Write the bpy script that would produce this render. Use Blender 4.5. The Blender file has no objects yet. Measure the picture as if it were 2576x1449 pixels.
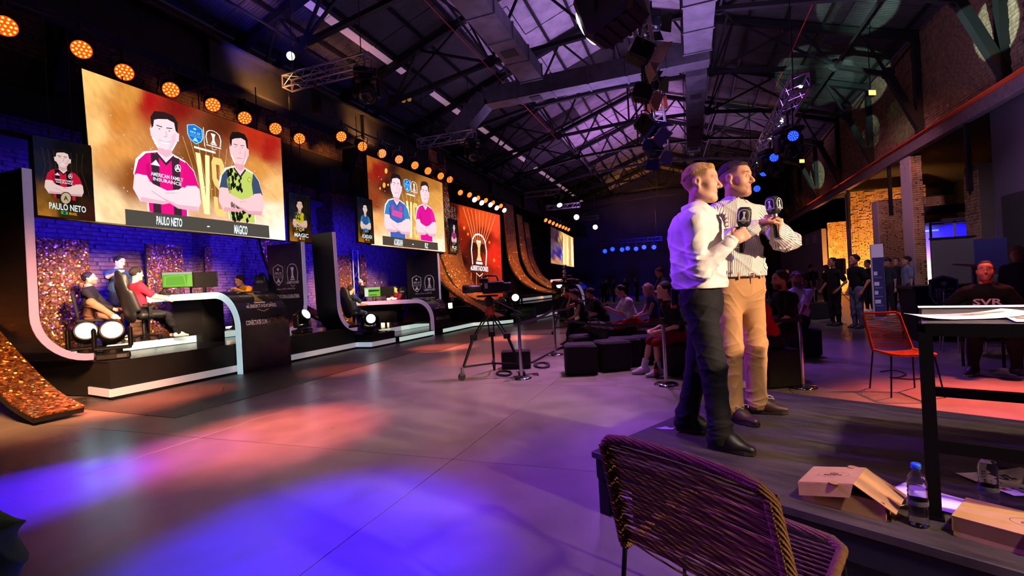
import bpy, math, random
import numpy as np
from mathutils import Euler, Vector, Matrix
random.seed(7)
SC = bpy.context.scene
# ---------------------------------------------------------------- camera (2576 x 1449 frame)
FPX, YAW, PITCH, ROLL, EYE = 1197.0, math.radians(20.48), math.radians(.07), math.radians(2.99), 1.4
_f = np.array([-math.sin(YAW)*math.cos(PITCH), math.cos(YAW)*math.cos(PITCH), math.sin(PITCH)])
_r0 = np.array([math.cos(YAW), math.sin(YAW), 0.]); _u0 = np.cross(_r0, _f)
_r = math.cos(ROLL)*_r0-math.sin(ROLL)*_u0; _u = math.sin(ROLL)*_r0+math.cos(ROLL)*_u0
_p = np.array([0, 0, EYE])
cam = bpy.data.cameras.new('camera'); cam.sensor_width = 36.; cam.lens = 36.*FPX/2576; cam.clip_start = .05; cam.clip_end = 300
camo = bpy.data.objects.new('camera', cam); SC.collection.objects.link(camo); SC.camera = camo
camo.matrix_world = Matrix(((_r[0], _u[0], -_f[0], 0), (_r[1], _u[1], -_f[1], 0), (_r[2], _u[2], -_f[2], EYE), (0, 0, 0, 1)))
# measured positions: where the sight line of a point in the photograph meets a known plane of the hall
def ray(x, y): return _f+_r*(x-1288)/FPX-_u*(y-724.5)/FPX
def onz(x, y, z=0.): d = ray(x, y); return _p+d*(z-_p[2])/d[2]
def onx(x, y, X): d = ray(x, y); return _p+d*(X-_p[0])/d[0]
def ony(x, y, Y): d = ray(x, y); return _p+d*(Y-_p[1])/d[1]
SC.view_settings.view_transform = 'Standard'; SC.view_settings.look = 'None'; SC.view_settings.gamma = 1; SC.view_settings.use_curve_mapping = False
SC.view_settings.exposure = 0.0
SC.cycles.use_denoising = True; SC.cycles.max_bounces = 5; SC.cycles.diffuse_bounces = 2; SC.cycles.glossy_bounces = 2; SC.cycles.transmission_bounces = 5; SC.cycles.use_adaptive_sampling = True; SC.cycles.adaptive_threshold = .12; SC.cycles.adaptive_min_samples = 12
SC.cycles.sample_clamp_indirect = 4.0; SC.cycles.caustics_reflective = False; SC.cycles.caustics_refractive = False
world = bpy.data.worlds.new('world'); SC.world = world; world.use_nodes = True
world.node_tree.nodes['Background'].inputs[0].default_value = (.006, .004, .012, 1); world.node_tree.nodes['Background'].inputs[1].default_value = 1.
# ---------------------------------------------------------------- lights of the hall
def _aim(o, loc, tgt):
    o.location = loc; o.rotation_euler = (Vector(tgt)-Vector(loc)).to_track_quat('-Z', 'Y').to_euler()
def spot(name, loc, tgt, power, col, deg=40, blend=.6, rad=.12):
    l = bpy.data.lights.new(name, 'SPOT'); l.energy = power; l.color = col; l.spot_size = math.radians(deg); l.spot_blend = blend; l.shadow_soft_size = rad
    o = bpy.data.objects.new(name, l); SC.collection.objects.link(o); _aim(o, loc, tgt); return o
def area(name, loc, tgt, sx, sy, power, col, spread=180):
    l = bpy.data.lights.new(name, 'AREA'); l.shape = 'RECTANGLE'; l.size = sx; l.size_y = sy; l.energy = power; l.color = col; l.spread = math.radians(spread)
    o = bpy.data.objects.new(name, l); SC.collection.objects.link(o); _aim(o, loc, tgt); return o
BLUE, VIOLET, ORANGE, RED, WARM, PINK, CYAN = (.015, .008, 1.), (.2, .015, 1.), (1., .22, .04), (1., .08, .05), (1., .72, .45), (1., .45, .55), (.6, .95, 1.)
K = 1.0
# house wash over the open floor (mauve) and violet stage wash from the left
spot('wash_floor', (-1.0, 9., 8.2), (-2.6, 6.6, 0), 3200, (1., .42, .85), 44, 1., .5)
spot('wash_floor_far', (-1.0, 14., 8.2), (-3., 11.5, 0), 1800, (1., .32, .6), 60, .9, .5)
spot('wash_near', (-.9, 2.5, 7.4), (-.2, 4.2, 0), 200, (.9, .42, .8), 60, 1., .5)
spot('violet_left', (-6.8, 4.5, 6.2), (.2, 3.4, 1.2), 4200, VIOLET, 34, .6, .2)
spot('violet_near', (-6.0, 1.0, 6.0), (.0, 1.5, .6), 500, (.4, .06, 1.), 16, .8, .2)
spot('wash_riser', (3.2, -.5, 7.2), (1.4, 3.0, .4), 3600, (1., .78, .64), 24, .9, .3)  # added warm light for the deck, where the table blocks the key
# warm key on the presenters from a lamp stand off to the right
spot('key_right', (6.0, 1.2, 2.9), (.4, 3.4, 1.3), 3300, (1., .68, .45), 27, .6, .12)
spot('key_low', (5.6, -.6, 2.7), (.6, 1.9, .5), 1300, (1., .6, .32), 26, .8, .12)
spot('key_front', (1.5, -3.2, 6.4), (.3, 3.5, 1.5), 160, (1., .5, .55), 30, .7, .15)
# coloured pools on the floor
for px, py, pw, deg, col in ((800, 1385, 16000, 17, (.012, .004, 1.)), (40, 1250, 16000, 13, (.012, .004, 1.)), (395, 1150, 3000, 13, (.3, .01, 1.)), (240, 1200, 1500, 13, (.4, .01, 1.)), (1010, 1260, 1300, 15, (.5, .03, 1.)), (700, 1085, 11500, 18, (1., .17, .13)), (200, 1060, 900, 18, (1., .2, .1)), (530, 1200, 700, 18, (.8, .06, .9))):
    t = onz(px, py, 0); spot('floor_pool', (t[0]*.5-2.4, t[1]+4.2, 7.2), t, pw, col, deg, 1., .1)
for px, py, pw in ((450, 988, 9000), (690, 912, 5000), (860, 930, 2000), (1110, 874, 7000), (1290, 850, 5000), (330, 1020, 5000), (1180, 905, 1200)):
    t = onz(px, py, 0); spot('orange_pool', (t[0]-1.4, t[1]+.3, 5.6), t, pw, (1., .17, .09), 19, 1., .1)
# red spill right of the riser
spot('red_right', (5.2, 9.5, 6.2), (3.0, 6.0, 0), 11000, (1., .14, .09), 27, 1., .2)
spot('violet_right', (1.6, 12., 6.5), (2., 10., 0), 900, (.35, .1, 1.), 60, .9, .3)
spot('violet_mid', (-2.0, 14., 6.5), (-.4, 9., .3), 1400, (.42, .1, 1.), 50, .9, .3)
spot('chair_warm', (5.6, 3.4, 3.4), (2.3, 5.4, .6), 900, (1., .55, .16), 16, .7, .15)
spot('table_warm', (1.8, 5.6, 3.4), (3.6, 7.7, 1.25), 260, (1., .45, .45), 26, .7, .15)  # added small spot to brighten the seated man's face
spot('aisle_fill', (3., 9.5, 7.4), (6.2, 15., 1.4), 1800, (.8, .62, .85), 50, .9, .4)
# blue wash on the left brick wall
for y, pw in ((5.4, 700), (7.9, 700), (10.6, 600), (13.4, 500), (16.0, 400)):
    spot('wall_blue', (-9.9, y, 3.2 if y < 12 else 3.4), (-12.3, y+.3, 2.6), pw, BLUE, 120, .8, .25)
for y in (6.4, 8.6, 12.4, 15.): spot('wall_blue_low', (-11.1, y, .8), (-12.3, y+.2, 2.2), 260, BLUE, 110, .8, .15)
# stage fronts
spot('stage_fill', (-4.5, 4.5, 6.6), (-10.2, 6.8, 1.3), 1500, (1., .85, .8), 24, .7, .25)
spot('stage_fill', (-3.8, 10.5, 6.6), (-10.3, 13.8, 1.1), 1700, (1., .85, .75), 24, .7, .25)
spot('stage_fill', (-5.2, 2.5, 5.), (-9.4, 9.2, 1.7), 700, (1., .9, .95), 16, .7, .2)
spot('stage_fill', (-4.6, 8.5, 5.), (-8.9, 14.9, 1.5), 700, (1., .9, .95), 16, .7, .2)
spot('ribbon_gold', (-3.6, .5, 4.6), (-8.9, 3.85, .6), 8000, (1., .42, .16), 30, .7, .6)  # added gold spots that brighten the ribbons
spot('ribbon_gold', (-4.0, 13.5, 5.), (-9.2, 17.6, 1.6), 9000, (1., .5, .2), 36, .7, .6)
spot('ribbon_gold', (-3.2, 20., 5.), (-8.6, 25., 1.8), 9000, (1., .42, .16), 36, .7, .6)
spot('sequin_warm', (-6.2, 4.6, 3.4), (-11.6, 6.9, 1.8), 9000, (1., .62, .34), 38, .6, .5)  # added warm spots so the sequins catch light
spot('sequin_warm', (-5.6, 10.6, 3.4), (-11.4, 14.2, 1.8), 8000, (1., .62, .34), 30, .6, .5)
# violet up-light on the pale roof sheets, dim over the rest
area('roof_violet', (-1.6, 17., 5.4), (-1.8, 17.2, 12.), 2., 12., 520, (.62, .38, 1.), 130)
area('roof_violet', (-1.6, 32., 5.4), (-1.8, 32., 12.), 2., 12., 650, (.65, .3, .9), 130)
area('roof_fill', (3.0, 13., 5.2), (4.6, 14., 11.), 2., 8., 130, (.5, .38, .8), 140)  # added dim fill so the outer roof slopes show
area('roof_fill', (-5.5, 12., 6.4), (-8., 13., 11.), 2., 8., 70, (.5, .35, .9), 140)
spot('roof_blue', (-9.0, 8., 6.6), (-11.2, 10.5, 10.), 1200, (.05, .05, 1.), 60, .9, .2)
spot('wall_orange', (-8.9, 13.0, 6.2), (-12.3, 13.5, 9.0), 1200, (1., .4, .1), 80, .9, .2)
spot('wall_orange', (-8.9, 9., 6.2), (-12.3, 9.8, 9.0), 1000, (1., .4, .1), 80, .9, .2)
area('ambient_fill', (-2.4, 6., 8.8), (-2.4, 6., 0), 8, 14, 30, (.6, .3, 1.))  # added broad overhead fill for ambience, no fixture behind it
# round light patches thrown on the roof and the upper right wall by the profile lamps
RS = lambda x, y: (lambda d: _p+d*((12.6-3.4/9.9*(0+2.4)-1.4)/(d[2]+d[0]*3.4/9.9)))(ray(x, y))   # meets the right roof slope
for a, b, pw, dg in (((2.2, 12., 5.6), onx(2505, 70, 7.45), 5000, 14), ((2.2, 15., 5.2), onx(2268, 300, 7.45), 1500, 11), ((2.2, 18., 5.2), onx(2192, 330, 7.45), 6000, 9), ((2.2, 24., 5.2), onx(2057, 440, 7.45), 6000, 9), ((2.2, 13., 5.), RS(2048, 182), 9000, 14), ((2.2, 13.6, 5.), RS(2150, 188), 6000, 14), ((2.2, 11., 5.), RS(2155, 5), 9000, 14), ((2.2, 18., 5.), RS(1850, 283), 2500, 10)):
    spot('profile_spot', a, b, pw, (.55, 1., .8) if pw != 1500 else (.2, 1., .25), dg, .12, .03)
# amber on the brick piers of the right aisle, red-orange under the end of the roof
spot('pier_amber', (8.9, 25.6, .5), (8.4, 28., 3.0), 2600, (1., .42, .08), 100, .8, .2)
spot('pier_amber', (9.2, 22.6, .5), (8.6, 24.2, 1.6), 800, (1., .48, .12), 100, .8, .2)
spot('pier_amber', (8.6, 30., .6), (8.2, 33., 2.6), 3200, (1., .42, .08), 100, .8, .2)
spot('pier_pink', (1.0, 13.5, 6.0), (7.8, 21.5, 4.0), 2200, (1., .5, .7), 36, .8, .3)
spot('aisle_violet', (3., 9., 6.), (7.6, 11.5, 4.0), 3200, (.7, .32, .9), 60, .8, .3)
spot('rail_orange', (5.9, 9., 6.6), (7.35, 21., 5.72), 1500, (1., .3, .1), 14, .9, .2)  # added grazing spots that brighten the painted rail flange
spot('rail_orange', (5.9, 24., 6.6), (7.35, 36., 5.72), 1500, (1., .3, .1), 14, .9, .2)
spot('cabin_blue', (9.6, 22.3, 2.9), (9.8, 23.2, 1.0), 260, BLUE, 150, .6, .1)
spot('end_orange', (-2.4, 38., 6.), (-3.4, 47., 10.), 2500, (1., .38, .08), 50, .8, .3)
spot('end_blue', (-2.5, 36., 5.), (-4., 49., 2.8), 5000, (.06, .03, 1.), 80, .9, .3)
# ---------------------------------------------------------------- helpers
def lin(c):
    if isinstance(c, str):
        c = c.lstrip('#'); c = [int(c[i:i+2], 16)/255 for i in (0, 2, 4)]
    return tuple(((v/12.92) if v <= .04045 else ((v+.055)/1.055)**2.4) for v in c[:3])
def L4(c): return (*lin(c), 1.0)
MATS = {}
def mat(name, col='#808080', rough=.6, metal=0., spec=.5, emit=0., ecol=None, bump=None, noise=None, coat=0., attr=None, alpha=None, trans=0., ior=1.45):
    """plain principled material; noise=(scale, colour2, amount), bump=(scale, strength)"""
    if name in MATS: return MATS[name]
    m = bpy.data.materials.new(name); m.use_nodes = True
    nt = m.node_tree; b = nt.nodes['Principled BSDF']
    b.inputs['Base Color'].default_value = L4(col); b.inputs['Roughness'].default_value = rough
    b.inputs['Metallic'].default_value = metal; b.inputs['Specular IOR Level'].default_value = spec
    b.inputs['Coat Weight'].default_value = coat
    if trans: b.inputs['Transmission Weight'].default_value = trans; b.inputs['IOR'].default_value = ior
    if emit:
        b.inputs['Emission Color'].default_value = L4(ecol or col); b.inputs['Emission Strength'].default_value = emit
    tc = None
    def coords():
        return nt.nodes.new('ShaderNodeTexCoord').outputs['Object']
    src = None
    if attr:
        a = nt.nodes.new('ShaderNodeAttribute'); a.attribute_name = attr; src = a.outputs['Color']
        nt.links.new(src, b.inputs['Base Color'])
    if noise:
        n = nt.nodes.new('ShaderNodeTexNoise'); n.inputs['Scale'].default_value = noise[0]; n.inputs['Detail'].default_value = 6
        nt.links.new(coords(), n.inputs['Vector'])
        r = nt.nodes.new('ShaderNodeMapRange'); r.inputs['From Min'].default_value = .35; r.inputs['From Max'].default_value = .65
        r.inputs['To Max'].default_value = noise[2]; nt.links.new(n.outputs['Fac'], r.inputs['Value'])
        mx = nt.nodes.new('ShaderNodeMix'); mx.data_type = 'RGBA'
        nt.links.new(r.outputs['Result'], mx.inputs['Factor'])
        if src: nt.links.new(src, mx.inputs['A'])
        else: mx.inputs['A'].default_value = L4(col)
        mx.inputs['B'].default_value = L4(noise[1]); nt.links.new(mx.outputs['Result'], b.inputs['Base Color'])
    if bump:
        n2 = nt.nodes.new('ShaderNodeTexNoise'); n2.inputs['Scale'].default_value = bump[0]; n2.inputs['Detail'].default_value = 4
        nt.links.new(coords(), n2.inputs['Vector'])
        bp = nt.nodes.new('ShaderNodeBump'); bp.inputs['Strength'].default_value = bump[1]; bp.inputs['Distance'].default_value = .02
        nt.links.new(n2.outputs['Fac'], bp.inputs['Height']); nt.links.new(bp.outputs['Normal'], b.inputs['Normal'])
    MATS[name] = m; return m
def emit_attr(name, strength):
    """light given off by a display, coloured by the picture drawn on it"""
    if name in MATS: return MATS[name]
    m = bpy.data.materials.new(name); m.use_nodes = True; nt = m.node_tree; nt.nodes.clear()
    a = nt.nodes.new('ShaderNodeAttribute'); a.attribute_name = 'Col'
    e = nt.nodes.new('ShaderNodeEmission'); e.inputs['Strength'].default_value = strength
    o = nt.nodes.new('ShaderNodeOutputMaterial')
    nt.links.new(a.outputs['Color'], e.inputs['Color']); nt.links.new(e.outputs[0], o.inputs['Surface'])
    MATS[name] = m; return m

COL = bpy.context.scene.collection
def tag(o, label=None, cat=None, group=None, kind=None):
    if label: o['label'] = label
    if cat: o['category'] = cat
    if group: o['group'] = group
    if kind: o['kind'] = kind
    return o
def thing(name, label, cat, loc=(0, 0, 0), rotz=0., group=None, kind=None):
    o = bpy.data.objects.new(name, None); COL.objects.link(o)
    o.location = loc; o.rotation_euler = (0, 0, rotz); o.empty_display_size = .1
    return tag(o, label, cat, group, kind)
def link(name, me, parent=None, loc=None, rot=None):
    o = bpy.data.objects.new(name, me); COL.objects.link(o)
    if parent is not None: o.parent = parent
    if loc is not None: o.location = loc
    if rot is not None: o.rotation_euler = rot
    return o
def np_mesh(name, V, F, smooth=True):
    """mesh from vertex array and an (n,3|4) face array"""
    V = np.asarray(V, np.float32); F = np.asarray(F, np.int32); k = F.shape[1]
    me = bpy.data.meshes.new(name); me.vertices.add(len(V)); me.vertices.foreach_set('co', V.ravel())
    me.loops.add(F.size); me.loops.foreach_set('vertex_index', F.ravel())
    me.polygons.add(len(F)); me.polygons.foreach_set('loop_start', np.arange(0, F.size, k, dtype=np.int32))
    me.polygons.foreach_set('loop_total', np.full(len(F), k, np.int32))
    me.update(calc_edges=True)
    if smooth: me.polygons.foreach_set('use_smooth', np.ones(len(F), bool))
    return me
def copy_tree(o, parent=None):
    c = o.copy(); COL.objects.link(c)
    if parent is not None: c.parent = parent
    for ch in list(o.children): copy_tree(ch, c)
    return c
V3 = lambda *a: np.array(a, float)
def unit(v):
    v = np.asarray(v, float); n = np.linalg.norm(v); return v/n if n > 1e-9 else v
def frame_of(d, up=(0, 0, 1)):
    d = unit(d); a = np.cross(up, d)
    if np.linalg.norm(a) < 1e-4: a = np.cross((1, 0, 0), d)
    a = unit(a); return a, np.cross(d, a), d
class MB:
    """collects simple solids; build() links them as ONE mesh object"""
    def __init__(s): s.v = []; s.f = []; s.m = []; s.cm = 0; s.sm = []
    def add(s, vs, fs, smooth=False):
        o = len(s.v); s.v += [tuple(map(float, p)) for p in vs]
        s.f += [tuple(i+o for i in f) for f in fs]; s.m += [s.cm]*len(fs); s.sm += [smooth]*len(fs); return s
    def box(s, c, size, rot=None, bev=0.):
        hx, hy, hz = [q/2 for q in size]; c = np.asarray(c, float)
        if bev <= 0:
            P = [(-hx, -hy, -hz), (hx, -hy, -hz), (hx, hy, -hz), (-hx, hy, -hz), (-hx, -hy, hz), (hx, -hy, hz), (hx, hy, hz), (-hx, hy, hz)]
            F = [(0, 3, 2, 1), (4, 5, 6, 7), (0, 1, 5, 4), (1, 2, 6, 5), (2, 3, 7, 6), (3, 0, 4, 7)]
        else:
            b = min(bev, hx*.9, hy*.9, hz*.9); P = []; F = []
            for z, i in ((-hz, b), (-hz+b, 0), (hz-b, 0), (hz, b)):
                x, y = hx-i, hy-i
                P += [(-x+b, -y, z), (x-b, -y, z), (x, -y+b, z), (x, y-b, z), (x-b, y, z), (-x+b, y, z), (-x, y-b, z), (-x, -y+b, z)]
            for r in range(3):
                for j in range(8): F.append((r*8+j, r*8+(j+1) % 8, r*8+8+(j+1) % 8, r*8+8+j))
            F += [tuple(range(7, -1, -1)), tuple(range(24, 32))]
        P = np.array(P)
        if rot is not None:
            R = np.array(Euler(rot).to_matrix()) if len(np.shape(rot)) == 1 else np.asarray(rot); P = P@R.T
        return s.add(P+c, F)
    def cyl(s, a, b, r0, r1=None, n=10, caps=True, smooth=True):
        r1 = r0 if r1 is None else r1; a = np.asarray(a, float); b = np.asarray(b, float); u, v, _ = frame_of(b-a)
        t = np.arange(n)*2*math.pi/n; ring = np.cos(t)[:, None]*u+np.sin(t)[:, None]*v
        P = np.vstack([a+ring*r0, b+ring*r1])
        s.add(P, [(i, (i+1) % n, n+(i+1) % n, n+i) for i in range(n)], smooth)
        if caps: s.add(P, [tuple(range(n-1, -1, -1)), tuple(range(n, 2*n))])
        return s
    def bar(s, a, b, w, h=None, up=(0, 0, 1)):
        h = w if h is None else h; a = np.asarray(a, float); b = np.asarray(b, float); u, v, _ = frame_of(b-a, up)
        Q = [(-w/2, -h/2), (w/2, -h/2), (w/2, h/2), (-w/2, h/2)]
        P = [p+u*x+v*y for p in (a, b) for x, y in Q]
        return s.add(P, [(3, 2, 1, 0), (4, 5, 6, 7)]+[(i, (i+1) % 4, 4+(i+1) % 4, 4+i) for i in range(4)])
    def tube(s, pts, r, n=8, closed=False, smooth=True, caps=True):
        pts = np.asarray(pts, float); m = len(pts); r = np.broadcast_to(np.asarray(r, float), (m,))
        if closed: T = np.roll(pts, -1, 0)-np.roll(pts, 1, 0)
        else: T = np.gradient(pts, axis=0)
        T = T/np.maximum(np.linalg.norm(T, axis=1, keepdims=True), 1e-9)
        u, _, _ = frame_of(T[0]); P = []; t = np.arange(n)*2*math.pi/n
        for i in range(m):
            u = u-T[i]*(u@T[i]); u = unit(u); v = np.cross(T[i], u)
            P.append(pts[i]+r[i]*(np.cos(t)[:, None]*u+np.sin(t)[:, None]*v))
        P = np.vstack(P); F = []
        for i in range(m if closed else m-1):
            j = (i+1) % m
            F += [(i*n+k, i*n+(k+1) % n, j*n+(k+1) % n, j*n+k) for k in range(n)]
        s.add(P, F, smooth)
        if caps and not closed: s.add(P, [tuple(range(n-1, -1, -1)), tuple((m-1)*n+k for k in range(n))])
        return s
    def lathe(s, prof, n=20, o=(0, 0, 0), axis=(0, 0, 1), smooth=True):
        u, v, d = frame_of(axis); o = np.asarray(o, float); t = np.arange(n)*2*math.pi/n; P = []
        ring = np.cos(t)[:, None]*u+np.sin(t)[:, None]*v
        for r, z in prof: P.append(o+d*z+ring*max(r, 1e-4))
        F = [(i*n+k, i*n+(k+1) % n, (i+1)*n+(k+1) % n, (i+1)*n+k) for i in range(len(prof)-1) for k in range(n)]
        P = np.vstack(P); s.add(P, F, smooth)
        s.add(P, [tuple(range(n-1, -1, -1)), tuple((len(prof)-1)*n+k for k in range(n))]); return s
    def prism(s, poly, d, smooth=False):
        """polygon of 3-D points swept by vector d"""
        poly = np.asarray(poly, float); n = len(poly); d = np.asarray(d, float)
        P = np.vstack([poly, poly+d])
        nrm = sum(np.cross(poly[i], poly[(i+1) % n]) for i in range(n))
        flip = nrm@d > 0
        caps = [tuple(range(n-1, -1, -1)), tuple(range(n, 2*n))] if flip else [tuple(range(n)), tuple(range(2*n-1, n-1, -1))]
        side = [(i, (i+1) % n, n+(i+1) % n, n+i) if flip else (n+i, n+(i+1) % n, (i+1) % n, i) for i in range(n)]
        s.add(P, caps); return s.add(P, side, smooth)
    def ball(s, c, r, n=10, m=6, sq=(1, 1, 1)):
        P = []; c = np.asarray(c, float)
        for i in range(m+1):
            th = math.pi*i/m
            for k in range(n):
                ph = 2*math.pi*k/n; P.append(c+r*np.array(sq)*(math.sin(th)*math.cos(ph), math.sin(th)*math.sin(ph), -math.cos(th)))
        return s.add(P, [(i*n+k, i*n+(k+1) % n, (i+1)*n+(k+1) % n, (i+1)*n+k) for i in range(m) for k in range(n)], True)
    def mesh(s, name, mats=None):
        me = bpy.data.meshes.new(name); me.from_pydata(s.v, [], s.f)
        for q in (mats if isinstance(mats, (list, tuple)) else [mats]):
            if q is not None: me.materials.append(q)
        me.polygons.foreach_set('material_index', s.m); me.polygons.foreach_set('use_smooth', s.sm); me.update(); return me
    def build(s, name, mats, parent=None, loc=None, rot=None): return link(name, s.mesh(name, mats), parent, loc, rot)

# ---- lettering and flat print -------------------------------------------
_TXT = {}
def text2d(txt):
    """outline of a word as (verts2d in a 0..1 box, faces, aspect)"""
    if txt not in _TXT:
        cu = bpy.data.curves.new('t', 'FONT'); cu.body = txt; cu.resolution_u = 2; cu.offset = .026
        ob = bpy.data.objects.new('t', cu); me = bpy.data.meshes.new_from_object(ob)
        v = np.array([x.co[:2] for x in me.vertices]); f = [tuple(p.vertices) for p in me.polygons]
        lo, hi = v.min(0), v.max(0); _TXT[txt] = ((v-lo)/(hi-lo), f, (hi[0]-lo[0])/(hi[1]-lo[1]))
        bpy.data.objects.remove(ob); bpy.data.curves.remove(cu); bpy.data.meshes.remove(me)
    return _TXT[txt]
class Print:
    """flat artwork on one surface: coloured polygons in thin layers. P maps (x, y, layer) to a 3-D point"""
    def __init__(s, P): s.P = P; s.v = []; s.f = []; s.c = []; s.z = 0
    def poly(s, pts, col, lay=None, raw=False):
        lay = s.z if lay is None else lay; o = len(s.v); s.v += [tuple(s.P(x, y, lay)) for x, y in pts]
        s.f.append(tuple(range(o, o+len(pts)))); s.c.append(col if raw else lin(col)); return s
    def ell(s, x, y, rx, ry, col, n=14, lay=None, a0=0, rot=0, raw=False):
        q = [(rx*math.cos(t), ry*math.sin(t)) for t in [2*math.pi*i/n for i in range(n)]]; c, k = math.cos(rot), math.sin(rot)
        return s.poly([(x+a*c-b*k, y+a*k+b*c) for a, b in q], col, lay, raw)
    def stroke(s, pts, w, col, lay=None, raw=False):
        for a, b in zip(pts[:-1], pts[1:]):
            a = V3(*a); b = V3(*b); d = unit(b-a); n = V3(-d[1], d[0])*w/2; d = d*w*.3
            s.poly([a-d+n, a-d-n, b+d-n, b+d+n], col, lay, raw)
        return s
    def text(s, t, box, col, lay=None, raw=False):
        """box: four corners (bottom-left, bottom-right, top-right, top-left)"""
        lay = s.z if lay is None else lay; v, f, _ = text2d(t); A, B, C_, D = [V3(*q) for q in box]; o = len(s.v)
        for a, b in v:
            q = A*(1-a)*(1-b)+B*a*(1-b)+C_*a*b+D*(1-a)*b; s.v.append(tuple(s.P(q[0], q[1], lay)))
        for g in f: s.f.append(tuple(i+o for i in g)); s.c.append(col if raw else lin(col))
        return s
    def build(s, name, m, parent=None):
        me = bpy.data.meshes.new(name); me.from_pydata(s.v, [], s.f); a = me.color_attributes.new('Col', 'FLOAT_COLOR', 'CORNER')
        buf = []
        for c, f in zip(s.c, s.f): buf += [c[0], c[1], c[2], 1.]*len(f)
        a.data.foreach_set('color', buf); me.materials.append(m); me.update(); return link(name, me, parent)
def picture_grid(name, P, x0, y0, x1, y1, pts, m, parent, nx=48, ny=30, quad=None, seed=0, rough=.12, power=3.4):
    """a display's soft background: colours blended between the given points (x, y, hex)"""
    rng = np.random.default_rng(seed)
    gx, gy = np.meshgrid(np.linspace(0, 1, nx), np.linspace(0, 1, ny))
    if quad is not None:
        A, B, C_, D = [V3(*q) for q in quad]
        XY = (A*((1-gx)*(1-gy))[..., None]+B*(gx*(1-gy))[..., None]+C_*(gx*gy)[..., None]+D*((1-gx)*gy)[..., None])
    else: XY = np.stack([x0+(x1-x0)*gx, y0+(y1-y0)*gy], -1)
    cols = np.array([lin(c) for _, _, c in pts]); pp = np.array([(a, b) for a, b, _ in pts], float)
    wob = XY+np.stack([np.sin(gx*17+gy*9+seed)*12+np.sin(gx*41-gy*23)*6, np.cos(gx*13-gy*19+seed)*12+np.sin(gy*37+gx*29)*6], -1)*rough*4
    d = ((wob[:, :, None, :]-pp)**2).sum(-1)**(power/2)+30
    w = 1/d; c = (w[..., None]*cols).sum(2)/w.sum(2)[..., None]; c *= 1+rng.normal(0, rough*.5, c.shape[:2])[..., None]; c = np.clip(c, 0, 4)
    V = np.array([P(x, y, 0) for x, y in XY.reshape(-1, 2)])
    i = np.arange((ny-1)*nx).reshape(ny-1, nx)[:, :-1].ravel(); F = np.stack([i, i+nx, i+nx+1, i+1], 1)
    me = np_mesh(name, V, F, False); a = me.color_attributes.new('Col', 'FLOAT_COLOR', 'POINT')
    a.data.foreach_set('color', np.hstack([c.reshape(-1, 3), np.ones((nx*ny, 1))]).astype(np.float32).ravel())
    me.materials.append(m); return link(name, me, parent)
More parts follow.
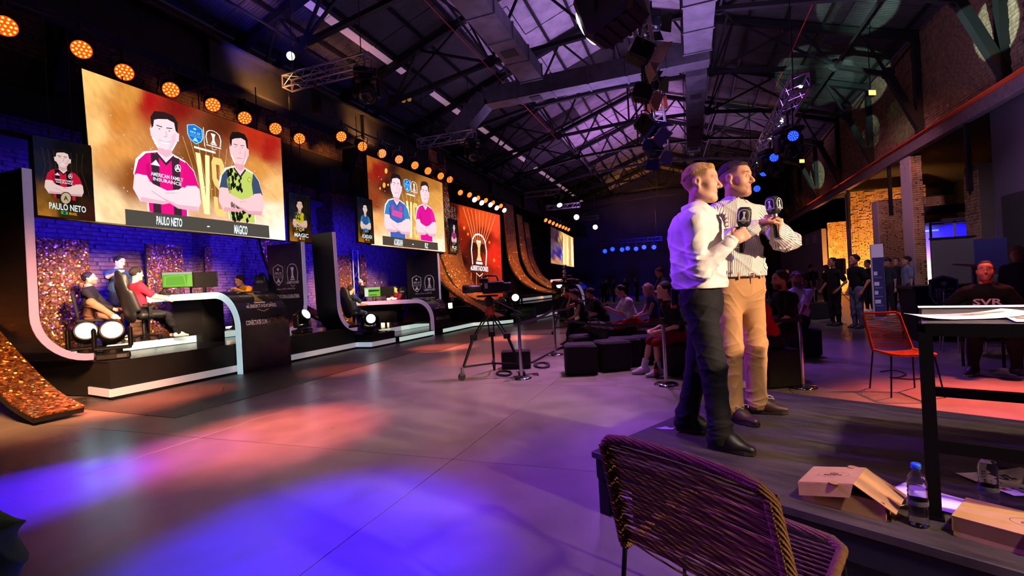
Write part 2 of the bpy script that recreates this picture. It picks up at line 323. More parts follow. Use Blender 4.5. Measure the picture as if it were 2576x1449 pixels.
# ---------------------------------------------------------------- figures: signed-distance bodies turned into one skin
class Sdf:
    def __init__(s): s.p = []
    def cap(s, a, b, r0, r1=None, k=.02, flat=None, op='u'):
        s.p.append(('cap', V3(*a), V3(*b), r0, r0 if r1 is None else r1, k, flat, op)); return s
    def ell(s, c, r, R=None, k=.02, op='u'):
        s.p.append(('ell', V3(*c), V3(*r), np.eye(3) if R is None else np.asarray(R), None, k, None, op)); return s
    def bounds(s):
        lo = np.full(3, 9.); hi = -lo
        for q in s.p:
            if q[7] != 'u': continue
            if q[0] == 'cap': m = max(q[3], q[4])*1.25; a = np.minimum(q[1], q[2])-m; b = np.maximum(q[1], q[2])+m
            else: m = q[2].max(); a = q[1]-m; b = q[1]+m
            lo = np.minimum(lo, a); hi = np.maximum(hi, b)
        return lo, hi
    def field(s, h, disp=None, pad=.03):
        lo, hi = s.bounds(); lo -= pad; hi += pad; n = np.ceil((hi-lo)/h).astype(int)+1
        F = np.full(n, .15, np.float32); ax = [(lo[i]+h*np.arange(n[i])).astype(np.float32) for i in range(3)]
        for q in s.p:
            k = q[5]
            if q[0] == 'cap': m = max(q[3], q[4])*1.25+k+3*h; a = np.minimum(q[1], q[2])-m; b = np.maximum(q[1], q[2])+m
            else: m = q[2].max()+k+3*h; a = q[1]-m; b = q[1]+m
            i0 = np.clip(np.floor((a-lo)/h).astype(int), 0, n); i1 = np.clip(np.ceil((b-lo)/h).astype(int)+1, 0, n)
            if (i1 <= i0).any(): continue
            X, Y, Z = ax[0][i0[0]:i1[0], None, None], ax[1][None, i0[1]:i1[1], None], ax[2][None, None, i0[2]:i1[2]]
            if q[0] == 'cap':
                A, B = q[1], q[2]; d = B-A; L = max(d@d, 1e-9)
                px, py, pz = X-A[0], Y-A[1], Z-A[2]
                t = np.clip((px*d[0]+py*d[1]+pz*d[2])/L, 0, 1)
                vx, vy, vz = px-t*d[0], py-t*d[1], pz-t*d[2]
                if q[6] is not None:
                    nx, sc = q[6]; nx = unit(nx); e = (vx*nx[0]+vy*nx[1]+vz*nx[2])*(1/sc-1)
                    vx, vy, vz = vx+e*nx[0], vy+e*nx[1], vz+e*nx[2]
                D = np.sqrt(vx*vx+vy*vy+vz*vz)-(q[3]+t*(q[4]-q[3]))
                if q[6] is not None and q[6][1] < 1: D = D*(.5+.5*q[6][1])
            else:
                R = q[3]; px, py, pz = X-q[1][0], Y-q[1][1], Z-q[1][2]; r = q[2]
                c = [px*R[0, i]+py*R[1, i]+pz*R[2, i] for i in range(3)]
                k0 = np.sqrt(sum((c[i]/r[i])**2 for i in range(3))); k1 = np.sqrt(sum((c[i]/r[i]**2)**2 for i in range(3)))+1e-6
                D = k0*(k0-1)/k1
            S = F[i0[0]:i1[0], i0[1]:i1[1], i0[2]:i1[2]]
            if q[7] == 'u':
                g = np.maximum(k-np.abs(S-D), 0)/k; np.minimum(S, D, out=D); D = D-g*g*k*.25
            elif q[7] == 's':
                D = -D; g = np.maximum(k-np.abs(S-D), 0)/k; D = np.maximum(S, D)+g*g*k*.25
            else:
                g = np.maximum(k-np.abs(S-D), 0)/k; D = np.maximum(S, D)+g*g*k*.25
            F[i0[0]:i1[0], i0[1]:i1[1], i0[2]:i1[2]] = D
        if disp is not None:
            near = np.abs(F) < .05; idx = np.nonzero(near)
            P = np.stack([ax[i][idx[i]] for i in range(3)], 1); F[idx] += disp(P)
        return F, lo, h
    def mesh(s, name, h, disp=None, cut=None):
        F, lo, h = s.field(h, disp)
        if cut is not None:
            idx = np.nonzero(np.abs(F) < .08); P = lo+h*np.stack(idx, 1); F[idx] = np.maximum(F[idx], cut(P))
        V, Q = nets(F, lo, h); return np_mesh(name, V, Q), V
def nets(F, lo, h):
    n = np.array(F.shape); s = F < 0
    c = s[:-1, :-1, :-1].astype(np.int8)
    for d in ((0, 0, 1), (0, 1, 0), (0, 1, 1), (1, 0, 0), (1, 0, 1), (1, 1, 0), (1, 1, 1)):
        c += s[d[0]:n[0]-1+d[0], d[1]:n[1]-1+d[1], d[2]:n[2]-1+d[2]]
    act = (c > 0) & (c < 8); ids = np.stack(np.nonzero(act), 1); N = len(ids)
    cor = np.array([(a, b, e) for a in (0, 1) for b in (0, 1) for e in (0, 1)])
    val = np.stack([F[ids[:, 0]+a, ids[:, 1]+b, ids[:, 2]+e] for a, b, e in cor], 1)
    acc = np.zeros((N, 3)); cnt = np.zeros(N)
    for i in range(8):
        for j in range(i+1, 8):
            if abs(cor[i]-cor[j]).sum() != 1: continue
            m = (val[:, i] < 0) != (val[:, j] < 0); t = val[m, i]/(val[m, i]-val[m, j])
            acc[m] += cor[i]+t[:, None]*(cor[j]-cor[i]); cnt[m] += 1
    V = lo+h*(ids+acc/cnt[:, None]); mp = np.full(n-1, -1, np.int32); mp[act] = np.arange(N); Q = []
    for ax in range(3):
        o = [(1, 0, 0), (0, 1, 0), (0, 0, 1)]; A = [o[0], o[1], o[2]][ax]; u = np.array(o[(ax+1) % 3]); v = np.array(o[(ax+2) % 3])
        sl0 = tuple(slice(0, n[i]-A[i]) for i in range(3)); sl1 = tuple(slice(A[i], n[i]) for i in range(3))
        e = np.stack(np.nonzero(s[sl0] != s[sl1]), 1); ok = ((e-u-v) >= 0).all(1) & (e < n-1).all(1); e = e[ok]
        g = lambda q: mp[q[:, 0], q[:, 1], q[:, 2]]
        q = np.stack([g(e-u-v), g(e-v), g(e), g(e-u)], 1); neg = s[e[:, 0], e[:, 1], e[:, 2]]
        q[~neg] = q[~neg][:, ::-1]; Q.append(q)
    Q = np.vstack(Q); return V, Q[(Q >= 0).all(1)]

def ik(a, c, l1, l2, pole):
    """middle joint of a two-bone limb from a to c"""
    a, c = V3(*a), V3(*c); d = c-a; L = np.linalg.norm(d); M = (l1+l2)*.999
    if L > M: c = a+d*M/L; d = c-a; L = M
    x = (l1*l1-l2*l2+L*L)/(2*L); y = math.sqrt(max(l1*l1-x*x, 0)); u = d/L; p = V3(*pole); p = unit(p-u*(p@u))
    return a+u*x+p*y, c
def rot3(yaw=0, pitch=0, roll=0):
    """yaw left, pitch up, roll right for a frame x right, y forward, z up"""
    cy, sy, cp, sp, cr, sr = math.cos(yaw), math.sin(yaw), math.cos(pitch), math.sin(pitch), math.cos(roll), math.sin(roll)
    Rz = np.array([[cy, -sy, 0], [sy, cy, 0], [0, 0, 1]]); Rx = np.array([[1, 0, 0], [0, cp, -sp], [0, sp, cp]]); Ry = np.array([[cr, 0, sr], [0, 1, 0], [-sr, 0, cr]])
    return Rz@Rx@Ry
def head_sdf(S, c, R, s=1., fine=True, ears=True):
    T = lambda *p: c+R@(V3(*p)*s)
    E = lambda p, r, k=.02, op='u': S.ell(T(*p), V3(*r)*s, R, k*s, op)
    K = lambda a, b, r0, r1=None, k=.02, op='u', flat=None: S.cap(T(*a), T(*b), r0*s, None if r1 is None else r1*s, k*s, flat, op)
    E((0, -.018, .032), (.077, .099, .09)); E((0, .028, -.03), (.064, .07, .092), .03)
    E((0, .04, .045), (.06, .055, .05), .03)
    for q in (-1, 1):
        K((q*.052, -.004, -.055), (q*.02, .066, -.1), .022, .02, .03)
        E((q*.042, .058, -.022), (.026, .026, .028), .03)
    E((0, .078, -.102), (.028, .024, .022), .02)
    if fine:
        K((-.036, .08, .03), (.036, .08, .03), .016, k=.014)
        for q in (-1, 1): E((q*.033, .101, .01), (.018, .017, .0125), .012, 's')
        for q in (-1, 1): K((q*.047, .072, .016), (q*.02, .085, .017), .006, .005, .006); K((q*.045, .073, -.002), (q*.022, .082, -.004), .005, .005, .006)
    K((0, .09, .018), (0, .117, -.024), .0085, .012, .012); E((0, .116, -.03), (.0135, .0125, .0115), .008)
    if fine:
        for q in (-1, 1): E((q*.014, .1, -.034), (.008, .012, .009), .006)
    K((-.021, .086, -.062), (.021, .086, -.062), .0085, k=.01); K((0, .095, -.061), (0, .095, -.061), .007, k=.01)
    K((-.015, .087, -.076), (.015, .087, -.076), .0095, k=.01)
    if fine: K((-.024, .103, -.0685), (.024, .103, -.0685), .0035, k=.004, op='s')
    if ears:
        for q in (-1, 1):
            E((q*.0765, -.012, .0), (.010, .022, .032), .008)
            if fine: E((q*.088, -.008, .004), (.008, .012, .018), .006, 's'); K((q*.078, 0, -.03), (q*.078, .002, -.034), .008, k=.008)
def hand_sdf(S, w, d, n, t, s=1., curl=(.9, 1.2, .7), spread=.0, thumb=.5, k=.005, far=None):
    """w wrist, d towards the knuckles, n palm normal (side the fingers curl to), t thumb side"""
    d, n = unit(d), unit(n); t = unit(V3(*t)-d*(np.dot(t, d))); n = unit(n-d*(n@d)-t*(n@t))
    S.cap(w, w+d*.03*s, .027*s, .03*s, .015, (n, .75))
    for q in (-1, 0, 1): S.cap(w+d*.03*s+t*q*.018*s, w+d*.088*s+t*q*.026*s, .02*s, .0155*s, .012, (n, .72))
    for i, (o, L, r) in enumerate(((.031, .94, .0092), (.0105, 1.05, .0096), (-.0105, .98, .0092), (-.03, .78, .0082))):
        p = w+d*.088*s+t*o*s; a = 0.; seg = (.043*L, .027*L, .021*L)
        for j in range(3):
            a += curl[j]*(1 if i < 3 else 1.05); e = p+(d*math.cos(a)+n*math.sin(a)+t*o*spread*8)*seg[j]*s
            S.cap(p, e, (r-.0006*j)*s, (r-.0006*(j+1))*s, k); p = e
    p = w+d*.022*s+t*.028*s+n*.006*s
    a1 = unit(d*.62+t*.62+n*(.25+thumb*.5)); a2 = unit(d*.75+t*(.35-thumb*.5)+n*(.35+thumb*.5)); a3 = unit(d*.8+t*(.1-thumb*.7)+n*.35)
    for a, L, r0, r1 in ((a1, .04, .0135, .0115), (a2, .032, .0112, .0102), (a3, .025, .0102, .0085)):
        S.cap(p, p+a*L*s, r0*s, r1*s, k*1.4); p = p+a*L*s
def skin_cols(V, c, R, s, base, lip, brow, stub=None, scalp=None):
    """the colours skin has by itself: lips, brows, shaved beard"""
    P = (V-c)@R/s; col = np.tile(np.array(lin(base)), (len(V), 1))
    def mix(w, q): col[:] = col*(1-w[:, None])+np.array(lin(q))*w[:, None]
    sm = lambda a: np.clip(a, 0, 1)
    x, y, z = P.T; ax = np.abs(x)
    if stub:
        w = sm((-.035-z)/.02)*sm((z+.135)/.02)*sm((y-.0)/.03)*sm(1-(ax*0)); mix(w*stub[1], stub[0])
    mix(sm(1.1-((((ax-.033)/.024)**2+((z-.006)/.017)**2)))*sm((y-.06)/.01)*.35, '#7a4038')   # darker tone around the eyes
    mix(sm(1.25-((x/.023)**2+((z+.068)/.0125)**2))*sm((y-.078)/.006)*.85, lip)
    bz = .034-.10*np.clip(ax-.03, 0, 1)
    mix(sm(1.3-(((ax-.034)/.021)**2+((z-bz)/.0058)**2))*sm((y-.055)/.01)*.9, brow)
    if scalp:
        back = sm((-.018-y)/.02)*sm((z+.05)/.03); side = sm((z-.008-.3*np.clip(y, -.05, .03))/.03)*sm((.05-y+.25*np.clip(z-.05, 0, 1))/.012); topw = sm((z-.082)/.012); w = np.maximum(np.maximum(back, side), topw)*(ax < .0815); mix(sm(w)*scalp[1]*(.6+.4*sm((z+.0)/.06)), scalp[0])
    return col
def put_cols(me, col, name='Col'):
    a = me.color_attributes.get(name) or me.color_attributes.new(name, 'FLOAT_COLOR', 'POINT'); a.data.foreach_set('color', np.hstack([col, np.ones((len(col), 1))]).astype(np.float32).ravel())
SKIN = lambda: mat('skin', rough=.5, spec=.35, attr='Col', bump=(160, .06))
def folds(seed, amp, freq=26., zdir=1., vert=.35):
    """creases of cloth: sharp warped ridges that come and go"""
    rng = np.random.default_rng(seed); ks = [(rng.normal(0, 1, 3)*V3(.5, .5, zdir), rng.uniform(0, 6.3)) for _ in range(4)]
    ks = [(unit(k)*freq*rng.uniform(.6, 1.25), a) for k, a in ks]; ms = [(rng.normal(0, 1, 3)*8, rng.uniform(0, 6.3)) for _ in range(6)]
    def f(P):
        w = [np.sin(P@k+a) for k, a in ms]; out = 0
        for i, (k, a) in enumerate(ks):
            r = 1-np.abs(np.sin(P@k*.5+a+1.3*w[i]+.8*w[(i+2) % 6])); out = out+r**3*np.clip(.35+.75*w[(i+1) % 6], 0, 1)
        return (-amp*(out-.22)).astype(np.float32)
    return f
def person(label, loc, rotz, H=1.76, cat='person', group=None, sit=False, pelvis=None, lean=0., twist=0., head=(0, 0, 0), hands=None, feet=None,
           elbow=((.5, -.6, -.5), (-.5, -.6, -.5)), knee=((.15, 1, .25), (-.15, 1, .25)), skin='#c98f72', hair='#1c1412', hairlen=0., shirt='#15141a', sleeve='short',
           legs='#17181f', leglen='long', shoe='#e8e4e4', sole=None, build=1., res=.017, hcurl=((.4, .5, .3),)*2, cap_=None, beard=None, extra=None, shape=None, socks=None, hat=None, root=None):
    """a clothed figure: local x right, y forward, z up; hands and feet are targets, elbows and knees follow"""
    s = H/1.78; t = root or thing('person', label, cat, loc, rotz, group)
    pz = (.5 if sit else .93*s) if pelvis is None else pelvis[2]
    pel = V3(0, 0, pz) if pelvis is None else V3(*pelvis)
    Rt = rot3(twist, -lean); up = Rt@V3(0, 0, 1); rt = Rt@V3(1, 0, 0); fw = Rt@V3(0, 1, 0)
    chest = pel+up*.34*s; nb = pel+up*.54*s-fw*.005; Rh = rot3(*head); hc = nb+up*.08*s+fw*.02*s+Rh@V3(0, .012, .095)*s
    sh = [pel+up*.462*s+rt*q*.18*s*build for q in (1, -1)]
    hip = [pel+V3(math.cos(twist*.3), math.sin(twist*.3), 0)*q*.092*s for q in (1, -1)]
    if hands is None: hands = ((.24*s, .05, pz-.1), (-.24*s, .05, pz-.1))
    if feet is None: feet = ((.11, .42, .08), (-.11, .42, .08)) if sit else ((.1, 0, .08), (-.1, 0, .08))
    el, wr, kn, an = [], [], [], []
    for i in (0, 1):
        e, w = ik(sh[i], V3(*hands[i][:3]), .295*s, .255*s, Rt@V3(*elbow[i])); el.append(e); wr.append(w)
        k_, a_ = ik(hip[i], V3(*feet[i][:3]), .43*s, .42*s, knee[i]); kn.append(k_); an.append(a_)
    b = build
    fdir = []
    for i in (0, 1):
        ang = feet[i][3] if len(feet[i]) > 3 else 0.; fdir.append(V3(-math.sin(ang), math.cos(ang), feet[i][4] if len(feet[i]) > 4 else 0.))
    def torso(S, g, k=.05):
        S.cap(pel-V3(0, 0, .02)+up*.02, pel+up*.17*s, (.155*b+g)*s, (.148*b+g)*s, k, (fw, .68)); S.cap(pel+up*.17*s, chest+up*.06*s, (.145*b+g)*s, (.158*b+g)*s, k, (fw, .66))
        S.cap(sh[0]-rt*.03-up*.02, sh[1]+rt*.03-up*.02, (.072+g)*s, None, k); S.cap(nb-up*.06, nb+up*.0, (.07+g)*s, (.055+g)*s, k)
    def arm(S, i, g, end=1., k=.025):
        S.cap(sh[i], el[i], (.052*b+g)*s, (.041*b+g)*s, k)
        if end > .5:
            e = el[i]+(wr[i]-el[i])*(end-.5)*2; S.cap(el[i], e, (.041*b+g)*s, (.041*b+(.027-.041*b)*(end-.5)*2+g)*s, k)
    def leg(S, i, g, end=1., k=.035):
        S.cap(hip[i], kn[i], (.085*b+g)*s, (.058*b+g)*s, k, None); e = kn[i]+(an[i]-kn[i])*max(end-.5, 0)*2
        if end > .5: S.cap(kn[i], e, (.057*b+g)*s, (.057*b+(.037-.057*b)*(end-.5)*2+g)*s, k); S.cap(kn[i]*.7+an[i]*.3-V3(*fdir[i])*.015, kn[i]*.55+an[i]*.45-V3(*fdir[i])*.015, (.05+g)*s, None, k)
    S = Sdf(); torso(S, -.012); [arm(S, i, -.006) for i in (0, 1)]; [leg(S, i, -.012) for i in (0, 1)]
    for i in (0, 1): S.cap(an[i], an[i]+unit(fdir[i])*.11*s-V3(0, 0, .045), .03*s, .022*s, .02)
    S.cap(nb-up*.05, hc-Rh@V3(0, .02, .06)*s, .056*s, .049*s, .03); head_sdf(S, hc, Rh, s, res < .009)
    for i in (0, 1):
        q = hands[i]; d = V3(*q[3]) if len(q) > 3 else unit(wr[i]-el[i]); n = V3(*q[4]) if len(q) > 4 else (Rt@V3(-1 if i == 0 else 1, 0, 0)); tt = V3(*q[5]) if len(q) > 5 else Rt@V3(0, .8, .6)
        if res > .011: S.cap(wr[i], wr[i]+unit(d)*.08*s, .03*s, .036*s, .02, (unit(n), .7)); S.cap(wr[i]+unit(d)*.08*s, wr[i]+unit(d)*.12*s+unit(n)*.04, .032*s, .022*s, .02); S.cap(wr[i]+unit(d)*.03*s, wr[i]+unit(d)*.07*s+unit(tt)*.045, .015*s, .013*s, .01)
        else: hand_sdf(S, wr[i], d, n, tt, s, hcurl[i])
    if shape: shape(S, locals())
    me, V = S.mesh('body', res)
    put_cols(me, skin_cols(V, hc, Rh, s, skin, '#a8584e', hair, beard)); me.materials.append(SKIN()); link('body', me, t)
    # clothing
    def cloth(name, S, col, seed, amp, cut=None, m=None, rr=None):
        me, V = S.mesh(name, rr or res, folds(seed, amp) if res < .02 else None, cut)
        me.materials.append(m or mat('cloth_'+str(col).lstrip('#'), col, .85, spec=.2, bump=(220, .15))); return link(name, me, t), V
    hs = abs(hash(label)) % 1000 if False else sum(map(ord, label)) % 997
    if shirt:
        S = Sdf(); torso(S, .012)
        for i in (0, 1): arm(S, i, .016, {'short': .42, 'long': .97, 'none': 0}[sleeve] if sleeve != 'none' else .01) if sleeve != 'none' else None
        if sleeve == 'short':
            for i in (0, 1): S.p[-1 if i else -2] = S.p[-1 if i else -2][:2]+(sh[i]+(el[i]-sh[i])*.72,)+((.062*b)*s+.008, (.056*b)*s+.012)+S.p[-1 if i else -2][5:]
        def cutn(P):
            return np.maximum((P-(nb+up*.015-fw*.0))@(up*.9-fw*.25), 0*P[:, 0]-1)
        cloth('shirt', S, shirt, hs, .012, cutn)
    if legs:
        S = Sdf(); S.cap(pel-V3(0, 0, .03), pel+up*.06, (.16*b)*s, (.155*b)*s, .05, (fw, .7))
        for i in (0, 1): leg(S, i, .013, {'long': .97, 'short': .5, 'three': .72}[leglen])
        cloth('trousers' if leglen == 'long' else 'shorts', S, legs, hs+5, .012)
    for i in (0, 1):
        f = unit(fdir[i]); S = Sdf(); a = an[i]; S.cap(a-f*.05*s-V3(0, 0, .035), a+f*.08*s-V3(0, 0, .04), .042*s, .045*s, .03); S.cap(a+f*.08*s-V3(0, 0, .04), a+f*.17*s-V3(0, 0, .053), .045*s, .03*s, .03, (V3(0, 0, 1), .8)); S.cap(a-f*.03*s, a+f*.05*s-V3(0, 0, .015), .046*s, .046*s, .03)
        me, _ = S.mesh('shoe', min(res, .014)); me.materials.append(mat('shoe_'+shoe.lstrip('#'), shoe, .5)); sho = link('shoe', me, t)
        if sole:
            u = np.cross(f, (0, 0, 1)); m_ = MB(); m_.prism([a+f*y*s+u*x*s-V3(0, 0, .082) for x, y in ((-.035, -.07), (.035, -.07), (.043, .05), (.04, .15), (.015, .195), (-.02, .195), (-.043, .15), (-.04, .05))], (0, 0, .022)); m_.build('sole', mat('sole_'+sole.lstrip('#'), sole, .6), sho)
        if socks: MB().cyl(a+V3(0, 0, .02), a+(kn[i]-a)*.35, .046*s, .052*s, 12).build('sock', mat('sock_'+socks.lstrip('#'), socks, .9), t)
    # hair
    if hair and hairlen is not None:
        S = Sdf(); T = lambda *p: hc+Rh@(V3(*p)*s); g = .008+hairlen*.02
        S.ell(T(0, -.02, .036), V3(.078+g, .1+g, .09+g)*s, Rh, .01)
        if hairlen > 1: S.cap(T(0, -.07, .0), T(0, -.1, -.12*hairlen), .07*s, .05*s, .04)
        def cuth(P):
            q = (P-hc)@Rh/s; x, y, z = q.T
            return np.maximum(.055+.75*np.clip(y-.075, -.2, .1)-z-(0.0 if hairlen <= 1 else 9*(y < -.02)), -.02) if hairlen <= 1 else np.where(y > -.02, .055+.6*(y-.075)-z, -1)
        me, _ = S.mesh('hair', min(res, .012), folds(hs, .012, 60), cuth); me.materials.append(mat('hair_'+hair.lstrip('#'), hair, .6, spec=.3, bump=(120, .5))); link('hair', me, t)
    if beard and res < .03 and len(beard) > 2:
        S = Sdf(); T = lambda *p: hc+Rh@(V3(*p)*s); S.ell(T(0, .04, -.085), V3(.062, .05, .05)*s, Rh, .01)
        me, _ = S.mesh('beard', min(res, .012), folds(hs, .008, 60), lambda P: ((P-hc)@Rh/s)[:, 2]+.058); me.materials.append(mat('hair_'+hair.lstrip('#'), hair, .6)); link('beard', me, t)
    if hat:
        S = Sdf(); T = lambda *p: hc+Rh@(V3(*p)*s); S.ell(T(0, -.018, .05), V3(.092, .115, .095)*s, Rh, .01); S.cap(T(-.03, .1, .05), T(.03, .1, .05), .05*s, None, .02, (Rh@V3(0, 0, 1), .2)); S.cap(T(0, .06, .055), T(0, .13, .045), .06*s, .05*s, .02, (Rh@V3(0, 0, 1), .18))
        me, _ = S.mesh('cap', .01, None, lambda P: .035-((P-hc)@Rh/s)[:, 2]); me.materials.append(mat('cap_'+hat.lstrip('#'), hat, .8)); link('cap', me, t)
    return t, dict(hc=hc, Rh=Rh, nb=nb, up=up, rt=rt, fw=fw, sh=sh, el=el, wr=wr, hip=hip, kn=kn, an=an, pel=pel, s=s)
# ---------------------------------------------------------------- the hall
XL, XR, XM, Y0, Y1, ZE, ZR = -12.3, 7.5, -2.4, -7., 50., 9.2, 12.6
def noise_nodes(m, scale, c1, c2, lo=.35, hi=.65, detail=8, rough_var=None, dist=0.):
    nt = m.node_tree; b = nt.nodes['Principled BSDF']; tc = nt.nodes.new('ShaderNodeTexCoord'); n = nt.nodes.new('ShaderNodeTexNoise'); n.inputs['Scale'].default_value = scale; n.inputs['Detail'].default_value = detail; n.inputs['Distortion'].default_value = dist
    nt.links.new(tc.outputs['Object'], n.inputs['Vector']); r = nt.nodes.new('ShaderNodeValToRGB'); r.color_ramp.elements[0].position = lo; r.color_ramp.elements[1].position = hi
    r.color_ramp.elements[0].color = L4(c1); r.color_ramp.elements[1].color = L4(c2); nt.links.new(n.outputs['Fac'], r.inputs[0]); nt.links.new(r.outputs[0], b.inputs['Base Color'])
    if rough_var:
        q = nt.nodes.new('ShaderNodeMapRange'); q.inputs['To Min'].default_value, q.inputs['To Max'].default_value = rough_var; nt.links.new(n.outputs['Fac'], q.inputs['Value']); nt.links.new(q.outputs[0], b.inputs['Roughness'])
    return n
concrete = mat('polished_concrete', '#8d8680', .3, spec=.5, bump=(1.7, .05)); noise_nodes(concrete, 2.3, '#7d7671', '#938c86', .3, .7, 12, (.22, .4))
brickm = mat('old_brick', '#7a5a4c', .9, spec=.2, bump=(40, .6)); noise_nodes(brickm, 7., '#6a4c40', '#94725f', .3, .7, 8)
mortar = mat('mortar', '#4a423e', .95, spec=.1, bump=(30, .5))
steel_black = mat('black_steel', '#0c0b0e', .55, .2, noise=(6, '#1a1719', .6))
tr_steel = mat('truss_steel', '#141216', .6, .3)
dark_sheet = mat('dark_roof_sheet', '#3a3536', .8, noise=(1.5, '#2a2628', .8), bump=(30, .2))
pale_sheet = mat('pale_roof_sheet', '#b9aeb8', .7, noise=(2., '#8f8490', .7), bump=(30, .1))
# floor: cast slabs with sawn joints
fl = tag(MB().box(((XL+XR)/2+3, 21.5, -.06), (XR-XL+8, Y1-Y0, .1)).build('floor', mortar), kind='structure')
sb = MB().box((0, 0, 0), (2.995, 2.995, .03), bev=.002).mesh('floor_slab', concrete)
for i in range(-4, 6):
    for j in range(-3, 17):
        link('floor_slab', sb, fl, (-1.93+3*i+1.5, 3.53+3*j-1.5, -.015))
# brickwork: every course stands a little proud; the largest ones are separate pieces
def bricks(parent, origin, u, n, W, Hh, bw=.25, bh=.075, gap=.012, proud=.03, near=None, limit=300, seed=0, mt=None, rough=.35):
    """courses on a face: origin lower corner, u along, z up, n outward"""
    rng = random.Random(seed); u, n = unit(u), unit(n); o = V3(*origin); B = []; row = 0; z = 0.
    while z+bh <= Hh+1e-6:
        x = -(row % 2)*bw/2
        while x < W:
            a, b_ = max(x, 0), min(x+bw-gap, W); x += rng.uniform(-.035, .035) if near is None or True else 0
            if b_-a > .04: B.append((a, b_, z, z+bh-gap, proud*(rough+(1.6-rough)*rng.random()*.6)))
            x += bw
        z += bh; row += 1
    key = (lambda q: np.linalg.norm(o+u*(q[0]+q[1])/2+V3(0, 0, (q[2]+q[3])/2)-V3(*near))) if near is not None else (lambda q: 0)
    B.sort(key=key); R = np.stack([u, n, V3(0, 0, 1)], 1); base = {}
    single, rest = (B[:limit], B[limit:]) if near is not None else ([], B)
    for a, b_, z0, z1, d in single:
        kx = round(b_-a, 2)
        if kx not in base: base[kx] = MB().box((0, 0, 0), (kx, .06, bh-gap), bev=.007).mesh('brick', mt or brickm)
        ob = link('brick', base[kx], parent); ob.matrix_local = Matrix.Translation(Vector(o+u*(a+b_)/2+V3(0, 0, (z0+z1)/2)+n*(d-.03)))@Matrix(R.tolist()).to_4x4()
    if rest:
        m = MB()
        for a, b_, z0, z1, d in rest:
            P = [o+u*x+V3(0, 0, zz)+n*dd for dd in (0, d) for x, zz in ((a, z0), (b_, z0), (b_, z1), (a, z1))]; m.add(P, [(4, 5, 6, 7), (0, 1, 5, 4), (1, 2, 6, 5), (2, 3, 7, 6), (3, 0, 4, 7)])
        tag(m.build('brick_courses', mt or brickm, parent), kind='stuff')
wl = tag(MB().box((XL-.2, (Y0+Y1)/2, ZE/2), (.4, Y1-Y0, ZE)).build('wall_left', mortar), kind='structure')
bricks(wl, (XL, 4., .3), (0, 1, 0), (1, 0, 0), 17., 5.6, near=(-12.3, 7.5, 2.6), seed=1, bw=.3, bh=.095)
bricks(wl, (XL, 4., 6.6), (0, 1, 0), (1, 0, 0), 30., 2.5, bw=.3, bh=.095, seed=2)
led = MB().box((XL+.16, 20, 4.72), (.3, 40, .16)); led.build('ledge', mat('ledge_concrete', '#5a5252', .9), wl)
MB().box((XL+.12, 20, 5.55), (.24, 40, .5)).build('band_beam', steel_black, wl)
for y, w, d in ((9.35, .95, .7), (13.95, .95, .7), (19.5, .9, .7)):
    p = MB().box((XL+d/2, y, 3.), (d, w, 6.)).build('brick_pier', mortar, wl)
    bricks(p, (XL+d, y-w/2, .3), (0, 1, 0), (1, 0, 0), w, 4.8, seed=int(y)); bricks(p, (XL, y-w/2, .3), (1, 0, 0), (0, -1, 0), d, 4.8, seed=int(y)+1)
# crane rails on both sides
tag(MB().box((-10.0, 21.5, 6.5), (.5, 57, .06)).box((-10.0, 21.5, 6.95), (.12, 57, .9)).box((-10., 21.5, 7.42), (.5, 57, .06)).build('trim_1', steel_black), kind='structure')
for y in np.arange(-3, 46, 5.4): MB().box((-10.4, y, 6.9), (1.2, .2, .9)).build('bracket', steel_black, bpy.data.objects['trim_1'])
rb = tag(MB().box((XR-.12, 21.5, 5.5), (.2, 57, .34)).build('trim_2', mat('beam_paint', '#6b5560', .7, noise=(8, '#4a3a44', .6))), kind='structure')
MB().box((XR-.2, 21.5, 5.7), (.36, 57, .03)).build('rail_flange', mat('orange_lead_paint', '#d8481c', .6), rb)
# right wall above the rail; openings and cross walls of the aisle below it
wr = tag(MB().box((XR+.2, 21.5, (5.73+ZE)/2), (.4, 57, ZE-5.73)).build('wall_right', mortar), kind='structure')
bricks(wr, (XR, 40., 5.75), (0, -1, 0), (-1, 0, 0), 27., 3.4, bw=.3, bh=.1, seed=5, near=(7.5, 16.5, 7.), limit=200)
wa = tag(MB().box((XR+6.2, 21.5, 3), (.3, 57, 6)).build('wall_aisle', mat('aisle_wall', '#2a2428', .9)), kind='structure')
tag(MB().box((XR+3.2, 21.5, 5.95), (6.4, 57, .2)).build('ceiling_aisle', mat('aisle_wall')), kind='structure')
pal = mat('pale_brick', '#b08a66', .9, spec=.2, bump=(40, .6)); noise_nodes(pal, 3., '#8f6c4c', '#c8a27a', .3, .7, 8)
plas = mat('plaster_edge', '#a793a0', .9, bump=(25, .5))
def cross_wall(nm, x0, x1, y, t, z1, near=None, edge=True):
    w = tag(MB().box(((x0+x1)/2+.02, y+t/2, z1/2), (x1-x0, t, z1)).build(nm, mortar), kind='structure')
    bricks(w, (x0, y, .05), (1, 0, 0), (0, -1, 0), x1-x0, z1-.05, bw=.25, bh=.075, seed=int(y), mt=pal, near=near, limit=150, proud=.055, rough=.05)
    if edge: MB().box((x0-.01, y+t/2, z1/2), (.06, t+.02, z1)).build('plaster_edge', plas, w)
    return w
zt = lambda px, py, Y: ony(px, py, Y)
cross_wall('wall_pier_1', 7.45, 7.75, 20.6, .75, 5.33)
b0 = ony(2208, 505, 24.2); cross_wall('wall_cross_1', b0[0], b0[0]+2.6, 24.2, .6, b0[2], near=(8.2, 24.2, 2.))
c0 = ony(2137, 470, 28.); cross_wall('wall_cross_2', c0[0], c0[0]+3, 28., .7, min(c0[2], 5.3), near=(8.2, 28., 2.5))
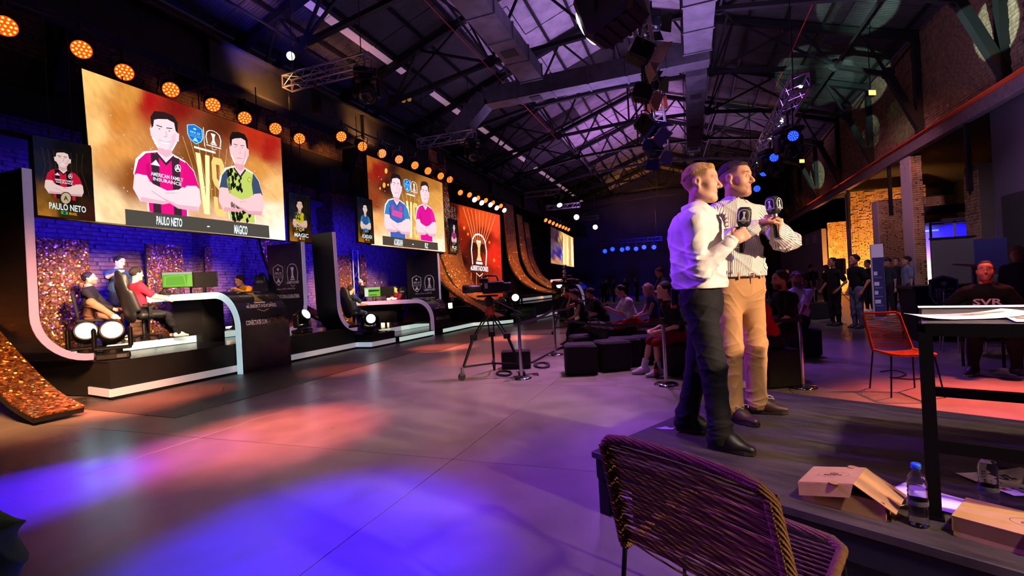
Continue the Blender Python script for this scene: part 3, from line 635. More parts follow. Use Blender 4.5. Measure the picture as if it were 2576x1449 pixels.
d0 = ony(2080, 560, 33.); cross_wall('wall_cross_3', d0[0], d0[0]+3, 33., .6, d0[2], edge=False)
dl = tag(MB().box((XR+.15, 40., 2.), (.3, 13.8, 4.)).build('wall_infill', mat('grey_render', '#6e5f68', .9, bump=(12, .3))), kind='structure')
for y in (34.6, 36.6, 38.8): MB().box((XR-.02, y, 3.5), (.1, .8, .5)).build('blind_window', mat('pale_frame', '#8d8088', .9), dl)
e0 = onx(2425, 425, 7.5); e1 = onx(2452, 590, 7.5)
pe = tag(MB().box((7.65, e0[1]-.35, (e0[2]+.2)/2), (.3, .7, e0[2]-.2)).build('wall_pier_2', mortar), kind='structure'); bricks(pe, (7.5, e0[1], .3), (0, -1, 0), (-1, 0, 0), .7, e0[2]-.4, bw=.28, bh=.09, seed=8, mt=brickm)
tag(MB().box((7.8, 9., 2.75), (.3, 14.6, 5.5)).build('wall_right_lower', mat('render_lit_violet', '#3b3040', .9, bump=(10, .2))), kind='structure')  # violet light on this wall is partly put into its colour
MB().box((7.6, 8.8, 1.6), (.1, 14., 3.0)).build('dark_cladding', mat('cladding', '#0b0a0d', .7), bpy.data.objects['wall_right_lower'])
for y in (16.9, 22.4, 27.5): tag(MB().box((7.42, y, 4.4), (.1, .12, 1.9)).build('post', steel_black, rb))
tag(MB().box(((XL+XR)/2+3, Y1+.2, 6.3), (XR-XL+8, .4, 12.8)).build('wall_end', mat('end_wall', '#241e26', .9, noise=(.8, '#171319', .8))), kind='structure')
tag(MB().box(((XL+XR)/2+3, Y0-.2, 6.3), (XR-XL+8, .4, 12.8)).build('wall_back', mat('end_wall')), kind='structure')
# roof: two slopes of corrugated sheets, pale ones along the ridge and one pale strip low on the left
roof = tag(MB().box((XM, 21.5, ZR+.25), (.5, 57, .06)).build('ceiling', steel_black), kind='structure')
def corr(m):
    nt = m.node_tree; b = nt.nodes['Principled BSDF']; tc = nt.nodes.new('ShaderNodeTexCoord'); w = nt.nodes.new('ShaderNodeTexWave'); w.inputs['Scale'].default_value = 3.2; w.bands_direction = 'Y'; nt.links.new(tc.outputs['Object'], w.inputs['Vector'])
    bp = nt.nodes.new('ShaderNodeBump'); bp.inputs['Strength'].default_value = .5; bp.inputs['Distance'].default_value = .03; nt.links.new(w.outputs['Fac'], bp.inputs['Height']); nt.links.new(bp.outputs['Normal'], b.inputs['Normal'])
corr(dark_sheet); corr(pale_sheet)
slope = math.atan2(ZR-ZE, XM-XL); SL = math.hypot(ZR-ZE, XM-XL)
cuts = [0, .214, .242, .5, .67, 1.0]
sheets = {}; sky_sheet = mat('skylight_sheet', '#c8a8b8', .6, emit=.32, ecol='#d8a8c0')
for side in (-1, 1):
    for k in range(len(cuts)-1):
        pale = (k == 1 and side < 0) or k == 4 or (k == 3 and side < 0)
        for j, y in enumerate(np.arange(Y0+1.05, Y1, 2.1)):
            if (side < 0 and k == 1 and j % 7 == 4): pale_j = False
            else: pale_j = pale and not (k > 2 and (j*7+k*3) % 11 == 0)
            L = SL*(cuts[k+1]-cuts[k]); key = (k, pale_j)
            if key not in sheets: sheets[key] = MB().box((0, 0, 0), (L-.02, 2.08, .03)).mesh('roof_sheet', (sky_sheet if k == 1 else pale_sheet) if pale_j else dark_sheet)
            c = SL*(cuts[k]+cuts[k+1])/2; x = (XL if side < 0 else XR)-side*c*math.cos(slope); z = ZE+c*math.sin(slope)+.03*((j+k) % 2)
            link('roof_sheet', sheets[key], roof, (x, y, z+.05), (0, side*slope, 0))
for side in (-1, 1):
    pu = MB()
    for f in np.linspace(.04, .97, 9):
        x = (XL if side < 0 else XR)-side*SL*f*math.cos(slope); z = ZE+SL*f*math.sin(slope)-.08; MB().box((x, 21.5, z), (.07, 57, .12)).build('purlin', steel_black, roof)
# roof trusses
def node(a, z): return (XM+a, z)
HW = (XR-XL)/2
bot = [(9.9, 5.75), (9.0, 7.95), (7.5, 8.55), (3.6, 9.15), (0, 9.3)]
top = [(f, ZR-(ZR-ZE)*f/HW-.2) for f in (9.85, 8.3, 6.4, 4.4, 2.2, 0)]
def truss_proto(y, idx, label):
    t = thing('roof_truss', label, 'roof truss', (0, y, 0), 0, 'steel roof trusses of the hall')
    def seg(nm, a, b, w):
        m = MB().bar((XM+a[0], 0, a[1]), (XM+b[0], 0, b[1]), w, w*1.2, (0, 1, 0)); m.build(nm, tr_steel, t)
    for s in (-1, 1):
        f = lambda p: (p[0]*s, p[1])
        seg('top_chord', f(top[0]), f(top[-1]), .2)
        for i in range(4): seg('bottom_chord' if i else 'knee_brace', f(bot[i]), f(bot[i+1]), .13 if i else .2)
        seg('wall_post', f((9.8, 5.75)), f((9.8, ZE)), .2)
        for a, b in ((bot[1], top[0]), (bot[1], top[1]), (bot[2], top[1]), (bot[2], top[2]), (bot[2], top[3]), (bot[3], top[2]), (bot[3], top[3]), (bot[3], top[4]), (bot[4], top[4])): seg('web', f(a), f(b), .07)
        for p, r in ((bot[1], .2), (bot[2], .22), (bot[3], .2)):
            MB().cyl((XM+p[0]*s, -.04, p[1]+.04), (XM+p[0]*s, .04, p[1]+.04), r, r, 10).build('gusset_plate', tr_steel, t)
    seg('king_post', bot[4], top[-1], .08); return t
ords = 'nearest second third fourth fifth sixth seventh eighth ninth tenth'.split()
p0 = truss_proto(6.1, 0, 'dark steel roof truss nearest to the viewer, over the left screen')
for i, y in enumerate(np.arange(10.6, 47, 4.5)):
    c = copy_tree(p0); c.location = (0, y, 0); c['label'] = 'dark steel roof truss, %s in the row counting from the viewer' % ords[i+1]
for s in (-1, 1):   # bracing between trusses
    for i, y in enumerate(np.arange(6.1, 42, 4.5)):
        b = MB().bar((XM+s*3.6, y, 9.2), (XM+s*4.4, y+4.5, top[3][1]), .06).bar((XM+s*4.4, y, top[3][1]), (XM+s*3.6, y+4.5, 9.2), .06).bar((XM+s*7.5, y, 8.55), (XM+s*7.5, y+4.5, 8.55), .05); b.build('brace', tr_steel, roof)
for s, x in ((-1, -6.0), (1, 3.6)):  # thin red lines strung along the roof
    MB().tube([(x, 2, 8.9), (x, 24, 8.9)], .012, 5).build('red_cable', mat('red_cable', '#b8281e', .5), roof)
# ducts
ductm = mat('duct_sheet', '#6f6a74', .45, .7, noise=(3, '#4d4852', .6)); slot = mat('duct_grille', '#17151a', .6)
def duct(label, pts, w, h):
    t = thing('air_duct', label, 'air duct')
    for a, b in zip(pts[:-1], pts[1:]):
        a, b = V3(*a), V3(*b); L = np.linalg.norm(b-a); n = max(1, int(L/1.2))
        for i in range(n):
            p, q = a+(b-a)*i/n, a+(b-a)*(i+.97)/n; MB().bar(p, q, w, h).build('duct_section', ductm, t)
            u = unit(b-a); MB().bar(q-u*.03, q+u*.03, w+.06, h+.06).build('flange', ductm, t)
            if i % 3 == 1: m_ = (p+q)/2; MB().bar(m_-u*.2-V3(0, 0, h/2+.01), m_+u*.2-V3(0, 0, h/2+.01), w*.6, .03).build('grille', slot, t)
    return t
duct('long rectangular air duct right of the pale roof strip', [(.55, 6, 8.3), (.55, 15.2, 8.3)], .75, .45)
duct('far rectangular air duct right of the pale roof strip, past the cross duct', [(.55, 16.9, 8.3), (.55, 27, 8.3)], .65, .45)
duct('grey air duct left of the pale roof strip with square grille', [(-4.6, 7, 8.5), (-4.6, 15.2, 8.5)], .75, .45)
el = ony(1222, 250, 16.); duct('cross air duct spanning the hall with bent left end', [(.9, 16., el[2]), (el[0], 16., el[2]), (el[0]-1.4, 16., el[2]-1.2)], .6, .6)
def logo_cup(pr, cx, cy, w, h, col, gold=None, word=True, lay=0, raw=False):
    """rounded trophy emblem: arched frame, cup, base line; y up"""
    g = gold or col; fr = []
    for t in np.linspace(-math.pi*1.18, math.pi*.18, 15): fr.append((cx+.42*w*math.cos(t)*-1*(-1), cy+.16*h-.34*h*math.sin(t)*(1 if True else 1)))
    fr = [(cx-.42*w, cy-.3*h), (cx-.48*w, cy+.05*h), (cx-.4*w, cy+.33*h), (cx-.22*w, cy+.45*h), (cx, cy+.48*h), (cx+.22*w, cy+.45*h), (cx+.4*w, cy+.33*h), (cx+.48*w, cy+.05*h), (cx+.42*w, cy-.3*h)]
    pr.stroke(fr[:5], .06*w, g, lay, raw); pr.stroke(fr[4:], .06*w, g, lay, raw)
    pr.poly([(cx-.15*w, cy+.32*h), (cx+.15*w, cy+.32*h), (cx+.07*w, cy+.12*h), (cx+.07*w, cy-.05*h), (cx+.16*w, cy-.2*h), (cx-.16*w, cy-.2*h), (cx-.07*w, cy-.05*h), (cx-.07*w, cy+.12*h)], g, lay, raw)
    pr.poly([(cx-.2*w, cy-.23*h), (cx+.2*w, cy-.23*h), (cx+.2*w, cy-.29*h), (cx-.2*w, cy-.29*h)], col, lay, raw)
    if word: pr.text('eLIBERTADORES', [(cx-.55*w, cy-.46*h), (cx+.55*w, cy-.46*h), (cx+.55*w, cy-.33*h), (cx-.55*w, cy-.33*h)], col, lay, raw); pr.stroke([(cx-.2*w, cy-.52*h), (cx, cy-.6*h), (cx+.2*w, cy-.52*h)], .03*w, g, lay, raw)
    else: pr.poly([(cx-.48*w, cy-.35*h), (cx+.48*w, cy-.35*h), (cx+.48*w, cy-.4*h), (cx-.48*w, cy-.4*h)], col, lay, raw); pr.stroke([(cx-.16*w, cy-.47*h), (cx, cy-.56*h), (cx+.16*w, cy-.47*h)], .03*w, col, lay, raw)
def shield(pr, cx, cy, w, h, col, fill=None, lay=0, fill2=None, raw=False):
    """pointed tournament badge with a ball, a title bar and an emblem; y up"""
    o = [(-.5, .36), (-.3, .42), (0, .5), (.3, .42), (.5, .36), (.5, -.1), (.38, -.3), (0, -.5), (-.38, -.3), (-.5, -.1)]; P = [(cx+a*w, cy+b*h) for a, b in o]
    if fill: pr.poly(P, fill, lay)
    pr.stroke(P+P[:1], .06*w, col, lay+1, raw); pr.ell(cx, cy+.27*h, .11*w, .11*w, col, 12, lay+1, raw=raw)
    pr.text('FIFA 23', [(cx-.34*w, cy+.02*h), (cx+.34*w, cy+.02*h), (cx+.34*w, cy+.13*h), (cx-.34*w, cy+.13*h)], col, lay+1, raw)
    pr.stroke([(cx-.42*w, cy-.05*h), (cx+.42*w, cy-.05*h)], .03*w, col, lay+1, raw); pr.stroke([(cx-.4*w, cy-.13*h), (cx+.4*w, cy-.13*h)], .03*w, col, lay+1, raw)
    pr.poly([(cx-.2*w, cy-.36*h), (cx-.04*w, cy-.18*h), (cx+.04*w, cy-.18*h), (cx+.2*w, cy-.36*h)], col, lay+1, raw)
# ---------------------------------------------------------------- stages
blackm = mat('stage_black', '#0d0c10', .45, noise=(3, '#141217', .5)); skirtm = mat('skirt_black', '#08070b', .8)
gloss = mat('stage_gloss', '#2b292c', .18, spec=.6, noise=(2, '#1c1b1e', .5))
def led_white(name='led_edge', col='#e6dcf0', e=.55): return mat(name, col, .5, emit=e)
edge_lav, edge_cyan, edge_pink = led_white('led_edge_lavender', '#b09cc8', .3), led_white('led_edge_cyan', '#bfe2ee', .6), led_white('led_edge_pink', '#b98fbc', .36)
strip_m = led_white('led_strip_white', '#cfc9d2', .36); strip_m2 = led_white('led_strip_mint', '#dcf2e8', .6)
def sequin_mat():
    m = mat('copper_sequins', '#b8683a', .33, .9, noise=None); nt = m.node_tree; b = nt.nodes['Principled BSDF']; tc = nt.nodes.new('ShaderNodeTexCoord')
    v = nt.nodes.new('ShaderNodeTexVoronoi'); v.inputs['Scale'].default_value = 36; nt.links.new(tc.outputs['Object'], v.inputs['Vector'])
    s = nt.nodes.new('ShaderNodeVectorMath'); s.operation = 'SUBTRACT'; s.inputs[1].default_value = (.5, .5, .5); nt.links.new(v.outputs['Color'], s.inputs[0])
    k = nt.nodes.new('ShaderNodeVectorMath'); k.operation = 'SCALE'; k.inputs['Scale'].default_value = 1.5; nt.links.new(s.outputs[0], k.inputs[0])
    g = nt.nodes.new('ShaderNodeNewGeometry'); a = nt.nodes.new('ShaderNodeVectorMath'); a.operation = 'ADD'; nt.links.new(g.outputs['Normal'], a.inputs[0]); nt.links.new(k.outputs[0], a.inputs[1])
    n = nt.nodes.new('ShaderNodeVectorMath'); n.operation = 'NORMALIZE'; nt.links.new(a.outputs[0], n.inputs[0]); nt.links.new(n.outputs[0], b.inputs['Normal'])
    r = nt.nodes.new('ShaderNodeValToRGB'); r.color_ramp.elements[0].color = L4('#a04a18'); r.color_ramp.elements[1].color = L4('#ffbe74'); sp = nt.nodes.new('ShaderNodeSeparateXYZ'); nt.links.new(v.outputs['Color'], sp.inputs[0]); nt.links.new(sp.outputs[1], r.inputs[0]); nt.links.new(r.outputs[0], b.inputs['Base Color']); return m
seqm = sequin_mat()
def ribbon(profile, th, ext, name, m, parent, side=1):
    """sheet that follows a curved profile (3-D points) with thickness th, swept by vector ext"""
    P = np.array(profile, float); T = np.gradient(P, axis=0); e = unit(ext); N = np.cross(T, e); N /= np.linalg.norm(N, axis=1, keepdims=True); Q = P+N*th*side
    mb = MB(); n = len(P); ext = np.asarray(ext, float); V = np.vstack([P, Q, P+ext, Q+ext]); F = []
    for i in range(n-1): F += [(i, i+1, 2*n+i+1, 2*n+i), (n+i+1, n+i, 3*n+i, 3*n+i+1), (i+1, i, n+i, n+i+1), (2*n+i, 2*n+i+1, 3*n+i+1, 3*n+i)]
    F += [(0, n, 3*n, 2*n), (n-1, 2*n+n-1, 3*n+n-1, n+n-1)]
    mb.add(V, F, False); o = mb.build(name, m, parent); return o
def arc(c, r, a0, a1, n, f): return [f(c[0]+r*math.cos(t), c[1]+r*math.sin(t)) for t in np.linspace(a0, a1, n)]
def j_panel(label, x, y0, top, foot, r, depth, left, edge_m, logos=True, zg=1.0, lean=0.):
    """tall black panel that bends into the deck, with a lit white front edge"""
    t = thing('curved_stage_panel', label, 'stage panel'); s = 1 if left else -1
    pr = [(x, y0-s*lean, top), (x, y0-s*lean*.5, (top+foot+r)/2)]+arc((0, 0), r, math.pi, 1.5*math.pi, 12, lambda a, b: (x, y0+s*(r+a), foot+r+b))
    ribbon(pr, .07, (-depth, 0, 0), 'panel_shell', blackm, t, 1 if left else -1)
    prf = [(x+.012, p[1], p[2]) for p in pr]; N = .105
    P = np.array(pr); mb = MB(); T = np.gradient(P, axis=0); No = np.cross(T, (1, 0, 0)); No /= np.linalg.norm(No, axis=1, keepdims=True); sg = -1 if left else 1
    for i in range(len(P)-1):
        a, b, c, d = P[i], P[i+1], P[i+1]-No[i+1]*N*sg*-1, P[i]-No[i]*N*sg*-1; o = V3(.02, 0, 0); mb.add([a+o, b+o, c+o, d+o, a, b, c, d], [(0, 1, 2, 3), (0, 4, 5, 1), (1, 5, 6, 2), (2, 6, 7, 3), (3, 7, 4, 0)])
    mb.build('lit_edge', edge_m, t)
    if logos:
        yy = y0-.02-.0; pp = Print(lambda u, v, l: V3(x-depth*.5+u, yy-.055-.002*l, v)); sc = depth/1.1
        shield(pp, -.22*sc, zg+.55, .3*sc, .5*sc, '#e2dcee'); pp.build('shield_badge', mat('print_any', attr='Col', rough=.6), t); pp = Print(pp.P); logo_cup(pp, .22*sc, zg+.55, .34*sc, .5*sc, '#e2dcee'); pp.build('cup_emblem', mat('print_any'), t); pp = Print(pp.P); pp.stroke([(0, zg+.3), (0, zg+.8)], .008, '#8d8798')
        pp.text('Road to FIFAe World Cup', [(-.28*sc, zg+.16), (.28*sc, zg+.16), (.28*sc, zg+.21), (-.28*sc, zg+.21)], '#c8c2d4'); pp.text('CONÉCTATE CON LA GLORIA ETERNA', [(-.4*sc, zg-.05), (.4*sc, zg-.05), (.4*sc, zg+.07), (-.4*sc, zg+.07)], '#e2dcee')
        pp.build('slogan', mat('print_any'), t)
    return t
def desk(label, xf, xb, y0, y1, top, r, edge_m):
    """table whose top rolls over and runs down to the floor in front"""
    t = thing('player_desk', label, 'desk')
    pr = [(xb, y0, top), ((xb+xf-r)/2, y0, top)]+arc((0, 0), 1, math.pi/2, 0, 14, lambda a, b: (xf-r+a*r, y0, top-1.1*r+b*1.1*r))+[(xf, y0, .0)]
    ribbon(pr, .06, (0, y1-y0, 0), 'desk_shell', gloss, t, -1)
    P = np.array(pr); T = np.gradient(P, axis=0); No = np.cross(T, (0, 1, 0)); No /= np.linalg.norm(No, axis=1, keepdims=True); mb = MB()
    for i in range(len(P)-1):
        a, b, c, d = P[i], P[i+1], P[i+1]-No[i+1]*.13, P[i]-No[i]*.13; o = V3(0, -.02, 0); mb.add([a+o, b+o, c+o, d+o, a, b, c, d], [(0, 1, 2, 3), (0, 4, 5, 1), (1, 5, 6, 2), (2, 6, 7, 3), (3, 7, 4, 0)])
    mb.build('lit_edge', edge_m, t)
    MB().box(((xb+xf-r)/2-.3, (y0+y1)/2, top/2+.2), (abs(xf-r-xb)*.45, .5, top-.5)).build('desk_pedestal', skirtm, t)
    L = np.concatenate([[0], np.cumsum(np.linalg.norm(np.diff(P[2:], axis=0), axis=1))])
    def Pm(u, v, l):   # v measured down along the curve
        k = np.interp(v, L, np.arange(len(L))); i = int(min(k, len(L)-2)); p = P[2+i]+(P[3+i]-P[2+i])*(k-i); n = No[2+i]; return V3(p[0], y0+(y1-y0)*.5+u, p[2])+n*(.004+.001*l)
    yc = L[-1]; pp = Print(lambda u, v, l: Pm(u, v, l)); w = (y1-y0)
    q = Print(pp.P); logo = Print(lambda x, y, l: Pm(x, .62-y, l)); logo_cup(logo, .0, .2, .56*w, .52*w, '#e8e2da', '#b8924a', lay=1)
    logo.build('desk_emblem', mat('print_any'), t); logo = Print(logo.P); logo.text('CONÉCTATE CON', [(-.4*w, -.44), (.02*w, -.44), (.02*w, -.32), (-.4*w, -.32)], '#f0ece6', 1); logo.text('LA GLORIA ETERNA', [(.04*w, -.44), (.42*w, -.44), (.42*w, -.32), (.04*w, -.32)], '#b7a041', 1)
    logo.build('desk_slogan', mat('print_any'), t); return t
def platform(label, outline, z0, z1, strip, sm=None, deckm=None):
    """deck with dark skirt and a lit strip low along its front; outline runs along the visible front"""
    t = thing('stage_platform', label, 'stage platform'); o = [V3(x, y, 0) for x, y in outline]
    MB().prism([p+V3(0, 0, z1-.02) for p in o], (0, 0, .02)).build('deck', deckm or gloss, t); c = sum(o)/len(o)
    MB().prism([c+(p-c)*.995+V3(0, 0, z0+.02) for p in o], (0, 0, z1-.04-z0)).build('skirt', skirtm, t)
    for i in strip:
        a, b = o[i], o[(i+1) % len(o)]; MB().bar(a+V3(0, 0, z0+.115), b+V3(0, 0, z0+.115), .03, .12).build('lit_strip', sm or strip_m, t)
    return t
P1 = onz(278, 1010); 
platform('black platform of the left stage with white strip along its foot', [(-9.15, 4.78), (-8.4, 4.66), (-8.45, 10.45), (-11.55, 10.45), (-11.55, 4.78)], 0, .6, (0, 1))
up1 = platform('raised upper deck of the left stage behind its front strip', [(-10.0, 5.0), (-10.0, 7.5), (-10.3, 7.9), (-10.2, 10.4), (-11.5, 10.4), (-11.5, 5.)], .6, .76, (), strip_m2)
for a, b in (((-9.99, 5.0), (-9.99, 7.5)), ((-9.99, 7.5), (-10.29, 7.9)), ((-10.29, 7.9), (-10.19, 10.4))): MB().bar((a[0], a[1], .68), (b[0], b[1], .68), .03, .14).build('lit_strip', strip_m2, up1)
platform('low black block between left and second stage', [(-7.97, 10.5), (-7.92, 11.5), (-8.1, 11.6), (-11.5, 11.6), (-11.5, 10.5)], 0, .38, (0,))
MB().bar((-8.45, 10.48, .115), (-7.97, 10.48, .115), .03, .12).build('lit_strip', led_white('led_strip_sky', '#d2e0f4', .5), bpy.data.objects['stage_platform.002'])
platform('low glossy deck of the second stage with white strip', [(-7.85, 11.62), (-7.78, 14.7), (-7.8, 16.5), (-6.9, 17.15), (-6.6, 17.6), (-11.5, 17.6), (-11.5, 11.62)], 0, .2, (0, 1, 2, 3), strip_m2)
up2 = platform('raised upper deck of the second stage', [(-9.0, 11.7), (-9.0, 15.2), (-11.5, 15.2), (-11.5, 11.7)], .2, .36, ())
for a, b, q in (((-8.99, 11.7), (-8.99, 12.8), strip_m2), ((-8.99, 12.8), (-8.99, 13.4), strip_m), ((-8.99, 13.4), (-8.99, 15.2), strip_m2)): MB().bar((a[0], a[1], .28), (b[0], b[1], .28), .03, .14).build('lit_strip', q, up2)
j_panel('tall black curved panel at the left end of the left stage', -8.9, 3.97, 3.5, .62, .75, 2.6, True, edge_lav, False)
j_panel('black curved panel with white emblems at the right end of the left stage', -8.9, 9.27, 2.82, .62, .75, 1.15, False, edge_lav, True, 1.5)
j_panel('black curved panel at the left end of the second stage', -8.3, 9.64, 3.05, .5, .7, .66, True, edge_pink, False, lean=.05)
j_panel('black curved panel with white emblems at the right end of the second stage', -8.3, 14.95, 2.78, .36, .75, 1.3, False, edge_lav, True, 1.2)
desk('black player desk of the left stage rolling down to the floor with gold emblem', -8.24, -10.95, 6.84, 8.04, 1.64, .66, edge_cyan)
desk('black player desk of the second stage rolling down to the floor', -7.78, -11.3, 13.5, 14.65, 1.22, .62, edge_pink)
# black dance floor in front of the stages
cp = mat('dance_floor', '#4a4340', .42, spec=.5, bump=(5, .08), noise=(6, '#57504c', .6))
for lab, pts in (('matt black dance floor strip in front of the left stage', [(-6.11, 4.08), (-6.25, 9.97), (-9.3, 9.97), (-9.3, 4.25)]), ('black dance floor strip in front of the second stage', [(-5.7, 9.96), (-5.58, 14.8), (-3.9, 15.2), (-3.9, 19.), (-9., 19.), (-9., 9.985)])):
    tag(MB().prism([(x, y, .001) for x, y in pts], (0, 0, .006)).build('dance_floor', cp), lab, 'floor mat')
# sequin panels against the wall and sequin ribbons that sweep to the floor
def px_panel(label, x, q, name='sequin_backdrop', th=.04):
    c = [onx(a, b, x) for a, b in q]; y0, y1 = min(p[1] for p in c), max(p[1] for p in c); z0, z1 = min(p[2] for p in c), max(p[2] for p in c)
    t = thing(name, label, 'sequin panel'); MB().box((x-th, (y0+y1)/2, (z0+z1)/2), (th, y1-y0, z1-z0)).build('backing', skirtm, t); MB().box((x, (y0+y1)/2, (z0+z1)/2), (.02, y1-y0, z1-z0)).build('sequins', seqm, t); return t
px_panel('wide copper sequin panel behind the seated man in brown trousers', -11.6, [(90, 597), (236, 880)])
px_panel('copper sequin panel behind the monitors of the left stage', -11.6, [(367, 612), (470, 850)])
px_panel('narrow copper sequin panel beside the brick pier', -11.6, [(514, 620), (561, 745)])
px_panel('copper sequin panel at the left of the second stage', -11.4, [(848, 640), (888, 830)])
px_panel('copper sequin strip behind the bearded man of the second stage', -11.4, [(905, 640), (928, 800)])
def sweep(label, y0, w, prof, skew=0.):
    """ribbon that hangs on the wall side and sweeps out over the floor; prof lists (x, z) from top to foot"""
    t = thing('sequin_ribbon', label, 'sequin ribbon'); Pq = np.array(prof, float); k = np.linspace(0, len(Pq)-1, 60); Q = np.stack([np.interp(k, np.arange(len(Pq)), Pq[:, i]) for i in (0, 1)], 1)
    for _ in range(14): Q[1:-1] = (Q[:-2]+2*Q[1:-1]+Q[2:])/4
    pts = [(x, y0+skew*i/59, z) for i, (x, z) in enumerate(Q)][::2]
    ribbon(pts, .025, (0, w, 0), 'sequins', seqm, t, 1); ribbon(pts, .07, (0, w, 0), 'ribbon_frame', skirtm, t, -1); return t
sweep('copper sequin ribbon in the left foreground, running down to the floor', 3.42, .53, [(-11.6, 5.), (-11.2, 3.3), (-10.6, 2.1), (-9.85, 1.3), (-9.2, .85), (-8.6, .47), (-8.15, .24), (-7.62, .09)])
sweep('copper sequin ribbon behind the dark panel, between the two left stages', 10.0, .4, [(-11.4, 4.2), (-11., 2.4), (-10.2, 1.3), (-9.2, .85), (-8.2, .64)])
sweep('broad copper sequin ribbon left of the red emblem screen', 15.9, 1.3, [(-9.05, 6.9), (-8.95, 4.8), (-8.78, 2.83), (-8.4, 1.91), (-8., 1.4), (-7.53, 1.12), (-7.1, 1.)])
sweep('low copper sequin ribbon sweeping forward beside the second stage panel', 15.15, .62, [(-9.2, 5.2), (-8.85, 3.), (-8.4, 1.75), (-7.53, 1.09), (-6.6, .57), (-6.2, .42)])
sweep('short copper sequin ribbon right beside the red emblem screen', 17.6, .8, [(-9.3, 5.), (-9.1, 2.6), (-8.6, 1.6), (-7.8, 1.1), (-7.2, .98)])
sweep('broad copper sequin ribbon right of the red emblem screen', 23.4, 1.5, [(-9.0, 6.), (-8.95, 4.4), (-8.84, 2.81), (-8.5, 2.1), (-8.01, 1.59), (-7.2, 1.2), (-6.3, 1.06)])
sweep('second copper sequin ribbon right of the red emblem screen', 25.4, .9, [(-9.0, 5.6), (-8.8, 3.2), (-8.4, 2.16), (-7.6, 1.5), (-6.6, 1.07)])
sweep('farthest copper sequin ribbon of the main stage', 27.2, .9, [(-9.2, 5.4), (-9., 3.2), (-8.5, 2.1), (-7.6, 1.4), (-6.4, 1.07)])
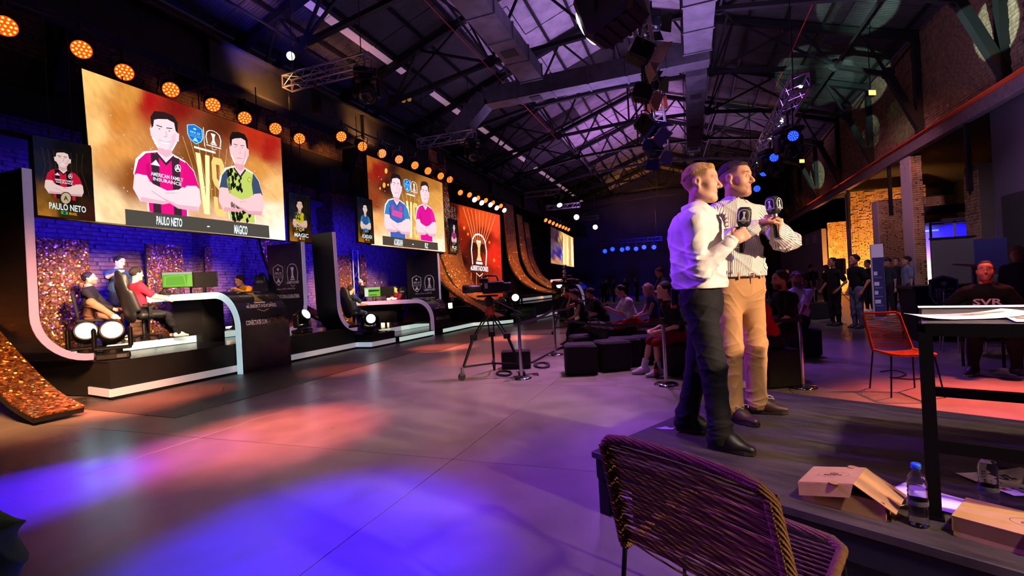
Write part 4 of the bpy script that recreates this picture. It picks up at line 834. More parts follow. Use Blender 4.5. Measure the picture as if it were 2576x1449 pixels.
# displays -----------------------------------------------------------------
scr = emit_attr('display_light', 1.25); scr_dim = emit_attr('display_light_soft', .9)
def figure(pr, A, sk, c1, c2, hair, stripes=(), sleeve=None, logo=None, lay=2, smile=False, seed=0, halo=True):
    """a player with crossed arms; A maps unit coordinates (x -.35..35, y 0 waist .. 1 crown) to the surface"""
    A0 = A; A = lambda x, y: A0(x*1.2, .655+(y-.655)*1.12) if y > .655 else A0(x, y)
    T = lambda pts: [A(x, y) for x, y in pts]
    body = [(-.2, 0), (-.2, .26), (-.28, .22), (-.33, .35), (-.3, .5), (-.22, .59), (-.09, .63), (.07, .63), (.2, .58), (.28, .5), (.32, .34), (.27, .22), (.2, .26), (.2, 0)]
    if halo: pr.poly(T([(x*1.025, y*1.005+.003) for x, y in body]), '#fff0f4', lay)
    pr.poly(T([(-.19, 0), (-.21, .3), (-.29, .4), (-.28, .5), (-.2, .585), (-.08, .62), (.06, .62), (.19, .575), (.26, .5), (.29, .4), (.2, .3), (.19, 0)]), c1, lay+1)
    for a, b in stripes: pr.poly(T([(a, 0), (b, 0), (b, .6), (a, .6)]), c2, lay+2)
    for s in (-1, 1): pr.poly(T([(s*.2, .585), (s*.28, .5), (s*.33, .34), (s*.19, .3), (s*.17, .45)]), sleeve or c1, lay+2)
    pr.poly(T([(-.3, .36), (-.33, .34), (-.35, .2), (-.28, .08), (-.05, .1), (.12, .17), (.12, .25), (-.05, .22), (-.17, .31), (-.2, .36)]), sk, lay+3)
    pr.poly(T([(.3, .36), (.33, .33), (.34, .2), (.3, .1), (.1, .09), (-.16, .21), (-.15, .29), (.0, .25), (.17, .3), (.2, .34)]), sk, lay+4)
    dk = tuple(a*b for a, b in zip(lin(sk), (.78, .66, .74)))
    pr.poly(T([(-.28, .08), (-.05, .1), (.08, .15), (-.06, .135), (-.27, .13)]), dk, lay+4, True); pr.poly(T([(.3, .1), (.1, .09), (-.1, .18), (.1, .13), (.31, .15)]), dk, lay+5, True); pr.poly(T([(-.07, .665), (.06, .665), (.06, .62), (.0, .585), (-.07, .62)]), dk, lay+6, True); pr.poly(T([(-.19, .3), (-.21, .46), (-.17, .5), (-.15, .3)]), tuple(v*.7 for v in lin(c1)), lay+3, True)
    pr.stroke(T([(.3, .105), (.1, .095), (-.16, .212)]), pr.lw*.8, '#b98aa0', lay+5); pr.stroke(T([(-.02, .22), (.12, .25)]), pr.lw*.8, '#b98aa0', lay+5)
    pr.poly(T([(.07, .24), (.16, .32), (.21, .3), (.19, .2)]), sk, lay+5)
    pr.poly(T([(-.075, .64), (-.085, .6), (0, .52), (.075, .6), (.065, .64), (.055, .72), (-.065, .72)]), sk, lay+5)
    hd = [(-.1, .84), (-.095, .75), (-.06, .68), (0, .655), (.055, .68), (.09, .75), (.1, .84), (.085, .93), (.0, .965), (-.085, .93)]
    if halo: pr.poly(T([(x*1.14, .82+(y-.82)*1.1) for x, y in hd]), '#ffffff', lay+1)
    pr.poly(T(hd), sk, lay+6)
    for s in (-1, 1): pr.poly(T([(s*.095, .84), (s*.125, .83), (s*.118, .76), (s*.09, .75)]), sk, lay+6)
    pr.poly(T([(.02, .66), (.055, .68), (.09, .75), (.1, .84), (.06, .8), (.05, .72)]), tuple(a*b for a, b in zip(lin(sk), (.86, .8, .88))), lay+7, True)
    pr.poly(T([(-.11, .83), (-.115, .93), (-.08, .99), (0, 1.0), (.08, .985), (.115, .93), (.112, .83), (.095, .85), (.085, .92), (.03, .94), (-.05, .925), (-.085, .91), (-.095, .85)]), hair, lay+8)
    for s in (-1, 1):
        pr.stroke(T([(s*.02, .86), (s*.065, .865)]), pr.lw*1.3, hair, lay+7); pr.ell(*A(s*.042, .838), pr.lw*1.4, pr.lw*.7, '#3a2a30', 8, lay+7)
    pr.stroke(T([(.012, .83), (.018, .78), (-.008, .775)]), pr.lw*.8, '#c48a98', lay+7)
    if smile: pr.poly(T([(-.045, .735), (.045, .74), (.02, .715), (-.025, .713)]), '#fff6f6', lay+7); pr.stroke(T([(-.05, .737), (0, .728), (.05, .742)]), pr.lw*.7, '#b06a78', lay+8)
    else: pr.stroke(T([(-.035, .725), (.035, .726)]), pr.lw*1.1, '#b8707e', lay+7)
    pr.poly(T([(-.09, .62), (-.1, .6), (0, .5), (.09, .6), (.08, .62), (0, .53)]), c2 or hair, lay+6)
    if logo: logo(pr, A, lay+3)
def crest(pr, A, lay):
    x, y = A(.12, .5); pr.ell(x, y, pr.lw*5, pr.lw*6, '#f0e6ee', 14, lay); pr.ell(x, y, pr.lw*4, pr.lw*5, '#3a1a2a', 14, lay+1); pr.text('A', [A(.09, .47), A(.15, .47), A(.15, .53), A(.09, .53)], '#f0e6ee', lay+2)
    pr.poly([A(-.16, .48), A(-.06, .48), A(-.1, .54)], '#e8dfe8', lay)
    pr.text('AMERICAN FAMILY', [A(-.16, .37), A(.17, .37), A(.17, .41), A(-.16, .41)], '#e8d8e4', lay+1); pr.text('INSURANCE', [A(-.14, .325), A(.15, .325), A(.15, .36), A(-.14, .36)], '#e8d8e4', lay+1)
def crest2(pr, A, lay):
    x, y = A(.14, .5); pr.ell(x, y, pr.lw*4, pr.lw*5, '#2c3a30', 12, lay); pr.ell(x, y, pr.lw*3.2, pr.lw*4.2, '#cfd84a', 12, lay+1)
    rg = random.Random(5)
    for _ in range(40): u, v = rg.uniform(-.2, .0), rg.uniform(.36, .6); pr.poly([A(u, v), A(u+.03, v+.02), A(u+.035, v-.02), A(u+.01, v-.04)], '#141812', lay)
    for _ in range(40): u, v = rg.uniform(-.18, .1), rg.uniform(.0, .2); pr.poly([A(u, v), A(u+.03, v+.03), A(u+.045, v-.02), A(u+.01, v-.05)], '#141812', lay)
def quadmap(q):
    A, B, C_, D = [V3(*p) for p in q]   # TL TR BR BL
    def f(u, v): return A*(1-u)*(1-v)+B*u*(1-v)+C_*u*v+D*(1-u)*v
    return f
def big_screen(label, X, q, pts, parts, nx=56, ny=34, seed=1, m=None):
    """hanging LED wall facing the hall; q its corners as seen in the photograph"""
    t = thing('led_screen', label, 'screen'); Pn = lambda x, y, l: onx(x, y, X)+V3(.003+.0009*l, 0, 0)
    c = [onx(a, b, X) for a, b in q]; y0 = (c[0][1]+c[3][1])/2; y1 = (c[1][1]+c[2][1])/2; z1 = (c[0][2]+c[1][2])/2; z0 = (c[2][2]+c[3][2])/2
    MB().box((X-.07, (y0+y1)/2, (z0+z1)/2), (.12, y1-y0+.03, z1-z0+.03)).build('cabinet', skirtm, t)
    inv = lambda y, z: None
    f = quadmap(q); picture_grid('display', Pn, 0, 0, 0, 0, pts, m or scr, t, nx, ny, [q[0], q[1], q[2], q[3]], seed)
    for nm, fn in parts: pr = Print(Pn); pr.lw = 1.6; fn(pr, f); pr.build(nm, m or scr, t)
    for i in (.15, .5, .85): MB().cyl((X-.06, y0+(y1-y0)*i, z1), (X-.06, y0+(y1-y0)*i, 6.4), .012, .012, 6).build('hanger', steel_black, t)
    return t
def sparkle(n, seed, box, cols, s0=.6, s1=1.8):
    def g(pr, f):
        rg = random.Random(seed)
        for _ in range(n):
            u, v = rg.uniform(box[0], box[2]), rg.uniform(box[1], box[3]); x, y = f(u, v)[:2]; s = rg.uniform(s0, s1)*rg.random(); pr.ell(x, y, s, s, rg.choice(cols), 6, 1)
    return g
def vs_title(pr, f, u0, v0, u1, v1, lay=2):
    """heavy condensed V and S"""
    g = lambda u, v: tuple(f(u0+(u1-u0)*u, v0+(v1-v0)*v)[:2]); c1, c2 = '#ffe7a8', '#f6c877'
    pr.poly([g(0, 0), g(.17, 0), g(.27, .72), g(.34, 0), g(.5, 0), g(.37, 1), g(.17, 1)], c1, lay)
    o = [(1, .3), (1, .1), (.92, 0), (.63, 0), (.55, .1), (.55, .38), (.6, .47), (.84, .6), (.84, .88), (.7, .88), (.7, .68), (.55, .68), (.55, .9), (.63, 1), (.92, 1), (1, .9), (1, .56), (.94, .48), (.71, .36), (.71, .12), (.84, .12), (.84, .3)]
    pr.poly([g(*q) for q in o], c2, lay)
def emblems(pr, f, cx, cy, w, h, lay=3):
    sub = Print(lambda x, y, l: pr.P(*f(x, 1-y)[:2], l)); sub.v, sub.f, sub.c = pr.v, pr.f, pr.c
    shield(sub, cx-.045, 1-cy, w, h, '#8fe3f8', '#1f6ccb', lay); logo_cup(sub, cx+.048, 1-cy, w*1.05, h, '#ffffff', word=False, lay=lay+1); sub.stroke([(cx, 1-cy+h*.5), (cx, 1-cy-h*.5)], .003, '#ffffff', lay); sub.stroke([(cx-.05, 1-cy-h*.68), (cx+.05, 1-cy-h*.68)], .016, '#ffffff', lay)
def rays(pr, f, cx, v0, v1, n, w, col='#d9a55a', lay=1):
    for i in range(n):
        a = (i/(n-1)-.5); pr.stroke([f(cx+a*w, v0)[:2], f(cx+a*w*.8, (v0*2+v1)/3)[:2], f(cx+a*w*.45, v1)[:2]], 1.2, col, lay)
S1 = [(205, 172), (706, 348), (718, 605), (239, 557)]
def s1_players(pr, f):
    figure(pr, lambda x, y: (417+x*248+(y-.5)*-12, 542-y*250+x*52), '#fbd2da', '#e0127c', '#3a2430', '#2a1a1e', ((-.15, -.07), (.06, .14)), '#d8107a', crest, smile=True)
    pr.lw = 1.2; figure(pr, lambda x, y: (604+x*165+(y-.5)*-10, 556-y*215+x*26), '#f6c0c4', '#b9c860', '#26301f', '#1a1414', (), '#3a4a66', crest2)
def s1_bar(pr, f):
    pr.poly([(313, 526), (675, 568), (677, 599), (315, 565)], '#4a4640', 14)
    pr.text('PAULO NETO', [(392, 565), (457, 572), (457, 550), (392, 543)], '#e8fbff', 15); pr.text('MAGICO', [(588, 588), (621, 592), (621, 569), (588, 565)], '#e8fbff', 15); pr.ell(523, 570, 4, 1.6, '#ffffff', 8, 15)
big_screen('large hanging screen of the left stage showing two players and VS', -9.2, S1,
    [(215, 200, '#f2bd6c'), (250, 330, '#f2c27a'), (300, 380, '#d98f46'), (265, 530, '#f8cf98'), (330, 240, '#d08a3c'), (380, 255, '#a31216'), (440, 270, '#7a1410'), (560, 310, '#5a2410'), (640, 340, '#b02a14'), (680, 370, '#a01a14'), (650, 430, '#d28c3e'), (690, 480, '#f0b874'), (700, 590, '#fff0e0'), (330, 450, '#8a4a1c'), (500, 400, '#7a4218'), (540, 480, '#8a5526'), (520, 520, '#d9a878'), (560, 560, '#e6b894'), (420, 540, '#f0c8a0'), (235, 545, '#ffdcae'), (300, 300, '#c87a30'), (690, 540, '#ffe2c2')],
    [('sparks', sparkle(260, 3, (.02, .25, .98, .9), ('#ffe2b0', '#e8a860', '#fff4e0', '#c87a40'))), ('light_rays', lambda pr, f: rays(pr, f, .645, .26, .75, 9, .3)), ('title', lambda pr, f: vs_title(pr, f, .555, .36, .7, .85)), ('event_emblems', lambda pr, f: emblems(pr, f, .605, .215, .075, .155)), ('players', s1_players), ('name_bar', s1_bar)], seed=2)
S2 = [(922, 390), (1112, 460), (1120, 634), (934, 616)]
def s2_players(pr, f):
    pr.lw = .9; figure(pr, lambda x, y: (998+x*98+(y-.5)*-6, 601-y*158+x*20), '#f8cdd6', '#3f5fae', '#2c3f86', '#1c1618', (), '#3d7ab8', lambda p, A, l: (p.poly([A(-.14, .36), A(.12, .34), A(.14, .44), A(-.12, .45)], '#d24a9c', l), p.poly([A(-.14, .45), A(-.08, .45), A(-.08, .52), A(-.13, .52)], '#c83a86', l), p.poly([A(.06, .46), A(.12, .46), A(.12, .53), A(.07, .53)], '#c83a86', l)))
    figure(pr, lambda x, y: (1070+x*76+(y-.5)*-6, 606-y*144+x*12), '#f8ccd4', '#d4148c', '#a40e6a', '#30201e', (), '#e01c96', None)
def s2_bar(pr, f):
    pr.poly([(961, 593), (1100, 611), (1101, 630), (962, 616)], '#4a3f38', 14); pr.text('ACARDASH', [(990, 617), (1012, 619.5), (1012, 604), (990, 600)], '#f0faff', 15); pr.text('RZ', [(1068, 624), (1076, 625), (1076, 613), (1068, 611)], '#f0faff', 15); pr.ell(1038, 615, 2, 1.4, '#fff', 8, 15) if False else pr.ell(1038, 615, 2, 1.4, '#ffffff', 8, 15)
big_screen('hanging screen of the second stage with blue and pink players', -8.6, S2,
    [(930, 410, '#a8541c'), (950, 430, '#8a1a12'), (985, 420, '#2a1410'), (970, 470, '#3a1610'), (940, 500, '#8a3a1a'), (1030, 430, '#6a3a14'), (1080, 460, '#a86a2a'), (1100, 500, '#d89a4a'), (1108, 560, '#f4c27c'), (1112, 625, '#ffe6c8'), (945, 560, '#e8a866'), (945, 605, '#ffdcb4'), (1030, 520, '#a06a28'), (1030, 590, '#e0a060')],
    [('sparks', sparkle(120, 5, (.02, .2, .98, .9), ('#ffe2b0', '#e8a860', '#fff4e0'), .5, 1.4)), ('glow_spots', lambda pr, f: [pr.ell(x, y, a, b, c, 10, 1) for x, y, a, b, c in ((971, 430, 3.5, 7, '#ffb04a'), (966, 466, 4, 7, '#f0a040'), (976, 465, 2, 3, '#ffc880'), (956, 474, 2, 3.5, '#f0a860'))]), ('light_rays', lambda pr, f: rays(pr, f, .62, .3, .75, 7, .35)), ('title', lambda pr, f: vs_title(pr, f, .5, .4, .66, .86)), ('event_emblems', lambda pr, f: emblems(pr, f, .57, .2, .08, .16)), ('players', s2_players), ('name_bar', s2_bar)], 40, 26, seed=6)
def banner(label, X, q, name, sk, c1, c2, hair, stripes, sleeve, logo, country, badge='#c8b08a', Amap=None, smile=False):
    t = thing('portrait_banner', label, 'banner'); Pn = lambda x, y, l: onx(x, y, X)+V3(.003+.0009*l, 0, 0); f0 = quadmap(q); f = lambda u, v: f0(u, v)[:2]
    c = [onx(a, b, X) for a, b in q]; y0, y1, z1, z0 = c[0][1], c[1][1], c[0][2], c[2][2]
    MB().box((X-.05, (y0+y1)/2, (z0+z1)/2), (.08, abs(y1-y0)+.03, z1-z0+.03)).build('cabinet', skirtm, t)
    w = q[1][0]-q[0][0]; g = lambda u, v, col: (*f(u, v), col)
    picture_grid('display', Pn, 0, 0, 0, 0, [g(.1, .05, '#10122a'), g(.5, .1, '#0c0c14'), g(.9, .1, '#14100e'), g(.05, .4, '#181a2c'), g(.5, .5, '#1a1410'), g(.95, .5, '#120e0c'), g(.1, .92, '#8a5a20'), g(.1, .98, '#b87828'), g(.5, .9, '#3a2410'), g(.9, .95, '#3a1a12'), g(.5, .78, '#0c0a0a')], scr_dim, t, 20, 28, [q[0], q[1], q[2], q[3]], 4)
    pr = Print(Pn); pr.lw = max(.45, w/150*1.1)
    for i in range(8): a = i/7-.5; pr.stroke([f(.5+a*.7, .14), f(.5+a*.62, .35), f(.5+a*.85, .68)], pr.lw*.5, '#5a4428', 1)
    H0 = q[3][1]-q[0][1]
    figure(pr, lambda x, y: f(.49+x*.98, .76-y*.62), sk, c1, c2, hair, stripes, sleeve, logo, halo=False, smile=smile); pr.build('player', scr_dim, t)
    tx = Print(Pn); bx, by = f(.5, .745); tx.ell(bx, by, w*.1, w*.11, '#2a2420', 16, 13); tx.ell(bx, by, w*.085, w*.095, badge, 16, 14); tx.text('A' if name[0] == 'P' else 'J' if name[0] == 'A' else 'M', [f(.46, .775), f(.54, .775), f(.54, .715), f(.46, .715)], '#3a2a1a', 15)
    tx.text(name, [f(.2, .905), f(.84, .905), f(.84, .82), f(.2, .82)], '#dff4f8', 14); tx.poly([f(.4, .955), f(.52, .955), f(.52, .915), f(.4, .915)], '#3fae2a' if country == 'BRASIL' else '#c8202a', 14)
    if country == 'BRASIL': tx.ell(*f(.46, .935), w*.025, w*.025, '#20308a', 8, 15)
    else: tx.poly([f(.44, .955), f(.48, .955), f(.48, .915), f(.44, .915)], '#f4f0f0', 15)
    tx.text(country, [f(.54, .955), f(.68, .955), f(.68, .92), f(.54, .92)], '#d8a02a', 14); tx.build('name_print', scr_dim, t)
    for s in (.3, .7): MB().cyl((X-.05, y0+(y1-y0)*s, z1), (X-.05, y0+(y1-y0)*s, 6.5), .01, .01, 6).build('hanger', steel_black, t)
    return t
banner('portrait banner left of the left screen, player in red and black stripes', -9.15, [(81, 340), (228, 366), (240, 557), (95, 541)], 'PAULO NETO', '#f0cfc8', '#c81a34', '#181014', '#181012', ((-.15, -.07), (.05, .13)), '#c41a3a', crest, 'BRASIL', smile=True)
banner('portrait banner right of the left screen, player in yellow and black', -9.15, [(726, 483), (779, 493), (784, 611), (729, 606)], 'MAGIC', '#e0b8a0', '#c8b820', '#20241c', '#141010', (), '#2a3234', crest2, 'PERU')
banner('portrait banner left of the second screen, player in blue', -8.55, [(897, 494), (936, 503), (942, 613), (902, 608)], 'ACARDASH', '#e8d0c8', '#2a5a9a', '#1c3a70', '#14100e', (), '#3a86b8', None, 'ARG', badge='#48c8d8')
banner('portrait banner right of the second screen, player in pink', -8.55, [(1132, 550), (1151, 556), (1152, 636), (1133, 632)], 'RZ', '#e8d0d0', '#b02a70', '#7a1a50', '#14100e', (), '#c03a80', None, 'ARG')
S3 = [(1128, 508), (1257, 541), (1265, 752), (1130, 748)]
def s3_logo(pr, f):
    sub = Print(lambda x, y, l: pr.P(*f(x, 1-y)[:2], l)); sub.v, sub.f, sub.c = pr.v, pr.f, pr.c
    logo_cup(sub, .575, 1-.49, .3, .44, '#ffffff', '#fff4e2', lay=3); sub.poly([(.545, .63), (.605, .63), (.592, .52), (.61, .43), (.54, .43), (.558, .52)], '#e8c078', 5)
    for i in range(9): a = i/8-.5; pr.stroke([f(.6+a*.62, .02)[:2], f(.6+a*.42, .2)[:2], f(.58+a*.22, .38)[:2]], 1.3, '#ff9a5a', 2)
    for i in range(4): pr.stroke([f(.42+.1*i, .72)[:2], f(.4+.1*i, .98)[:2]], 1., '#f08a50', 2)
    for u, v, r in ((.3, .24, 5), (.37, .3, 4), (.78, .35, 4), (.86, .55, 5), (.25, .62, 4), (.3, .75, 5)): pr.ell(*f(u, v)[:2], r*.6, r, '#ff7a30', 10, 1)
big_screen('tall screen of the main stage with glowing white cup emblem on red', -9.6, S3,
    [(1135, 530, '#2a0c0a'), (1150, 600, '#7a1a0c'), (1180, 540, '#c83a14'), (1215, 540, '#e84a1c'), (1250, 560, '#ff4a2a'), (1250, 640, '#e02a18'), (1240, 720, '#b02a14'), (1200, 620, '#3a120c'), (1200, 700, '#3a140e'), (1160, 700, '#8a2a14'), (1165, 660, '#2a0e0a'), (1225, 600, '#8a1a10'), (1140, 740, '#5a2412')],
    [('sparks', sparkle(120, 9, (.05, .2, .98, .95), ('#ff9a50', '#ffc890', '#e85a20'), .4, 1.1)), ('emblem', s3_logo)], 36, 40, seed=9)
S4 = [(1385, 569), (1442, 598), (1444, 672), (1386, 662)]
big_screen('far hanging screen with golden beams near the end of the stage row', -8.6, S4,
    [(1388, 575, '#3a1a2a'), (1400, 600, '#2a1230'), (1400, 640, '#30206a'), (1410, 640, '#2a20a0'), (1395, 660, '#c8824a'), (1425, 600, '#e8b060'), (1432, 640, '#ffd890'), (1440, 665, '#f0b870')],
    [('gold_beams', lambda pr, f: [pr.poly([f(u, .03)[:2], f(u+.05, .05)[:2], f(u+.07, .97)[:2], f(u-.03, .96)[:2]], c, 2) for u, c in ((.55, '#ffe0a0'), (.62, '#f6c878'), (.7, '#ffe6b4'), (.82, '#d88a40'), (.9, '#fff0d0'))])], 18, 18, seed=12)
# ---------------------------------------------------------------- the two presenters
RISER_Z = .38
def collar(parent, nb, up, fw, rt, s, m, open_=.35, h=.045, tilt=.25):
    mb = MB(); n = 26; V = []; ax = unit(up-fw*tilt)
    f2 = unit(fw-ax*(fw@ax)); r2 = np.cross(f2, ax)
    for i in range(n+1):
        a = open_+(2*math.pi-2*open_)*i/n; d = f2*math.cos(a)+r2*math.sin(a)*.92; pt = max(0, 1-min(i, n-i)/3.)
        c = nb+ax*.0; top = c+d*.066*s+ax*(h+.004)*s; fold = c+d*.073*s+ax*(h+.006)*s
        base = c+d*.068*s-ax*.03*s; flap = c+d*(.088+.01*pt)*s-ax*(.0+.026*pt)*s+f2*.016*pt*s; flap2 = flap-d*.004*s
        V += [base, top, fold, flap, flap2, top+d*.004*s-ax*.012*s]
    F = []
    for i in range(n):
        for j in range(5): F.append((i*6+j, i*6+6+j, i*6+7+j, i*6+1+j))
    mb.add(V, F, True); return mb.build('collar', m, parent)
def eyes(parent, hc, Rh, s, iris='#3a4a55', look=0.):
    for q in (-1, 1):
        c = hc+Rh@(V3(q*.0325, .0755, .008)*s); r = .0125*s; mb = MB()
        d = Rh@unit(V3(look, 1, 0)); mb.lathe([(r*math.sin(t), -r*math.cos(t)) for t in np.linspace(.02, math.pi-.55, 9)], 14, c, d)
        mb.cm = 1; mb.lathe([(r*math.sin(t), -r*math.cos(t)) for t in np.linspace(math.pi-.55, math.pi-.25, 4)], 14, c, d)
        mb.cm = 2; mb.lathe([(r*math.sin(t), -r*math.cos(t)) for t in np.linspace(math.pi-.25, math.pi-.01, 3)], 14, c, d)
        mb.build('eye', [mat('eye_white', '#e6dcd6', .3), mat('iris_'+iris.lstrip('#'), iris, .3), mat('pupil', '#050505', .2)], parent)
def microphone(label, loc, axis, face, face2=None):
    """hand microphone with a black block around its head that carries the emblem; axis points to its head"""
    t = thing('microphone', label, 'microphone', loc); ax = unit(axis); fc = unit(V3(*face)-ax*(np.dot(face, ax))); sd = np.cross(ax, fc)
    MB().lathe([(.012, -.12), (.016, -.115), (.0175, -.05), (.02, .0), (.021, .045)], 16, (0, 0, 0), ax).build('handle', mat('mic_body', '#101014', .35, .6), t)
    MB().lathe([(.0225, .03), (.0235, .035), (.0235, .055), (.0225, .06)], 18, (0, 0, 0), ax).build('ring', mat('mic_ring', '#c9c6d8', .25, .9), t)
    m = MB(); lv = ((.05, .024), (.062, .036), (.085, .043), (.14, .043), (.165, .04), (.178, .03)); P = []
    for z, r in lv:
        for i in range(16):
            a = 2*math.pi*i/16+math.pi/16; c, k = math.cos(a), math.sin(a); q = 1/max(abs(c), abs(k))**.72
            P.append(ax*z+(fc*c+sd*k)*r*q)
    m.add(P, [(i*16+k, i*16+(k+1) % 16, i*16+16+(k+1) % 16, i*16+16+k) for i in range(len(lv)-1) for k in range(16)], True); m.add(P, [tuple(range(15, -1, -1)), tuple(80+k for k in range(16))])
    blk = m.build('wind_block', mat('mic_block', '#08080b', .55, bump=(300, .2)), t)
    t.scale = (.9,)*3
    for d, e in ((fc, sd), (sd, -fc)):
        pr = Print(lambda x, y, l, d=d, e=e: ax*(.115+y)+d*(.0475+l*.0005)+e*x); logo_cup(pr, 0, .003, .068, .085, '#e8e8f0', word=False)
        pr.build('emblem', mat('print_white', '#e6e4ee', .6, attr='Col'), blk)
    return t
STRIPE = None
def stripe_mat():
    m = mat('striped_cotton', '#dcd6d0', .8, spec=.25, bump=(260, .08)); nt = m.node_tree; b = nt.nodes['Principled BSDF']
    a = nt.nodes.new('ShaderNodeAttribute'); a.attribute_name = 'su'; w = nt.nodes.new('ShaderNodeMath'); w.operation = 'MULTIPLY'; w.inputs[1].default_value = 2*math.pi/.0122
    s = nt.nodes.new('ShaderNodeMath'); s.operation = 'SINE'; g = nt.nodes.new('ShaderNodeMapRange'); g.inputs['From Min'].default_value = .45; g.inputs['From Max'].default_value = .8
    mx = nt.nodes.new('ShaderNodeMix'); mx.data_type = 'RGBA'; mx.inputs['A'].default_value = L4('#e9e4df'); mx.inputs['B'].default_value = L4('#5a5560')
    nt.links.new(a.outputs['Fac'], w.inputs[0]); nt.links.new(w.outputs[0], s.inputs[0]); nt.links.new(s.outputs[0], g.inputs['Value']); nt.links.new(g.outputs[0], mx.inputs['Factor']); nt.links.new(mx.outputs['Result'], b.inputs['Base Color']); return m
def presenter(label, loc, rotz, H, hands, feet, head, elbow, skin, haircol, scalp, shirt_m, trouser_m, stripes, curl, shoe, twist=0., lean=0., wide=1., iris='#3a4a55', res=.0042, seed=3, laces=None, deep=1.):
    t, J = person(label, loc, rotz, H, hands=hands, feet=feet, head=head, elbow=elbow, skin=skin, hair=haircol, hairlen=None, shirt=None, legs=None, shoe=shoe, res=res, hcurl=curl, twist=twist, lean=lean, build=wide,
                  sole='#1a1210', knee=((.1, 1, 0), (-.1, 1, 0)))
    s, hc, Rh, nb, up, rt, fw, sh, el, wr, hip, kn, an, pel = (J[k] for k in ('s', 'hc', 'Rh', 'nb', 'up', 'rt', 'fw', 'sh', 'el', 'wr', 'hip', 'kn', 'an', 'pel'))
    body = [c for c in t.children if c.name.startswith('body')][0]; me = body.data; V = np.empty(len(me.vertices)*3, np.float32); me.vertices.foreach_get('co', V); V = V.reshape(-1, 3)
    put_cols(me, skin_cols(V, hc, Rh, s, skin, '#b0605a', haircol, scalp[1] if len(scalp) > 1 else None, scalp[0]))
    eyes(t, hc, Rh, s, iris)
    # shirt: one cloth with sleeves, bloused over the waist
    S = Sdf(); w = wide
    S.cap(pel+up*.05, pel+up*.2*s, .168*w*s, .166*w*s, .05, (fw, .72*deep)); S.cap(pel+up*.2*s-fw*(deep-1)*.06, pel+up*.41*s-fw*(deep-1)*.06, .165*w*s, .178*w*s, .06, (fw, .7*deep))
    S.cap(sh[0]-rt*.04+up*.005, nb-up*.05, .072*s, .075*s, .06); S.cap(sh[1]+rt*.04+up*.005, nb-up*.05, .072*s, .075*s, .06); S.cap(nb-up*.07, nb-up*.01, .08*s, .066*s, .04)
    S.cap(pel+up*.06-rt*.05+fw*.02, pel+up*.06+rt*.05+fw*.02, .135*w*s, None, .05, (fw, .8))
    for i in (0, 1):
        S.cap(sh[i], el[i], .068*s, .058*s, .04); e = el[i]+(wr[i]-el[i])*.95; S.cap(el[i], e, .058*s, .041*s, .025); S.cap(el[i]*.75+wr[i]*.25-V3(0, 0, .012), el[i]*.4+wr[i]*.6-V3(0, 0, .012), .05*s, .042*s, .03)
    base = folds(seed, .011, 30, 1.2); fine = folds(seed+1, .02, 55, 1.); tor = folds(seed+2, .021, 26, .3)
    def disp(P):
        d = np.zeros(len(P), np.float32)
        da = np.min([np.linalg.norm(P-el[i], axis=1) for i in (0, 1)], axis=0); arm = np.exp(-(da/.13)**2); low = np.exp(-(((P-pel)@up-.07)/.08)**2)
        return base(P)*.8+fine(P)*(arm*.9+low*.6)+tor(P)*.9
    hemz = pel+up*.045
    def cut(P): return np.maximum((P-(nb+up*.012))@unit(up-fw*.3), -((P-hemz)@up))
    me, V = S.mesh('shirt', res*1.25, disp, cut)
    if stripes:
        q = V-pel; su = np.arctan2(q@rt, q@fw)*.165; best = np.full(len(V), .105)
        for i in (0, 1):
            for a, b in ((sh[i]+(el[i]-sh[i])*.12, el[i]), (el[i], wr[i])):
                d = b-a; tt = np.clip((V-a)@d/(d@d), 0, 1); c = V-a-tt[:, None]*d; dist = np.linalg.norm(c, axis=1); u, v, _ = frame_of(d, fw); k = dist < best
                su[k] = (np.arctan2(c@v, c@u)*.06)[k]; best[k] = dist[k]
        at = me.attributes.new('su', 'FLOAT', 'POINT'); at.data.foreach_set('value', su.astype(np.float32))
    me.materials.append(shirt_m); shirt = link('shirt', me, t)
    cm = mat('striped_collar', '#c9c3cc', .8, noise=None) if stripes else shirt_m
    col = collar(t, nb-fw*.006, up, fw, rt, s, shirt_m if not stripes else cm)
    if stripes:   # woven lines on collar
        pass
    for i in (0, 1):
        d = unit(wr[i]-el[i]); MB().lathe([(.036*s, -.05), (.04*s, -.045), (.0405*s, .01), (.036*s, .014), (.033*s, .008)], 20, wr[i]-d*.02, d).build('cuff', cm if stripes else shirt_m, shirt)
    # button placket follows the chest
    pm = MB(); btn = MB(); pts = []
    depth = lambda z: .70*(.168*w*s) if z < .2 else .7*(.172*w*s)
    for z in np.linspace(.06, .5, 12): pts.append(z)
    # trousers
    S = Sdf(); S.cap(pel-V3(0, 0, .04), pel+up*.045, .168*w*s, .163*w*s, .05, (fw, .74))
    for i in (0, 1):
        f = feet[i]; S.cap(hip[i], kn[i], .097*w*s, .077*s, .04); S.cap(kn[i], an[i]+V3(0, 0, .0), .075*s, .066*s, .03); S.cap(an[i]+V3(0, 0, .05), an[i]-V3(0, 0, .015), .066*s, .07*s, .02)
    g1 = folds(seed+7, .007, 34, .7); g2 = folds(seed+8, .013, 75, 1.8)
    def dispt(P):
        kne = np.exp(-(np.min([np.linalg.norm(P-kn[i], axis=1) for i in (0, 1)], axis=0)/.16)**2); hem = np.exp(-((P[:, 2]-.12)/.09)**2); cr = np.exp(-((P[:, 2]-pel[2]+.1)/.09)**2)
        return g1(P)*.9+g2(P)*(.05+.4*kne+.4*hem+.35*cr)
    def cutt(P): return np.maximum(-(P[:, 2]-.03), (P-(pel+up*.085))@up)
    me, _ = S.mesh('trousers', res*1.35, dispt, cutt); me.materials.append(trouser_m); tro = link('trousers', me, t)
    return t, J, tro
